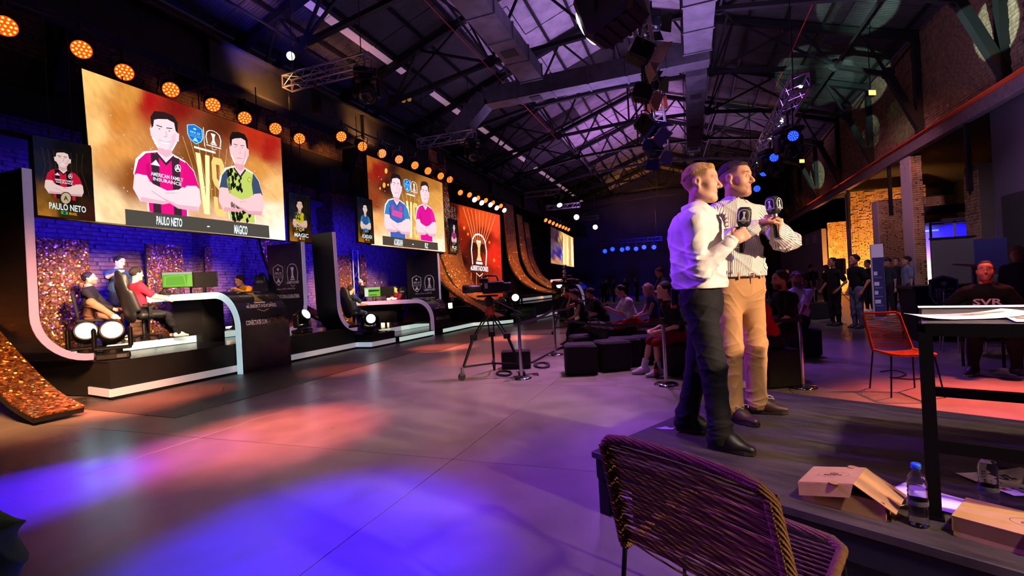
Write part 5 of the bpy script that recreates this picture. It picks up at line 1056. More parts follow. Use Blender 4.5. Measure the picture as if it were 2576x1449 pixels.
def short_hair(t, J, col, m, top=.02, curl=60, seed=1, front=.088, line=.078):
    """clipped sides are the scalp's own colour; the longer hair sits on the crown"""
    hc, Rh, s = J['hc'], J['Rh'], J['s']; S = Sdf(); T = lambda *p: hc+Rh@(V3(*p)*s)
    S.ell(T(0, -.019, .033), V3(.0785, .1, .0915)*s, Rh, .01); S.ell(T(0, -.008, .072), V3(.062, .085, .046+top)*s, Rh, .03); S.cap(T(-.03, .06, .098), T(.03, .06, .098), .012*s, None, .03)
    dn = folds(seed, .0045, curl, 1.)
    def cut(P):
        x, y, z = ((P-hc)@Rh/s).T; ax = np.abs(x)
        return (line-.5*np.clip(-y+.02, 0, .2)+.1*np.clip(ax-.045, 0, 1)-z)*.8
    me, _ = S.mesh('hair', .0036, dn, cut); me.materials.append(m); return link('hair', me, t)
pa, pb = onz(1783, 1108, RISER_Z), onz(1872, 1048, RISER_Z)
host_a, JA, troA = presenter('fair-haired man in white shirt and black trousers holding a microphone', pa, math.radians(-104), 1.75,
    hands=((.10, .215, 1.235, (-.45, .75, .45), (-.75, -.5, .1), (.15, -.5, .85)), (-.21, -.04, .9)), feet=((.13, .1, .085, -.25), (-.12, -.16, .085, .1)), head=(math.radians(4), math.radians(-3), 0), elbow=((.4, -1., -.5), (-.5, -.6, -.3)),
    skin='#dba88c', haircol='#a07a45', scalp=(('#8a683c', .85),), shirt_m=mat('white_cotton', '#e9e5e2', .75, spec=.25, bump=(260, .08)), trouser_m=mat('black_suiting', '#15151c', .8, spec=.25, bump=(300, .15)), stripes=False, curl=((1.0, 1.15, .8), (.4, .5, .3)), shoe='#0b0a0c', twist=.1, iris='#5a6a72', seed=3, wide=1.03, deep=1.22)
short_hair(host_a, JA, '#a9824a', mat('hair_sandy', '#c49c5e', .55, spec=.4, noise=(70, '#946c3a', .6), bump=(150, .6)), top=.012, curl=110, line=.074, seed=4)
host_b, JB, troB = presenter('dark-haired man in striped shirt and khaki trousers holding a microphone', pb, math.radians(-145), 1.865,
    hands=((.085, .315, 1.36, (-.85, .35, .2), (-.1, .3, -1), (.2, .9, .5)), (-.03, .34, 1.30, (.1, .45, .85), (.9, .3, -.2), (-.2, -.6, .6))), feet=((.14, .05, .085, .2), (-.15, -.04, .085, .95)), head=(math.radians(27), math.radians(-1), 0), elbow=((.85, -.25, -.7), (-1.0, -.1, -.6)),
    skin='#d09a7c', haircol='#2a1a14', scalp=(('#2e1e18', .85), ('#7a5546', .4)), shirt_m=stripe_mat(), trouser_m=mat('khaki_twill', '#b78a5e', .8, spec=.2, bump=(300, .15)), stripes=True, curl=((.75, 1.3, .9), (1.0, 1.1, .8)), shoe='#3a1c16', twist=0., iris='#3a2a20', seed=21, wide=1.04)
short_hair(host_b, JB, '#221611', mat('hair_dark', '#2a1b15', .5, spec=.4, bump=(150, .5)), top=.008, curl=60, line=.08, seed=9)

# wearables: belt, pack, buttons, laces
def ring_on(parent, name, m, c, up, fw, rt, rx, ry, h, z, t=.006, a0=0, a1=2*math.pi):
    mb = MB(); n = 40; V = []
    for i in range(n+1):
        a = a0+(a1-a0)*i/n; d = rt*math.sin(a); e = fw*math.cos(a)
        for k, g in ((0, 0), (h, 0), (h, t), (0, t)): V.append(c+up*(z+k)+d*(rx+g)+e*(ry+g))
    F = [(i*4+j, i*4+4+j, i*4+4+(j+1) % 4, i*4+(j+1) % 4) for i in range(n) for j in range(4)]
    mb.add(V, F, True); return mb.build(name, m, parent)
s, pel, up, fw, rt = (JB[k] for k in ('s', 'pel', 'up', 'fw', 'rt'))
belt = ring_on(host_b, 'belt', mat('belt_leather', '#5a2a17', .45), pel, up, fw, rt, .172*1.04*s, .172*.74*1.04*s, .034, .035)
bk = MB(); bc = pel+up*.052+fw*(.172*.74*1.04*s+.006); bk.tube([bc+rt*x+up*y for x, y in ((-.02, -.016), (.02, -.016), (.02, .016), (-.02, .016))], .003, 6, True); bk.build('buckle', mat('steel', '#b8b8b8', .3, 1.), belt)
for x in (-.09, .09, -.135): 
    y = math.sqrt(max(0, 1-(x/(.178*s))**2))*.178*.74*s; MB().box(pel+up*.05+rt*x+fw*(y+.008), (.012, .008, .05), np.stack([rt, fw, up], 1)).build('belt_loop', mat('khaki_twill'), troB)
fly = MB(); fly.tube([pel+up*(.03-.03*i)+fw*((.168*.74+.0)*1.04*s-.002*i*i) for i in range(6)], .0025, 5); fly.build('fly_seam', mat('seam_dark', '#4a3524', .9), troB)
# radio pack on the fair-haired man's waistband
s, pel, up, fw, rt = (JA[k] for k in ('s', 'pel', 'up', 'fw', 'rt'))
pk = thing('belt_pack', 'small black radio pack with orange tag on fair-haired presenter back', 'radio'); pk.parent = None
Ma = Matrix.Translation(Vector(pa))@Matrix.Rotation(math.radians(-104), 4, 'Z'); pk.matrix_world = Ma@Matrix.Translation(Vector(pel-fw*.155*s+rt*.05))
MB().box((0, 0, .0), (.07, .03, .11), bev=.006).build('case', mat('pack_black', '#0d0d10', .5), pk)
MB().box((.0, -.002, -.055), (.06, .034, .035), bev=.004).build('tag', mat('pack_orange', '#d8631e', .6), pk)
prk = Print(lambda x, y, l: V3(.0+x, -.02, -.055+y)); prk.text('talk', [(-.02, -.008), (.02, -.008), (.02, .01), (-.02, .01)], '#241008'); prk.build('tag_print', mat('print_any', attr='Col', rough=.6), pk)
MB().cyl((.02, 0, .05), (.035, -.02, .24), .003, .0015, 6).build('antenna', mat('pack_black'), pk)
for i, x in ((0, .12), (1, -.15)):   # shoelaces of the khaki-trousered man
    a = JB['an'][i]; f = V3(-math.sin((.2, .95)[i]), math.cos((.2, .95)[i]), 0); u = np.cross(f, (0, 0, 1)); lc = MB()
    for j in range(4): q = a+f*(.05+.026*j)+V3(0, 0, .012-.011*j); lc.tube([q-u*.026-V3(0, 0, .006), q+V3(0, 0, .006), q+u*.026-V3(0, 0, .006)], .003, 5)
    for k in (-1, 1): lc.tube([a+f*.055+V3(0, 0, .018)+u*k*(.012+.035*math.sin(v))+f*(.05*(1-math.cos(v)))*.6+V3(0, 0, .018*math.sin(v)) for v in np.linspace(0, 2.8, 8)], .0025, 5)
    lc.build('laces', mat('lace', '#cfc6c0', .8), host_b)
def hold(J, P, R, i, side): pass
def tow(loc, ang, v): return V3(*(Matrix.Rotation(ang, 3, 'Z')@Vector(v)))+V3(*loc)
angA, angB = math.radians(-104), math.radians(-145)
def grip(J, i, d, n, tt):   # middle of the closed fist
    d, n, tt = unit(d), unit(n), unit(tt); return J['wr'][i]+d*.085+n*.035
gA = tow(pa, angA, grip(JA, 0, V3(-.45, .75, .45), V3(-.75, -.5, .1), V3(.15, -.5, .85))); gB = tow(pb, angB, grip(JB, 1, V3(.1, .45, .85), V3(.9, .3, -.2), V3(-.2, -.6, .6)))
toC = unit(-gA*V3(1, 1, 0))
micA = microphone('microphone with square black emblem block held by fair-haired presenter', gA-V3(0, 0, .01), (.12, .0, 1), (toC[0], toC[1], .05))
micB = microphone('microphone with two emblem faces held by khaki-trousered presenter', gB-V3(0, 0, .0), (-.05, .05, 1), (-.6, -.8, 0))
# ---------------------------------------------------------------- lamps and rigging
lampb = mat('lamp_black', '#0b0b0d', .5, .2); alu = mat('aluminium', '#a9a4b4', .35, .9); chrome = mat('chrome', '#c8c6ce', .12, 1.)
def emis(name, col='#ffffff', e=1.): return mat(name, col, .4, emit=e)
def orient(o, d, up=(0, 0, 1)):
    """turn an object's local -Y to face d"""
    d = unit(d); o.rotation_euler = Vector(d).to_track_quat('-Y', 'Z').to_euler()
def par_proto(lens_m, dot_m):
    t = thing('par_light', 'x', 'stage light')
    MB().lathe([(.05, .16), (.1, .13), (.118, .0), (.118, -.08), (.105, -.085)], 18, (0, 0, 0), (0, 1, 0)).build('can', lampb, t)
    l = MB().cyl((0, -.08, 0), (0, -.09, 0), .104, .104, 20).build('lens', lens_m, t); d = MB()
    for r, n in ((.0, 1), (.045, 6), (.082, 11)):
        for i in range(n): a = 2*math.pi*i/n; d.cyl((r*math.cos(a), -.09, r*math.sin(a)), (r*math.cos(a), -.097, r*math.sin(a)), .013, .011, 8)
    d.build('led_dots', dot_m, l)
    MB().tube([(-.135, .02, 0), (-.135, .02, .16), (0, .02, .2), (.135, .02, .16), (.135, .02, 0)], .011, 6).build('yoke', lampb, t); MB().cyl((0, .02, .19), (0, .02, .3), .018, .018, 8).build('clamp', lampb, t); return t
par_o = par_proto(emis('lens_orange', '#ff4a10', 1.3), emis('led_orange', '#ff9a40', 3.2)); par_w = par_proto(emis('lens_ice', '#cfe4ff', 5.), emis('led_ice', '#ffffff', 9.)); par_b = par_proto(emis('lens_blue', '#0a1cff', 4.), emis('led_blue', '#2a50ff', 5.))
used = set()
def put_par(p, loc, d, label, group, sc=1.):
    o = p if id(p) not in used else copy_tree(p); used.add(id(p)); o.location = loc; orient(o, d); o.scale = (sc,)*3; o['label'] = label; o['group'] = group; return o
def row(pxs, X, p, where, sc=1., d=(1., -.55, -.75)):
    n = len(pxs)
    for i, (x, y) in enumerate(pxs):
        w = 'leftmost' if i == 0 else 'rightmost' if i == n-1 else ords[i]+' from the left'
        put_par(p, onx(x, y, X), d, '%s, %s' % (where, w), where, sc)
    Q = [onx(x, y, X)+V3(-.06, 0, .3*sc) for x, y in pxs]; bar = thing('lamp_bar', 'black pipe carrying the '+where.replace(' lamp in the row', ' lamps')+' row', 'pipe'); MB().tube([Q[0]-V3(0, .3, 0)]+Q+[Q[-1]+V3(0, .3, 0)], .025, 8).build('pipe', lampb, bar)
    for q in (Q[0], Q[len(Q)//2], Q[-1]): MB().cyl(q, (X-.3, q[1], 7.0), .012, .012, 6).build('drop_cable', lampb, bar)
row([(15, 62), (205, 121), (312, 178), (428, 222), (533, 260), (613, 293), (690, 320), (750, 345)], -9.3, par_o, 'orange glowing lamp in the row above the left screen', 1.35)
row([(855, 340), (908, 365), (957, 383), (1000, 398), (1040, 413), (1073, 427), (1105, 440), (1128, 449)], -8.8, par_o, 'orange lamp in the row above the second screen', 1.35)
row([(1155, 482), (1178, 488), (1199, 496), (1219, 502), (1237, 508), (1257, 516)], -9.0, par_o, 'orange lamp in the row above the red emblem screen', 1.2)
row([(1191, 500), (1209, 508), (1231, 513), (1247, 521), (1266, 527)], -8.9, par_w, 'white lamp in the row above the red emblem screen', 1.2)
row([(1370, 552), (1380, 556), (1389, 560), (1398, 564), (1406, 567), (1414, 570), (1421, 573), (1428, 576)], -8.3, par_o, 'small orange lamp in the row above the far golden screen', 1.3)
ew = 42.; row([(1522, 632), (1541, 626), (1565, 627), (1578, 625), (1600, 624), (1620, 622), (1645, 623)], -2., par_b, 'blue lamp in the row at the far end of the hall', 1.) if False else None
bl = [(1522, 632), (1541, 627), (1565, 628), (1579, 625), (1600, 626), (1620, 622), (1645, 622)]
for i, (x, y) in enumerate(bl): put_par(par_b, ony(x, y, 40.), (.1, -1, -.05), 'blue lamp in the row at the far end of the hall, '+('leftmost' if i == 0 else 'rightmost' if i == 6 else ords[i]+' from the left'), 'blue lamps at the far end', 1.7)
def box_truss(label, a, b, w=.29, up=(0, 0, 1), m=None, n=None, hang=2.4):
    t = thing('lighting_truss', label, 'truss'); a, b = V3(*a), V3(*b); u, v, d = frame_of(b-a, up); L = np.linalg.norm(b-a); n = n or max(3, int(L/.32)); m = m or alu
    cs = [u*x*w/2+v*y*w/2 for x, y in ((-1, -1), (1, -1), (1, 1), (-1, 1))]
    for c in cs: MB().cyl(a+c, b+c, .025, .025, 8).build('main_tube', m, t)
    z = MB()
    for f in range(4):
        c0, c1 = cs[f], cs[(f+1) % 4]
        for i in range(n): p, q = a+d*L*i/n, a+d*L*(i+1)/n; z.cyl(p+(c0 if i % 2 else c1), q+(c1 if i % 2 else c0), .011, .011, 6)
    z.build('lacing', m, t)
    if hang: [MB().cyl(a+(b-a)*f+V3(0, 0, w/2), a+(b-a)*f+V3(0, 0, hang), .012, .012, 6).build('hoist_cable', lampb, t) for f in (.08, .92)]
    for p in (a, b): fr = MB(); [fr.cyl(p+cs[i], p+cs[(i+1) % 4], .02, .02, 6) for i in range(4)]; fr.build('end_frame', m, t)
    return t
def mover_proto(lens_m):
    """moving-head lamp: base, yoke with two arms, round head"""
    t = thing('moving_head_light', 'x', 'stage light')
    MB().box((0, 0, .05), (.42, .34, .1), bev=.02).build('base', lampb, t); MB().box((.1, -.175, .05), (.1, .01, .04)).build('display_panel', mat('panel_grey', '#4a4d55', .4), t)
    MB().cyl((0, 0, .1), (0, 0, .15), .12, .12, 18).build('pan_disc', lampb, t)
    y = MB(); y.box((0, 0, .17), (.44, .16, .05), bev=.015)
    for s in (-1, 1): y.box((s*.21, 0, .33), (.07, .17, .32), bev=.025)
    y.build('yoke', lampb, t); h = thing('head', '', ''); 
    for k in list(h.keys()): del h[k]
    return t
def mover(label, loc, rz, tilt, lens_m, group='moving head lamps', hang=False, sc=1.):
    t = thing('moving_head_light', label, 'stage light', loc, rz, group); k = -1 if hang else 1
    MB().box((0, 0, .05*k), (.42, .34, .1), bev=.02).build('base', lampb, t)
    pn = MB().box((.1, -.172, .05*k), (.12, .01, .05)).build('display_panel', mat('panel_grey', '#4a4d55', .4), t)
    MB().cyl((0, 0, .1*k), (0, 0, .15*k), .12, .12, 18).build('pan_disc', lampb, t)
    y = MB(); y.box((0, 0, .17*k), (.46, .16, .05), bev=.015)
    for s in (-1, 1): y.box((s*.215, 0, .33*k), (.06, .17, .32), bev=.025)
    y.build('yoke', lampb, t); c = V3(0, 0, .4*k); d = V3(0, -math.cos(tilt), math.sin(tilt))
    hd = MB().lathe([(.07, -.2), (.13, -.17), (.165, -.05), (.172, .06), (.165, .14), (.15, .16)], 22, c, d).build('head', lampb, t)
    MB().lathe([(.15, .15), (.135, .152), (.12, .17), (.07, .182), (.02, .186)], 22, c, d).build('lens', lens_m, hd); t.scale = (sc,)*3; return t
lens_c, lens_w, lens_d, lens_r = emis('lens_cyan', '#a8ecff', 6.), emis('lens_white', '#f4f2ff', 6.), mat('lens_dark', '#1a2230', .1), emis('lens_warm', '#ffd0a0', 5.)
toC = lambda p, dz=0: math.atan2(-(0-p[0]), -(0-p[1])) if False else math.atan2((0-p[0]), -(0-p[1]))
def face_cam(p, off=0.): return math.atan2(0-p[0], -(0-p[1]))+off
p = (-9.38, 4.9, .6); mover('lit moving-head lamp at the platform corner, left of a pair', p, face_cam(p), .35, lens_c, sc=1.05)
p = (-8.8, 4.95, .6); mover('lit moving-head lamp at the platform corner, right of a pair', p, face_cam(p), .35, lens_c, sc=1.05)
for x, yy, e in ((-9.35, 5.0, 14), (-8.78, 5.12, 14)): spot('mover_beam', (x+.2, yy-.15, 1.12), (-1., -3.5, 1.9), e, (.7, .95, 1.), 60, .9, .12)
p = onx(760, 828, -8.75); mover('moving-head lamp beside the emblem panel, turned to the right', (p[0], p[1], .6), face_cam(p, .9), .5, lens_w, sc=.95)
p = onx(932, 838, -8.2); mover('moving-head lamp on the low block before the second stage', (p[0], p[1], .38), face_cam(p, .2), .2, lens_w, sc=.95)
p = onx(1300, 795, -6.6); mover('lit moving-head lamp on the steps left of the main stage', (p[0], p[1], .55), face_cam(p, -.1), .25, lens_w, sc=1.1)
p = onx(1262, 800, -6.9); mover('dark moving-head lamp on the steps left of the main stage', (p[0], p[1], .5), face_cam(p, .8), .7, lens_d, sc=1.)
p = onx(1408, 745, -6.0); mover('lit moving-head lamp far along the stage row', (p[0], p[1], 1.), face_cam(p), .2, lens_c, sc=1.)
tl = []
for i, (a, b) in enumerate((((722, 210), (927, 155)), ((1054, 363), (1194, 340)), ((1322, 492), (1408, 478)), ((1375, 524), (1458, 515)), ((1447, 552), (1505, 546)))):
    p = onx(*a, -9.4); q = ony(*b, p[1]); q[2] = p[2]; tl.append((p, q)); box_truss('short aluminium truss reaching out from the left rail, '+('nearest' if i == 0 else ords[i]+' from the viewer'), p, q, .3)
for i, (p, q) in enumerate(tl[:3]):
    mover('dark moving-head lamp hanging from the %s short truss' % ('nearest', 'second', 'third')[i], (q[0]-.1, q[1], q[2]-.18), .6, -.9, lens_w if i == 2 else lens_d, hang=True, sc=1.3)
    s = thing('chain_hoist', 'black hoist bag hanging from the %s short truss' % ('nearest', 'second', 'third')[i], 'hoist', (p[0]+.9, p[1], p[2]-.1)); MB().cyl((0, 0, 0), (0, 0, -.3), .01, .01, 6).build('chain', steel_black, s); MB().lathe([(.1, -.85), (.13, -.8), (.15, -.4), (.08, -.3)], 12).build('bag', skirtm, s); MB().box((0, 0, -.12), (.06, .06, .16), bev=.01).build('hook', mat('hook_orange', '#7a3a1a', .6), s)
p = onx(735, 140, -9.3); t = thing('spot_lamp', 'white spot lamp standing on the left end of the nearest short truss', 'stage light', p); MB().lathe([(.09, .22), (.1, .0), (.11, -.12)], 16, (0, 0, 0), (-.25, .55, .35)).build('body', lampb, t); MB().cyl((-.25*-.18, .55*-.18, .35*-.18), (-.25*-.2, .55*-.2, .35*-.2), .1, .1, 16).build('lens', emis('lens_white'), t) if False else MB().lathe([(.1, -.125), (.09, -.14), (.02, -.15)], 16, (0, 0, 0), (-.25, .55, .35)).build('lens', lens_w, t); MB().cyl((0, 0, -.1), (0, 0, -.4), .02, .02, 8).build('stem', lampb, t)
for i, (x, y, Yv) in enumerate(((1451, 546, 30.), (1498, 571, 34.))):
    p = ony(x, y, Yv); t = thing('spot_lamp', 'small white spot lamp far down the hall, %s one' % ('left', 'right')[i], 'stage light', p); MB().lathe([(.16, .3), (.18, .0), (.18, -.1)], 14, (0, 0, 0), (0, 1, .2)).build('body', lampb, t); MB().lathe([(.17, -.1), (.12, -.15), (.02, -.16)], 14, (0, 0, 0), (0, 1, .2)).build('lens', lens_w, t); MB().cyl((0, 0, .15), (0, 0, 2.4), .02, .02, 6).build('stem', lampb, t)
# central lighting truss along the hall with theatre lamps
TX, TZ = -.62, 6.35
box_truss('long lighting truss under the pale roof strip', (TX, 7.6, TZ), (TX, 21., TZ), .3)
def fresnel(label, loc, rz, tilt, doors, lens_m, door_m=None, sc=1.):
    """theatre lamp with a box body, round lens and four barn doors"""
    t = thing('theatre_lamp', label, 'stage light', loc, rz); d = V3(0, -math.cos(tilt), math.sin(tilt)); u = V3(1, 0, 0); v = np.cross(u, d); R = np.stack([u, d, v], 1)
    MB().box(d*-.02, (.3, .36, .32), R, bev=.03).build('housing', lampb, t); [MB().box(d*(-.12+.07*i)+v*.17, (.24, .02, .015), R).build('cooling_fin', lampb, t) for i in range(4)]
    MB().lathe([(.13, .16), (.12, .175), (.03, .19)], 18, (0, 0, 0), d).build('lens', lens_m, t)
    for i, (a, b) in enumerate(((u, v), (-u, v), (v, u), (-v, u))):
        if i not in doors: continue
        o = d*.18+a*.15; e = unit(d*.8+a*.75)*.24; q = b*.14; n_ = np.cross(e, q); n_ = unit(n_)*.008; MB().prism([o-q, o+q, o+e+q*1.3, o+e-q*1.3], n_).build('barn_door', door_m or lampb, t)
    MB().tube([u*.18, u*.18+V3(0, 0, .26), V3(0, 0, .32), -u*.18+V3(0, 0, .26), -u*.18], .014, 6).build('yoke', lampb, t); MB().cyl((0, 0, .3), (0, 0, max(.48, (TZ-loc[2])/sc)), .02, .02, 8).build('drop_pipe', lampb, t); t.scale = (sc,)*3; return t
bd_w, bd_b, bd_o = mat('door_warm', '#b79a86', .6), mat('door_blue', '#28368a', .5), mat('door_lit_orange', '#8a4a36', .6)  # orange light on the fixture is put into the orange door colour
fx_ = [(1530, 28, 'big black profile lamp at the top left of the central truss', -1.9, -.3, (), lens_w, None, 1.5), (1640, 60, 'black theatre lamp at the near end of the central truss', .3, -.5, (0, 2), lens_d, None, 1.3), (1612, 132, 'theatre lamp with pale barn doors on the central truss', 1.9, -.5, (0, 1, 2), lens_d, bd_w, 1.15), (1640, 205, 'black theatre lamp mid way along the central truss', .2, -.7, (0, 3), lens_d, None, 1.05),
       (1618, 235, 'theatre lamp with pale yellow doors on the central truss', 1.6, -.4, (0, 2), lens_d, bd_w, .9), (1656, 262, 'theatre lamp glowing orange on the central truss', -.2, -.35, (0, 1), emis('lens_amber', '#ff5a1c', 5.), bd_o, 1.1), (1628, 318, 'theatre lamp with blue barn doors under the central truss', 1.1, -.9, (0, 1, 2, 3), lens_d, bd_b, 1.), (1662, 335, 'theatre lamp with orange-tinted doors under the central truss', -.5, -.6, (0, 1, 2), lens_d, bd_o, 1.), (1645, 375, 'lowest theatre lamp with blue doors hanging from the central truss', .6, -1.1, (0, 1, 2, 3), lens_d, bd_b, 1.)]
for x, y, lab, rz, tl_, dr, lm, dm, sc in fx_: fresnel(lab, onx(x, y, TX), rz, tl_, dr, lm, dm, sc)
tr_right = box_truss('sloping-looking lighting truss right of the presenters with blue lamps', (2.2, 10.6, 5.1), (2.2, 19., 5.1), .3)
for i, (x, y) in enumerate(((1996, 342), (1948, 396), (1922, 434), (1905, 474))):
    p = onx(x, y, 2.2); put_par(par_b, p, (-.25, -1, -.25), 'blue lamp hanging from the truss right of the presenters, '+('nearest', 'second', 'third', 'farthest')[i], 'blue lamps on the right truss', 1.0)
    MB().tube([p+V3(0, 0, .2), (2.2, p[1], 5.0)], .015, 6).build('drop_pipe', lampb, tr_right)
for i, (x, y) in enumerate(((1985, 372), (1940, 420))): p = onx(x, y, 2.2); mover('dark moving-head lamp on the truss right of the presenters, '+('nearer', 'farther')[i], p+V3(0, 0, .45), .4, -.6, lens_d, hang=True, sc=1.2); MB().cyl((2.2, p[1], p[2]+.4), (2.2, p[1], 5.), .025, .025, 8).build('drop_pipe', lampb, tr_right)
for i, (x, y, Yv) in enumerate(((2190, 235, 19.), (2015, 406, 27.))):
    p = ony(x, y, Yv); t = thing('flood_lamp', 'small amber flood lamp on the right roof truss, %s one' % ('nearer', 'farther')[i], 'lamp', p, .5); MB().box((0, 0, 0), (.3, .12, .2), bev=.02).build('housing', lampb, t); MB().box((0, -.065, 0), (.26, .01, .16)).build('glass', emis('lens_flood', '#ffb45a', 3.), t); MB().cyl((0, 0, .1), (0, 0, 2.4), .015, .015, 6).build('stem', lampb, t)
for x, y, Yv in ((1520, 610, 40.5),): pass
bt = box_truss('far truss carrying the row of blue lamps', ony(1505, 612, 40.3), ony(1665, 600, 40.3), .3, m=mat('dark_alu', '#3a3a55', .4, .8))
for x, y in bl: q = ony(x, y, 40.); MB().cyl(q+V3(0, .05, .3), q+V3(0, .3, 1.0), .03, .03, 6).build('drop_pipe', lampb, bt)
# red cloud of small bulbs: two amber globes at left roof
p = ony(1022, 251, 16.); t = thing('lamp_pair', 'pair of amber globe lamps high above the second screen', 'lamp', p); [MB().ball((dx, 0, 0), .09, 10, 8).build('globe', mat('globe_amber', '#a8742a', .4, emit=.6), t) for dx in (-.13, .13)]; MB().cyl((-.2, 0, .1), (.2, 0, .1), .015, .015, 6).build('bar', lampb, t)
# ---------------------------------------------------------------- stage furniture
def gaming_chair(label, loc, rz, col='#141318', accent='#c8501c', sc=1.):
    t = thing('gaming_chair', label, 'chair', loc, rz); fab = mat('chair_'+col.lstrip('#'), col, .55); ac = mat('accent_'+accent.lstrip('#'), accent, .6)
    S = Sdf(); S.cap((-.18, .02, .47), (.18, .02, .47), .07, None, .05); S.cap((-.18, .2, .48), (.18, .2, .48), .065, None, .05); S.cap((-.2, -.12, .48), (.2, -.12, .48), .06, None, .05); S.cap((-.24, .25, .5), (-.24, -.1, .5), .05, None, .05); S.cap((.24, .25, .5), (.24, -.1, .5), .05, None, .05)
    me, _ = S.mesh('seat', .022); me.materials.append(fab); link('seat', me, t)
    S = Sdf(); S.cap((0, -.22, .55), (0, -.34, 1.05), .2, .2, .05, (V3(0, 1, .2), .3)); S.cap((0, -.34, 1.05), (0, -.37, 1.25), .17, .13, .05, (V3(0, 1, .2), .3))
    for s in (-1, 1): S.cap((s*.21, -.17, .62), (s*.2, -.27, .95), .05, .05, .05); S.cap((s*.15, -.3, 1.1), (s*.12, -.32, 1.27), .045, .04, .04)
    me, _ = S.mesh('backrest', .022); me.materials.append(fab); bk = link('backrest', me, t); MB().box((0, -.3, 1.14), (.2, .05, .07), bev=.02).build('head_cushion', ac, bk)
    for s in (-1, 1): ar = MB(); ar.box((s*.31, .0, .7), (.09, .27, .03), bev=.01); ar.box((s*.31, -.02, .58), (.035, .06, .22)); ar.build('armrest', lampb, t)
    MB().cyl((0, 0, .12), (0, 0, .42), .03, .03, 10).build('gas_column', lampb, t); bs = MB()
    for i in range(5):
        a = 2*math.pi*i/5+.3; d = V3(math.cos(a), math.sin(a), 0); bs.bar((0, 0, .12), d*.32+V3(0, 0, .08), .045, .03)
    b_ = bs.build('star_base', lampb, t)
    for i in range(5): a = 2*math.pi*i/5+.3; d = V3(math.cos(a), math.sin(a), 0); MB().cyl(d*.33+V3(-.02, 0, .035), d*.33+V3(.02, 0, .035), .034, .034, 10).build('caster', lampb, b_)
    return t
def monitor(label, loc, rz, pic=None, w=.56, h=.34):
    t = thing('monitor', label, 'monitor', loc, rz); MB().box((0, 0, .32), (w, .035, h), bev=.008).build('panel', lampb, t); MB().box((0, .03, .16), (.05, .03, .3)).build('neck', lampb, t); MB().box((0, .02, .008), (.24, .18, .016), bev=.005).build('foot', lampb, t)
    if pic:
        Pn = lambda x, y, l: V3((x-.5)*w*.95, -.019-.0008*l, .32+(.5-y)*h*.92); picture_grid('display', Pn, 0, 0, 1, 1, [], scr, t) if False else None
        pr = Print(Pn); pr.poly([(0, 1), (1, 1), (1, 0), (0, 0)], '#6fae3a', 0); pr.poly([(0, .16), (1, .16), (1, 0), (0, 0)], '#a9b29a', 1)
        if pic == 1: pr.stroke([(.08, .9), (.1, .3), (.72, .22), (.78, .9), (.08, .9)], .025, '#a6cc5a', 2); pr.poly([(.8, 1), (1, 1), (1, .2), (.86, .2)], '#8cc84a', 1)
        else: pr.poly([(.25, .5), (.95, .46), (.95, .3), (.25, .26)], '#2a3a24', 2); pr.poly([(0, 1), (.22, 1), (.25, .15), (0, .15)], '#c6d6b8', 1); pr.stroke([(.3, .85), (.75, .85)], .08, '#2c4a20', 2)
        pr.build('display', scr, t)
    return t
D1, D2 = 1.64, 1.22
p = onx(437, 748, -10.15); monitor('monitor with green football pitch on the left stage desk', (-10.15, p[1]+.1, D1), face_cam(p, -.25), 1); p = onx(500, 745, -10.2); monitor('dark monitor seen from behind on the left stage desk', (-10.2, p[1]+.15, D1), face_cam(p, math.pi-.5)); 
p = onx(478, 745, -10.3); monitor('thin monitor seen edge-on between the two others on left desk', (-10.35, p[1]+.1, D1), face_cam(p, 1.3), None, .5, .34)
p = ony(938, 752, 13.85); monitor('monitor with green match picture on the second stage desk', (p[0], 13.85, D2), face_cam(p, -.2), 2); p = ony(975, 752, 14.2); monitor('dark monitor seen from behind on the second stage desk', (p[0], 14.2, D2), face_cam(p, math.pi-.5))
for i, (x, X, z) in enumerate(((392, -10.3, D1), (962, -10.6, D2), (945, -10.9, D2))):
    p = onx(x, 740, X); t = thing('desk_microphone', ('gooseneck microphone beside the pitch monitor', 'gooseneck microphone between the second stage monitors', 'left gooseneck microphone behind the second stage monitor')[i], 'microphone', (X, p[1], z)); MB().lathe([(.05, 0), (.05, .02), (.01, .03)], 12).build('foot', lampb, t); h = .25 if i == 0 else .62; MB().tube([(0, 0, .02), (0, 0, h*.7), (.02, -.03, h)], .009, 6).build('gooseneck', lampb, t); MB().lathe([(.012, h-.01), (.022, h+.02), (.02, h+.06), (.008, h+.075)], 10, (.02, -.03, 0)).build('capsule', alu, t)
p = onx(412, 738, -10.25); t = thing('headset', 'black headset lying on the left stage desk', 'headset', (-10.2, p[1], D1)); MB().tube([(.09*math.cos(a), 0, .06+.09*math.sin(a)) for a in np.linspace(-.2, math.pi+.2, 14)], .012, 6).build('headband', lampb, t); [MB().cyl((s*.075, 0, .045), (s*.11, 0, .045), .045, .045, 12).build('ear_cup', lampb, t) for s in (-1, 1)]
p = ony(985, 752, 13.75); S = Sdf(); [S.cap((-.15+.1*i, .03*(i % 2), .03), (-.05+.1*i, 0, .04+.02*(i % 2)), .05, .045, .04) for i in range(3)]; me, _ = S.mesh('towel', .015, folds(4, .02, 40)); me.materials.append(mat('towel_white', '#d8cfd4', .9)); o = link('towel', me, None, (p[0], 13.75, D2)); tag(o, 'crumpled white towel on the second stage desk', 'towel')
gaming_chair('black gaming chair with the red-shirted player on the left stage', (-10.05, 6.2, .76), -.12)
gaming_chair('black gaming chair of the crouching player behind the left stage desk', (-10.1, 8.75, .76), math.pi+.2, accent='#8a8a92')
gaming_chair('black gaming chair with its back to us on the second stage', (-10.35, 12.75, .36), -.1, accent='#6a90b8')
gaming_chair('black gaming chair with grey wings under the headphone player', (-10.2, 15.1, .36), math.pi-.1, accent='#9a9aa2')
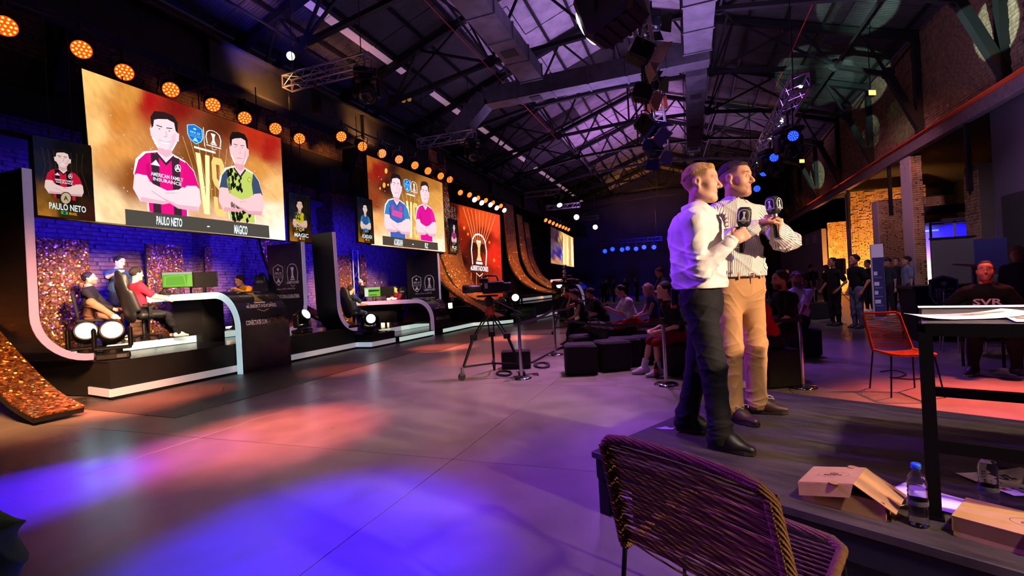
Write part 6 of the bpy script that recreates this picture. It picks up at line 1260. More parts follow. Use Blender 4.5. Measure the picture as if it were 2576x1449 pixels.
t = thing('folding_chair', 'dark chair under the man in brown trousers', 'chair', (-10.85, 5.75, .76), -.5); MB().box((0, 0, .45), (.45, .42, .05), bev=.015).build('seat', skirtm, t); MB().box((0, -.21, .75), (.43, .04, .5), (.15, 0, 0), bev=.015).build('backrest', skirtm, t); [MB().bar((x, y, 0), (x*.95, y*.9, .44), .025).build('leg', lampb, t) for x in (-.2, .2) for y in (-.18, .18)]
for i, (x, y, X, w) in enumerate(((588, 822, -10.6, .5), (588, 834, -10.6, .5))):
    p = onx(x, y, X); t = thing('floor_light_bar', 'warm glowing light bar low behind the left desk, %s of two' % ('upper', 'lower')[i], 'light bar', p); MB().box((0, 0, 0), (.06, w, .07)).build('housing', lampb, t); MB().box((.032, 0, 0), (.01, w*.96, .05)).build('tube', emis('bar_warm', '#ffc88a', 6.), t)
for i, (x, y, X) in enumerate(((960, 814, -10.2), (973, 812, -10.2))):
    p = onx(x, y, X); t = thing('floor_lamp_block', 'glowing warm floor lamp under the second stage desk, %s one' % ('left', 'right')[i], 'stage light', p); MB().box((0, 0, 0), (.1, .22-.1*i, .18), bev=.02).build('housing', lampb, t); MB().box((.055, 0, 0), (.01, .2-.1*i, .15)).build('glass', emis('bar_warm'), t)
p = onx(1130, 769, -8.0); t = thing('floor_lamp_block', 'bright warm floor lamp right of the second stage panel', 'stage light', p); MB().box((0, 0, 0), (.1, .3, .22), bev=.02).build('housing', lampb, t); MB().box((.055, -.02, 0), (.01, .28, .19)).build('glass', emis('bar_warm'), t)
# blue lattice mast behind the second stage
box_truss('upright lattice mast lit blue behind the second stage', onx(893, 790, -11.6)*V3(1, 1, 0)+V3(0, 0, .3), onx(893, 790, -11.6)*V3(1, 1, 0)+V3(0, 0, 3.1), .29, (0, 1, 0), hang=0)
# main stage beyond: decks, steps, desk arch and trophy
platform('main stage deck with white front strips, right of the red screen', [(-6.25, 19.2), (-6.05, 30.), (-11., 30.), (-11., 17.7), (-7.6, 17.7)], 0, .75, (0,), strip_m)
platform('upper deck of the main stage with white edge', [(-7.2, 20.2), (-7., 30.), (-11., 30.), (-11., 20.2)], .75, 1.0, (0,), strip_m)
for i in range(3): tag(MB().box((-6.5+.0, 18.1+.35*i, .1+.1*i), (.9, .35, .2+.2*i)).build('stage_step', gloss), 'dark step up to the main stage, %s of three' % ('lowest', 'middle', 'top')[i], 'step', 'steps of the main stage')
p = onx(1448, 790, -5.4); desk('far curved desk glowing blue near the trophy', -4.9, -6.6, p[1], p[1]+1.3, 1.75, .9, edge_lav)
p = onx(1425, 770, -4.6); t = thing('trophy', 'tall silver cup trophy on a plinth between the far cameras', 'trophy', (p[0], p[1], 0)); MB().box((0, 0, .5), (.5, .5, 1.0), bev=.02).build('plinth', skirtm, t)
MB().lathe([(.14, 1.0), (.16, 1.08), (.1, 1.12), (.08, 1.25), (.16, 1.5), (.2, 1.62), (.13, 1.66), (.06, 1.7), (.09, 1.82), (.04, 1.88)], 20).build('cup', chrome, t); MB().lathe([(.05, 1.88), (.09, 1.96), (.05, 2.02), (.02, 2.05)], 14).build('lid', chrome, t); MB().ball((0, 0, 2.12), .06, 10, 8).ball((.05, 0, 2.2), .035, 8, 6).build('finial', chrome, t); MB().lathe([(.17, 1.0), (.17, 1.06), (.16, 1.07)], 20).build('wood_base', mat('trophy_wood', '#6a3a20', .4), t)
# ---------------------------------------------------------------- riser, table, chairs and what lies on them
RZ = RISER_Z
r0, r1, r2 = onz(1487, 1135, RZ), onz(1870, 975, RZ), onz(2576, 1058, RZ)
ex = unit((r2-r1)*V3(1, 1, 0)); ey = V3(-ex[1], ex[0], 0); LW = abs((r1-r0)@ey); RW = 3.2      # riser axes: ex along its long side, ey away from the viewer
rang = math.atan2(ex[1], ex[0])
def R2(x, y, z=0.): return r0*V3(1, 1, 0)+ex*x+ey*y+V3(0, 0, z)
deckm = mat('riser_plywood', '#3b332d', .42, spec=.5, bump=(14, .12)); nt = deckm.node_tree
_n = noise_nodes(deckm, 3.5, '#2a2420', '#4d443c', .3, .7, 10, (.35, .6)); _mp = nt.nodes.new('ShaderNodeMapping'); _mp.inputs['Scale'].default_value = (1., 7., 1.); nt.links.new(nt.nodes['Texture Coordinate'].outputs['Object'], _mp.inputs['Vector']); nt.links.new(_mp.outputs[0], _n.inputs['Vector'])
rs = thing('stage_riser', 'low dark plywood riser under the two presenters', 'riser', r0*V3(1, 1, 0), rang)
MB().box((RW/2, LW/2, RZ-.02), (RW, LW, .04), bev=.004).build('deck', deckm, rs)
MB().box((RW/2, .03, RZ-.1), (RW-.06, .04, .12)).build('front_rail', skirtm, rs); MB().box((.03, LW/2, RZ-.1), (.04, LW-.06, .12)).build('side_rail', skirtm, rs); MB().box((RW/2, LW-.03, RZ-.1), (RW-.06, .04, .12)).build('back_rail', skirtm, rs)
for x, y in ((.06, .06), (RW-.06, .06), (.06, LW-.06), (RW-.06, LW-.06), (1.1, .06), (1.1, LW-.06)): lg = MB().box((x, y, (RZ-.04)/2), (.07, .07, RZ-.04)).build('leg', skirtm, rs); [MB().cyl((x-.036, y, z), (x-.04, y, z), .006, .006, 8).build('bolt', alu, lg) for z in (RZ-.08, RZ-.13)]
MB().box((RW/2+.1, .05, (RZ-.1)/2), (RW-.3, .01, RZ-.1)).build('skirt_cloth', skirtm, rs)
MB().box((RW/2+.8, LW*.5, RZ+.003), (RW-1.65, .004, .002)).build('deck_joint', skirtm, rs)
# paper scrap
p = onz(1674, 1079, RZ); tag(MB().prism([p+V3(x, y, .001) for x, y in ((-.07, 0), (-.02, -.02), (.05, -.015), (.06, .03), (.03, .02), (.0, .05), (-.03, .02))], (0, 0, .003)).build('paper_scrap', mat('paper', '#d8d2dc', .8)), 'torn paper scrap on the riser beside black shoe', 'paper')
# high table: steel frame, worn top
tl0 = onz(2352, 1303, RZ); TH = 1.175
a_, b_ = onz(2330, 795, TH), onz(2318, 750, TH); tex, tey = ex, ey
td_ = unit(tl0*V3(1, 1, 0)); tang = math.atan2(-td_[0], td_[1]); tb = thing('high_table', 'tall black steel table with worn grey top at right', 'table', tl0*V3(1, 1, 0), tang); TD, TWd = 1.1, 1.9
bsteel = mat('table_steel', '#0e0c0f', .4, .5)
for x, y in ((0, 0), (0, TD), (TWd, 0), (TWd, TD)): lg = MB().box((x, y, (RZ+TH-.04)/2), (.045, .045, TH-.04-RZ)).build('leg', bsteel, tb); MB().box((x, y, RZ+.006), (.06, .06, .012)).build('foot_plate', bsteel, lg)
for nm, a, b, z in (('foot_bar', (0, 0), (TWd, 0), RZ+.3), ('foot_bar', (0, TD), (TWd, TD), RZ+.3), ('top_rail', (0, 0), (TWd, 0), TH-.028), ('top_rail', (0, TD), (TWd, TD), TH-.028), ('top_rail', (0, 0), (0, TD), TH-.028)): MB().bar((a[0], a[1], z), (b[0], b[1], z), .04, .05).build(nm, bsteel, tb)
MB().box((TWd/2, TD/2, TH-.004), (TWd+.02, TD+.02, .008), bev=.002).build('table_top', mat('table_top_worn', '#5a534d', .5, noise=(9, '#3c3732', .7)), tb)
Tt = lambda x, y, z=0.: tl0*V3(1, 1, 0)+ex*x+ey*y+V3(0, 0, TH+z)
paperm = mat('paper_white', '#eee6e0', .8)
def sheet(label, c, rz, w=.297, h=.21, z=TH+.001, curl=.02, marks=(), m=None, cat='paper', seed=0, name='paper_sheet'):
    t = thing(name, label, cat, (c[0], c[1], z), rz); n = 8; V = []
    zz = lambda x, y: .002+curl*(max(0, x/w)**2*1.6+max(0, -x/w-.2)**2*1.2*(1+seed % 2))+.003*math.sin(9*y+seed)**2
    for i in range(n+1):
        for j in range(n+1): x, y = (i/n-.5)*w, (j/n-.5)*h; V.append((x, y, zz(x, y)))
    mb = MB(); mb.add(V, [(i*(n+1)+j, (i+1)*(n+1)+j, (i+1)*(n+1)+j+1, i*(n+1)+j+1) for i in range(n) for j in range(n)], True); mb.build('sheet', m or paperm, t)
    if marks:
        pr = Print(lambda x, y, l: V3(x*w, y*h, zz(x*w, y*h)+.0012+.0004*l))
        for q in marks:
            if q[0] == 's': pr.stroke(q[1], q[2], q[3], 1)
            else: pr.text(q[1], q[2], q[3], 1)
        pr.build('writing', mat('print_any'), t)
    return t
lines = lambda n, col, x0=-.42, x1=.35, dy=.09: [('s', [(x0, .4-i*dy), (x1-.1*(i % 3), .4-i*dy)], .012, col) for i in range(n)]
tX, tY = V3(td_[1], -td_[0], 0), td_
Tt = lambda x, y: tl0*V3(1, 1, 0)+tX*x+tY*y
sheet('curled paper with yellow and red marker stripes at the table edge', Tt(.13, .24), tang+.35, .36, .25, marks=[('s', [(-.3, .2), (.1, .1)], .05, '#7a2a2a'), ('s', [(-.05, .3), (.2, .05)], .06, '#c8a832'), ('s', [(.1, .35), (.38, .1)], .06, '#c8a832')]+lines(4, '#9a92a0', -.4, .3), curl=.05, seed=1, z=TH+.003)
sheet('white sheet along the far edge of the table', Tt(.35, .93), tang+.02, .75, .2, curl=.012, seed=2)
sheet('printed table sheet beside the water bottle on the table', Tt(.75, .72), tang-.15, .5, .4, marks=lines(8, '#4a4448', -.4, .4, .1), curl=.015, seed=3)
sheet('sheet with coloured schedule boxes at the near table edge', Tt(.5, .12), tang+.06, .5, .22, marks=[('s', [(-.4+.14*i, .1), (-.32+.14*i, .1)], .2, c) for i, c in enumerate(('#c87a5a', '#b8684a', '#8a92b0', '#8a92b0', '#d0704a', '#8aa050'))], z=TH+.002, curl=.01, seed=4)
sheet('plain white sheet near the schedule on the table', Tt(.62, .36), tang-.05, .3, .21, curl=.01, seed=5)
def bottle(label, loc, h=.24, r=.033, cap='#1a50c8', fill=.62, sc=1., capless=False):
    t = thing('water_bottle', label, 'bottle', loc); pet = mat('clear_plastic', '#f8f8ff', .04, trans=1., ior=1.06, coat=1.); wat = mat('water', '#f8faff', .02, trans=1., ior=1.07)
    pf = [(r*.8, 0), (r, .008)]
    for i in range(9): z = .02+i*.0165; pf += [(r*.98, z), (r*.93, z+.006), (r*.99, z+.012)]
    pf += [(r*.98, h*.74), (r*.8, h*.82), (r*.42, h*.9), (.0135, h*.92), (.0135, h)]
    sh = MB().lathe(pf, 24).build('shell', pet, t); MB().lathe([(r*.75, .004), (r*.9, .012), (r*.9, h*fill*.98), (r*.88, h*fill)], 20).build('water', wat, t)
    MB().lathe([(r+.0006, h*.36), (r+.0008, h*.365), (r+.0008, h*.43), (r+.0006, h*.435)], 24).build('label_band', mat('label_film', '#e8ecfa', .15, trans=.93, ior=1.03), t)
    if not capless: MB().lathe([(.0155, h*.945), (.0165, h*.95), (.0165, h*1.02), (.014, h*1.03)], 20).build('cap', mat('cap_blue', cap, .4), t)
    t.scale = (sc,)*3; return t
bottle('clear water bottle with blue cap standing on the riser by the table leg', onz(2312, 1322, RZ), sc=1.0)
bottle('clear water bottle behind the foot bar of the table', onz(2490, 1285, RZ), sc=1.0, fill=.85)
bottle('water bottle with blue cap on the table at the right edge', Tt(.5, .78)+V3(0, 0, TH), sc=1.15)
kraft = mat('kraft_board', '#b98a5e', .75, noise=(14, '#a97b52', .6)); kin = mat('kraft_inside', '#a07448', .8)
def food_box(label, c, rz, w=.34, d=.2, h=.07, lid=0., name='ALEGRE', side=1):
    """cardboard takeaway box with a lid, thumb notch and printed oval"""
    t = thing('food_box', label, 'cardboard box', (c[0], c[1], RZ), rz); th = .003
    b = MB(); b.box((0, 0, th/2), (w, d, th)); b.build('floor_panel', kraft, t)
    for nm, c_, s in (('side_wall', (0, -d/2, h/2), (w, th, h)), ('side_wall', (0, d/2, h/2), (w, th, h)), ('end_wall', (-w/2, 0, h/2), (th, d, h)), ('end_wall', (w/2, 0, h/2), (th, d, h))): MB().box(c_, s).build(nm, kraft, t)
    R = Euler((0, 0, 0)).to_matrix(); lt = thing('lid', '', ''); [lt.__delitem__(k) for k in list(lt.keys())]; lt.parent = t; lt.location = (0, d/2+.002, h); lt.rotation_euler = (-lid, 0, 0) if side > 0 else (lid, 0, 0)
    m = MB(); m.box((0, -d/2, .003), (w+.008, d+.008, th)); lp = m.mesh('lid_panel', kraft); o = link('lid_panel', lp, t); o.location = lt.location; o.rotation_euler = lt.rotation_euler
    f = MB().box((0, -d-.002, -.025), (w+.008, th, .055)).build('lid_flap', kraft, o); bpy.data.objects.remove(lt)
    nt_ = MB().cyl((-w*.0, -d-.001, .0048), (0, -d-.001, .0062), .024, .024, 18).build('thumb_notch', kin, o)
    pr = Print(lambda x, y, l: V3(x, -d/2+y, .0052+.0003*l)); ov = [(.075*math.cos(a), .042*math.sin(a)) for a in np.linspace(0, 2*math.pi, 33)]; pr.stroke(ov, .0016, '#4a3018'); pr.text(name, [(.045, .004), (-.045, .004), (-.045, -.016), (.045, -.016)], '#4a3018'); pr.text('Food', [(.02, .028), (-.02, .028), (-.02, .01), (.02, .01)], '#4a3018'); pr.build('print', mat('print_any'), o); return t
def tented_box(label, c, rz, w=.3, d=.21, h=.075):
    """takeaway box whose lid has sprung open and folded over one end"""
    t = thing('food_box', label, 'cardboard box', (c[0], c[1], RZ), rz); th = .003; MB().box((0, 0, th/2), (w, d, th)).build('floor_panel', kraft, t)
    for nm, c_, s_ in (('side_wall', (0, -d/2, h/2), (w, th, h)), ('side_wall', (0, d/2, h/2), (w, th, h)), ('end_wall', (-w/2, 0, h/2), (th, d, h)), ('end_wall', (w/2, 0, h*.42), (th, d, h*.84))): MB().box(c_, s_).build(nm, kraft, t)
    z0, z1, x0, x1, x2 = h+.006, h+.05, -w/2-.01, w*.16, w*.62; e = d/2+.012
    lp = MB().prism([(x0, -e, z0), (x1, -e, z1), (x1, e, z1), (x0, e, z0)], (0, 0, th)).build('lid_panel', kraft, t); MB().prism([(x1, -e, z1), (x2, -e, h-.035), (x2, e, h-.035), (x1, e, z1)], (.001, 0, th)).build('lid_end', kraft, t)
    MB().prism([(x0, -e, z0), (x1, -e, z1), (x1-.012, -e-.006, z1-.055), (x0+.004, -e-.006, z0-.055)], (0, -th, 0)).build('lid_flap', kraft, t)
    sl = lambda x: z0+(z1-z0)*(x-x0)/(x1-x0)
    for xx, yy in ((-.02, -e+.002), (-.0, e-.002)): MB().cyl((xx, yy, sl(xx)+.0035), (xx, yy, sl(xx)+.0048), .02, .02, 16).build('thumb_notch', kin, lp)
    pr = Print(lambda x, y, l: V3(-.05+x, y, sl(-.05+x)+.0042+.0003*l)); ov = [(.06*math.cos(a), .034*math.sin(a)) for a in np.linspace(0, 2*math.pi, 33)]; pr.stroke(ov, .0014, '#4a3018'); pr.text('ALEGRE', [(.036, .002), (-.036, .002), (-.036, -.014), (.036, -.014)], '#4a3018'); pr.text('Food', [(.016, .022), (-.016, .022), (-.016, .007), (.016, .007)], '#4a3018'); pr.build('print', mat('print_any'), lp); return t
tented_box('half-open cardboard box with tented lid at the edge of the riser', onz(2125, 1268, RZ)+V3(.02, .03, 0), rang+.02)
c = onz(2572, 1372, RZ); food_box('closed cardboard box with oval print at bottom right', c+V3(.05, -.0, 0), rang-.1, .42, .22, .07, 0.)
sheet('white paper curled beside the half-open box', onz(2215, 1262, RZ)+V3(0, .05, 0), rang+.3, .3, .2, RZ+.001, .12, seed=1)
sheet('loose white papers under the table leg', onz(2360, 1262, RZ), rang-.25, .32, .2, RZ+.002, .03, seed=2)
sheet('hand-written paper with black and red notes lying under the table', onz(2560, 1215, RZ), rang+.9, .34, .26, RZ+.001, .02, marks=[('t', 'Uz', [(-.1, .1), (.1, .1), (.1, .4), (-.1, .4)], '#1a1418'), ('t', 'Su?', [(-.4, .0), (-.2, .0), (-.2, .2), (-.4, .2)], '#1a1418'), ('t', 'nt', [(-.45, -.3), (-.35, -.3), (-.35, -.15), (-.45, -.15)], '#c0281e'), ('t', '2.OS', [(-.3, -.4), (-.05, -.4), (-.05, -.2), (-.3, -.2)], '#1a1418'), ('s', [(.0, -.1), (.3, .2)], .02, '#1a1418')], seed=3)
p = onz(2365, 1140, RZ); 
# woven rope chairs
def rope_mat(name, c1, c2):
    m = mat(name, c1, .85, spec=.2); nt = m.node_tree; b = nt.nodes['Principled BSDF']; tc = nt.nodes.new('ShaderNodeTexCoord'); w = nt.nodes.new('ShaderNodeTexWave'); w.inputs['Scale'].default_value = 42; w.inputs['Distortion'].default_value = 1.; w.bands_direction = 'DIAGONAL'; nt.links.new(tc.outputs['Object'], w.inputs['Vector'])
    r = nt.nodes.new('ShaderNodeValToRGB'); r.color_ramp.elements[0].color = L4(c2); r.color_ramp.elements[1].color = L4(c1); nt.links.new(w.outputs['Fac'], r.inputs[0]); nt.links.new(r.outputs[0], b.inputs['Base Color'])
    bp = nt.nodes.new('ShaderNodeBump'); bp.inputs['Strength'].default_value = .7; bp.inputs['Distance'].default_value = .006; nt.links.new(w.outputs['Fac'], bp.inputs['Height']); nt.links.new(bp.outputs['Normal'], b.inputs['Normal']); return m
def rope_chair(label, BL, BR, TL, TR, fwd, seat_d, m, legs_m, nb=34, ns=16, r=.016, rc=.0042, floor=0., sag=.02, wind=True):
    """steel frame wound with rope: back frame, seat frame, cords strung across both, thin legs"""
    BL, BR, TL, TR = map(lambda q: V3(*q), (BL, BR, TL, TR)); t = thing('rope_chair', label, 'chair', (BL+BR)/2*V3(1, 1, 0)+V3(0, 0, floor)); o = V3(*t.location); BL, BR, TL, TR = BL-o, BR-o, TL-o, TR-o; fwd = unit(fwd)
    side = unit(BR-BL); nrm = unit(np.cross(side, TL-BL))
    def top_edge(n=14): return [TL+(TR-TL)*u-nrm*sag*4*u*(1-u)*1. for u in np.linspace(0, 1, n)]
    rr = .06; up_ = unit(TL-BL); path = [BL+(TL-BL)*u for u in np.linspace(0, .9, 10)]+[TL-up_*rr*.45+side*rr*.1, TL-up_*rr*.1+side*rr*.45]+top_edge()[2:-2]+[TR-up_*rr*.1-side*rr*.45, TR-up_*rr*.45-side*rr*.1]+[BR+(TR-BR)*u for u in np.linspace(.9, 0, 10)]
    # resample and wind the rope: a rippled tube
    P = np.array(path); L = np.concatenate([[0], np.cumsum(np.linalg.norm(np.diff(P, axis=0), axis=1))]); N = int(L[-1]/(.0045 if wind else .02)); s_ = np.linspace(0, L[-1], N); Q = np.stack([np.interp(s_, L, P[:, i]) for i in range(3)], 1)
    MB().tube(Q, r*(1+(.09*np.sin(np.arange(N)*math.pi*.9) if wind else 0)), 10).build('back_frame', m, t)
    FL, FR = BL+fwd*seat_d, BR+fwd*seat_d; sp = [BL, FL-fwd*.04, FL+side*.04, FR-side*.04, FR-fwd*.04, BR]; P = np.array(sp); L = np.concatenate([[0], np.cumsum(np.linalg.norm(np.diff(P, axis=0), axis=1))]); N = int(L[-1]/(.0045 if wind else .03)); s_ = np.linspace(0, L[-1], N); Q = np.stack([np.interp(s_, L, P[:, i]) for i in range(3)], 1)
    MB().tube(Q, r*(1+(.09*np.sin(np.arange(N)*math.pi*.9) if wind else 0)), 10).build('seat_frame', m, t)
    rg = random.Random(3)
    for i in range(nb):
        u = .06+.9*i/nb; a, b = BL+(TL-BL)*u, BR+(TR-BR)*u; jit = rg.uniform(-.006, .006); k = 9
        MB().tube([a+(b-a)*v-nrm*(sag*3*v*(1-v))+up_*(jit*math.sin(3*math.pi*v)+.004*math.sin(7*v+i)) for v in np.linspace(0, 1, k)], rc, 5).build('cord', m, t)
        for e, s2 in ((a, 1), (b, -1)):
            MB().tube([e+nrm*r*1.25+up_*.004*s, e+side*s2*r*1.2+up_*.002, e-nrm*r*1.25] if False else [e+(nrm*math.cos(q)+side*s2*math.sin(q))*r*1.2 for q in np.linspace(-.3, math.pi+.3, 6)], rc, 5).build('cord_wrap', m, t) if nb > 30 else None
    for i in range(ns):
        u = .06+.9*i/ns; a, b = BL+(FL-BL)*u, BR+(FR-BR)*u; MB().tube([a+(b-a)*v-V3(0, 0, sag*1.6*v*(1-v)*2) for v in np.linspace(0, 1, 7)], rc, 5).build('cord', m, t)
    for a, off in ((BL, -side*.03-fwd*.05), (BR, side*.03-fwd*.05), (FL-fwd*.08, -side*.05+fwd*.06), (FR-fwd*.08, side*.05+fwd*.06)): MB().cyl(a, V3(a[0], a[1], 0)+off, .009, .008, 8).build('leg', legs_m, t)
    return t
tan = rope_mat('rope_tan', '#a8835a', '#6e5236'); org = rope_mat('rope_orange', '#d8662a', '#8a3a16'); legm = mat('chair_leg', '#0d0b0d', .5, .5)
TLp, TRp = onz(1532, 1092, .88), onz(1952, 1222, .88); sd = unit(TRp-TLp); fw_ = V3(-sd[1], sd[0], 0)
hb = .42; BLp, BRp = TLp*V3(1, 1, 0)+V3(0, 0, .48)+fw_*.05, TRp*V3(1, 1, 0)+V3(0, 0, .48)+fw_*.05
rope_chair('tan rope chair in the foreground seen from behind', BLp, BRp+sd*.03, TLp-fw_*.03, TRp-fw_*.03, V3(.223, .551, 0), .58, tan, legm, 40, 18, .0165, .0038, sag=.02)
cTL, cTR, cBL, cBR, cF = onz(2166, 780, .87), onz(2246, 776, .87), onz(2196, 880, .46), onz(2286, 868, .46), onz(2312, 915, .44)
cd = unit((cF-cBL)*V3(1, 1, 0)); cs_ = V3(-cd[1], cd[0], 0); cTL2 = cBL+V3(0, 0, .42)-cd*.2
rope_chair('orange rope chair beyond the riser', cBL, cBL+cs_*.4, cTL2, cTL2+cs_*.38, cd, .46, org, legm, 24, 14, .016, .0045, sag=.02, wind=False)
# ---------------------------------------------------------------- open floor: barrier posts, belts, camera stands, seats
def stanchion(label, loc, h=.95, rz=0.):
    t = thing('barrier_post', label, 'barrier post', loc, rz); MB().lathe([(.16, 0), (.16, .012), (.14, .025), (.05, .032), (.03, .04)], 28).build('base', chrome, t); MB().cyl((0, 0, .03), (0, 0, h-.08), .025, .025, 16).build('pole', chrome, t); MB().lathe([(.028, h-.09), (.032, h-.085), (.032, h-.01), (.026, h)], 16).build('belt_cassette', lampb, t); return t
def belt(label, a, b, sag=.04, w=.05):
    a, b = V3(*a), V3(*b); n = 12; m = MB(); V = []
    d = unit((b-a)*V3(1, 1, 0)); nn = V3(-d[1], d[0], 0)*.002
    for i in range(n+1): u = i/n; p = a+(b-a)*u-V3(0, 0, sag*4*u*(1-u)); V += [p+V3(0, 0, w/2)+nn, p-V3(0, 0, w/2)+nn, p-V3(0, 0, w/2)-nn, p+V3(0, 0, w/2)-nn]
    m.add(V, [(i*4+j, i*4+4+j, i*4+4+(j+1) % 4, i*4+(j+1) % 4) for i in range(n) for j in range(4)]); return tag(m.build('barrier_belt', mat('belt_black', '#0e0c12', .8)), label, 'barrier belt')
s1, s2_, s3, s4, s5 = onz(1312, 952), onz(1398, 893), onz(1466, 832), onz(2020, 975), onz(1676, 968)
stanchion('chrome barrier post beside the television camera', s1); stanchion('chrome barrier post behind the near camera cables', s2_, 1.0); stanchion('chrome barrier post next to the woman with head in hand', s3, .98); stanchion('chrome barrier post right of the presenters', s4, .9); stanchion('chrome barrier post behind the fair-haired presenter legs', s5, .9)
s6 = onz(1512, 822); stanchion('far chrome barrier post behind the man with cap', s6, .98); s7 = onz(2052, 790); stanchion('thin chrome post among the standing visitors', s7, 1.0)
Zb = V3(0, 0, .87); belt('black barrier belt from the far posts to the camera side', s1+V3(0, 0, .86), s2_+V3(0, 0, .93), .05); belt('black barrier belt before the seated visitors', s2_+V3(0, 0, .93)*.85, s5+V3(0, 0, .84), .1); belt('black barrier belt right behind the khaki trousers', s5+V3(0, 0, .84), s4+V3(0, 0, .84), .03); belt('black barrier belt beside the seated woman', s3+V3(0, 0, .92), s6+V3(0, 0, .92), .03); belt('black barrier belt leading from left to the seated woman', s2_+V3(0, 0, .9), s3+V3(0, 0, .9), .06)
def tv_camera(label, base, rz, spread=.42, Hh=1.32, sc=1., lens=.3):
    """studio camera on a tripod with a wheeled dolly"""
    t = thing('television_camera', label, 'camera', base, rz); cam_b = mat('camera_black', '#121116', .45)
    hd = V3(0, 0, Hh); ft = [V3(math.cos(a), math.sin(a), 0)*spread for a in (math.radians(90), math.radians(210), math.radians(330))]
    for f in ft:
        u = unit(V3(-f[1], f[0], 0)); lg = MB()
        for s in (-1, 1): lg.cyl(hd-V3(0, 0, .28)+u*.05*s+unit(f)*.05, f*.62+V3(0, 0, .62)+u*.035*s, .012, .012, 8)
        lg.cyl(f*.58+V3(0, 0, .68), f+V3(0, 0, .2), .024, .02, 10); o = lg.build('tripod_leg', lampb, t); MB().box(f*.6+V3(0, 0, .64), (.11, .07, .09), bev=.01).build('leg_lock', lampb, o); MB().bar(f*.0+V3(0, 0, .2), f+V3(0, 0, .2), .03, .025).build('dolly_arm', lampb, t)
        w = MB(); w.cyl(f*1.05+V3(0, 0, .2), f*1.05+V3(0, 0, .1), .02, .02, 8); w.box(f*1.05+V3(0, 0, .1), (.07, .09, .05), bev=.01); w.build('caster_fork', mat('caster_grey', '#7a7680', .4, .4), o); MB().cyl(f*1.07+u*-.02+V3(0, 0, .055), f*1.07+u*.02+V3(0, 0, .055), .055, .055, 16).build('caster_wheel', lampb, o)
    MB().lathe([(.03, Hh-.32), (.08, Hh-.26), (.08, Hh-.2), (.05, Hh-.14)], 14).build('bowl', mat('bowl_red', '#a8301e', .5), t)
    MB().box((0, 0, Hh-.07), (.13, .14, .16), bev=.03).build('fluid_head', lampb, t); MB().box((-.02, 0, Hh+.025), (.34, .1, .03), bev=.01).build('camera_plate', lampb, t)
    MB().tube([(.08, .08, Hh-.05), (.3, .16, Hh-.18), (.52, .22, Hh-.3)], .011, 6).build('pan_bar', lampb, t)
    b = MB(); b.box((.08, 0, Hh+.16), (.36, .13, .2), bev=.025); b.box((.3, 0, Hh+.15), (.14, .11, .16), bev=.02); b.build('camera_body', cam_b, t)
    MB().lathe([(.055, .0), (.06, -.02), (.06, -.14), (.068, -.15), (.068, -lens), (.062, -lens-.01)], 20, (-.1, 0, Hh+.15), (1, 0, 0)).build('lens_barrel', cam_b, t); MB().cyl((-.1-lens-.005, 0, Hh+.15), (-.1-lens-.012, 0, Hh+.15), .055, .055, 18).build('front_glass', mat('lens_dark'), t)
    MB().tube([(-.06, 0, Hh+.26), (-.08, 0, Hh+.33), (.0, 0, Hh+.35), (.14, 0, Hh+.34), (.16, 0, Hh+.26)], .016, 8).build('carry_handle', cam_b, t); MB().box((-.06, -.12, Hh+.27), (.14, .1, .08), bev=.015).build('viewfinder', cam_b, t)
    MB().box((-.03, -.068, Hh+.19), (.05, .004, .09)).build('label_plate', mat('plate_pale', '#c8d0c0', .6), t); t.scale = (sc,)*3; return t
cb = (onz(1195, 945)+onz(1230, 972)+onz(1300, 905))/3; cb = onz(1240, 945); cp_ = V3(*cb); tv_camera('large black television camera on a wheeled tripod', cp_, math.radians(20), .5, 1.25, 1.02)
cq = onz(1432, 838); tv_camera('second television camera on a tripod further away', cq, math.radians(15), .5, 1.35, 1.)
# floor monitor wedge and cables
p = onz(1300, 925); t = thing('wedge_speaker', 'black wedge speaker on the floor behind the near barrier post', 'speaker', p, .3); MB().prism([(-.25, -.16, 0), (-.25, .16, 0), (-.25, .16, .2), (-.25, .02, .32), (-.25, -.16, .3)], (.5, 0, 0)).build('cabinet', lampb, t); MB().box((.0, .0, .2), (.1, .36, .03)).build('handle', skirtm, t)
def cable(label, pts, r=.012):
    P = np.array(pts, float); tt = np.linspace(0, len(P)-1, len(P)*6); Q = np.stack([np.interp(tt, np.arange(len(P)), P[:, i]) for i in range(3)], 1)
    for _ in range(6): Q[1:-1] = (Q[:-2]+2*Q[1:-1]+Q[2:])/4
    return tag(MB().tube(Q, r, 6).build('cable', mat('cable_black', '#0c0a0e', .6)), label, 'cable')
zc = .014
cable('thick black cable running from the wedge speaker to the seats', [onz(x, y, zc) for x, y in ((1338, 912), (1370, 895), (1400, 880), (1440, 862), (1470, 852))], .02)
cable('coil of black cable beside the wedge speaker', [onz(1360+18*math.cos(a)+3*k, 918+7*math.sin(a), zc+.004*k) for k in range(3) for a in np.linspace(0, 5.6, 8)])
cable('coil of black cable under the near camera', [onz(1268+20*math.cos(a), 938+6*math.sin(a), zc+.004*k) for k in range(3) for a in np.linspace(0, 5.6, 8)])
cable('thin cable hanging from the near camera to the floor', [cp_+V3(.3, .1, 1.3), cp_+V3(.42, .12, .9), cp_+V3(.45, .12, .4), cp_+V3(.5, .15, .02), onz(1300, 935, zc)], .007)
cable('loose black cable lying before the near barrier post', [onz(x, y, zc) for x, y in ((1310, 944), (1330, 941), (1352, 938), (1356, 944), (1340, 942))], .008)
cable('thin cables on the floor beside the orange chair', [onz(x, y, zc) for x, y in ((2215, 935), (2250, 930), (2285, 940), (2260, 950), (2230, 948), (2290, 955), (2330, 950))], .008)
fab = mat('pouf_fabric', '#131118', .9, bump=(60, .4))
pm = None
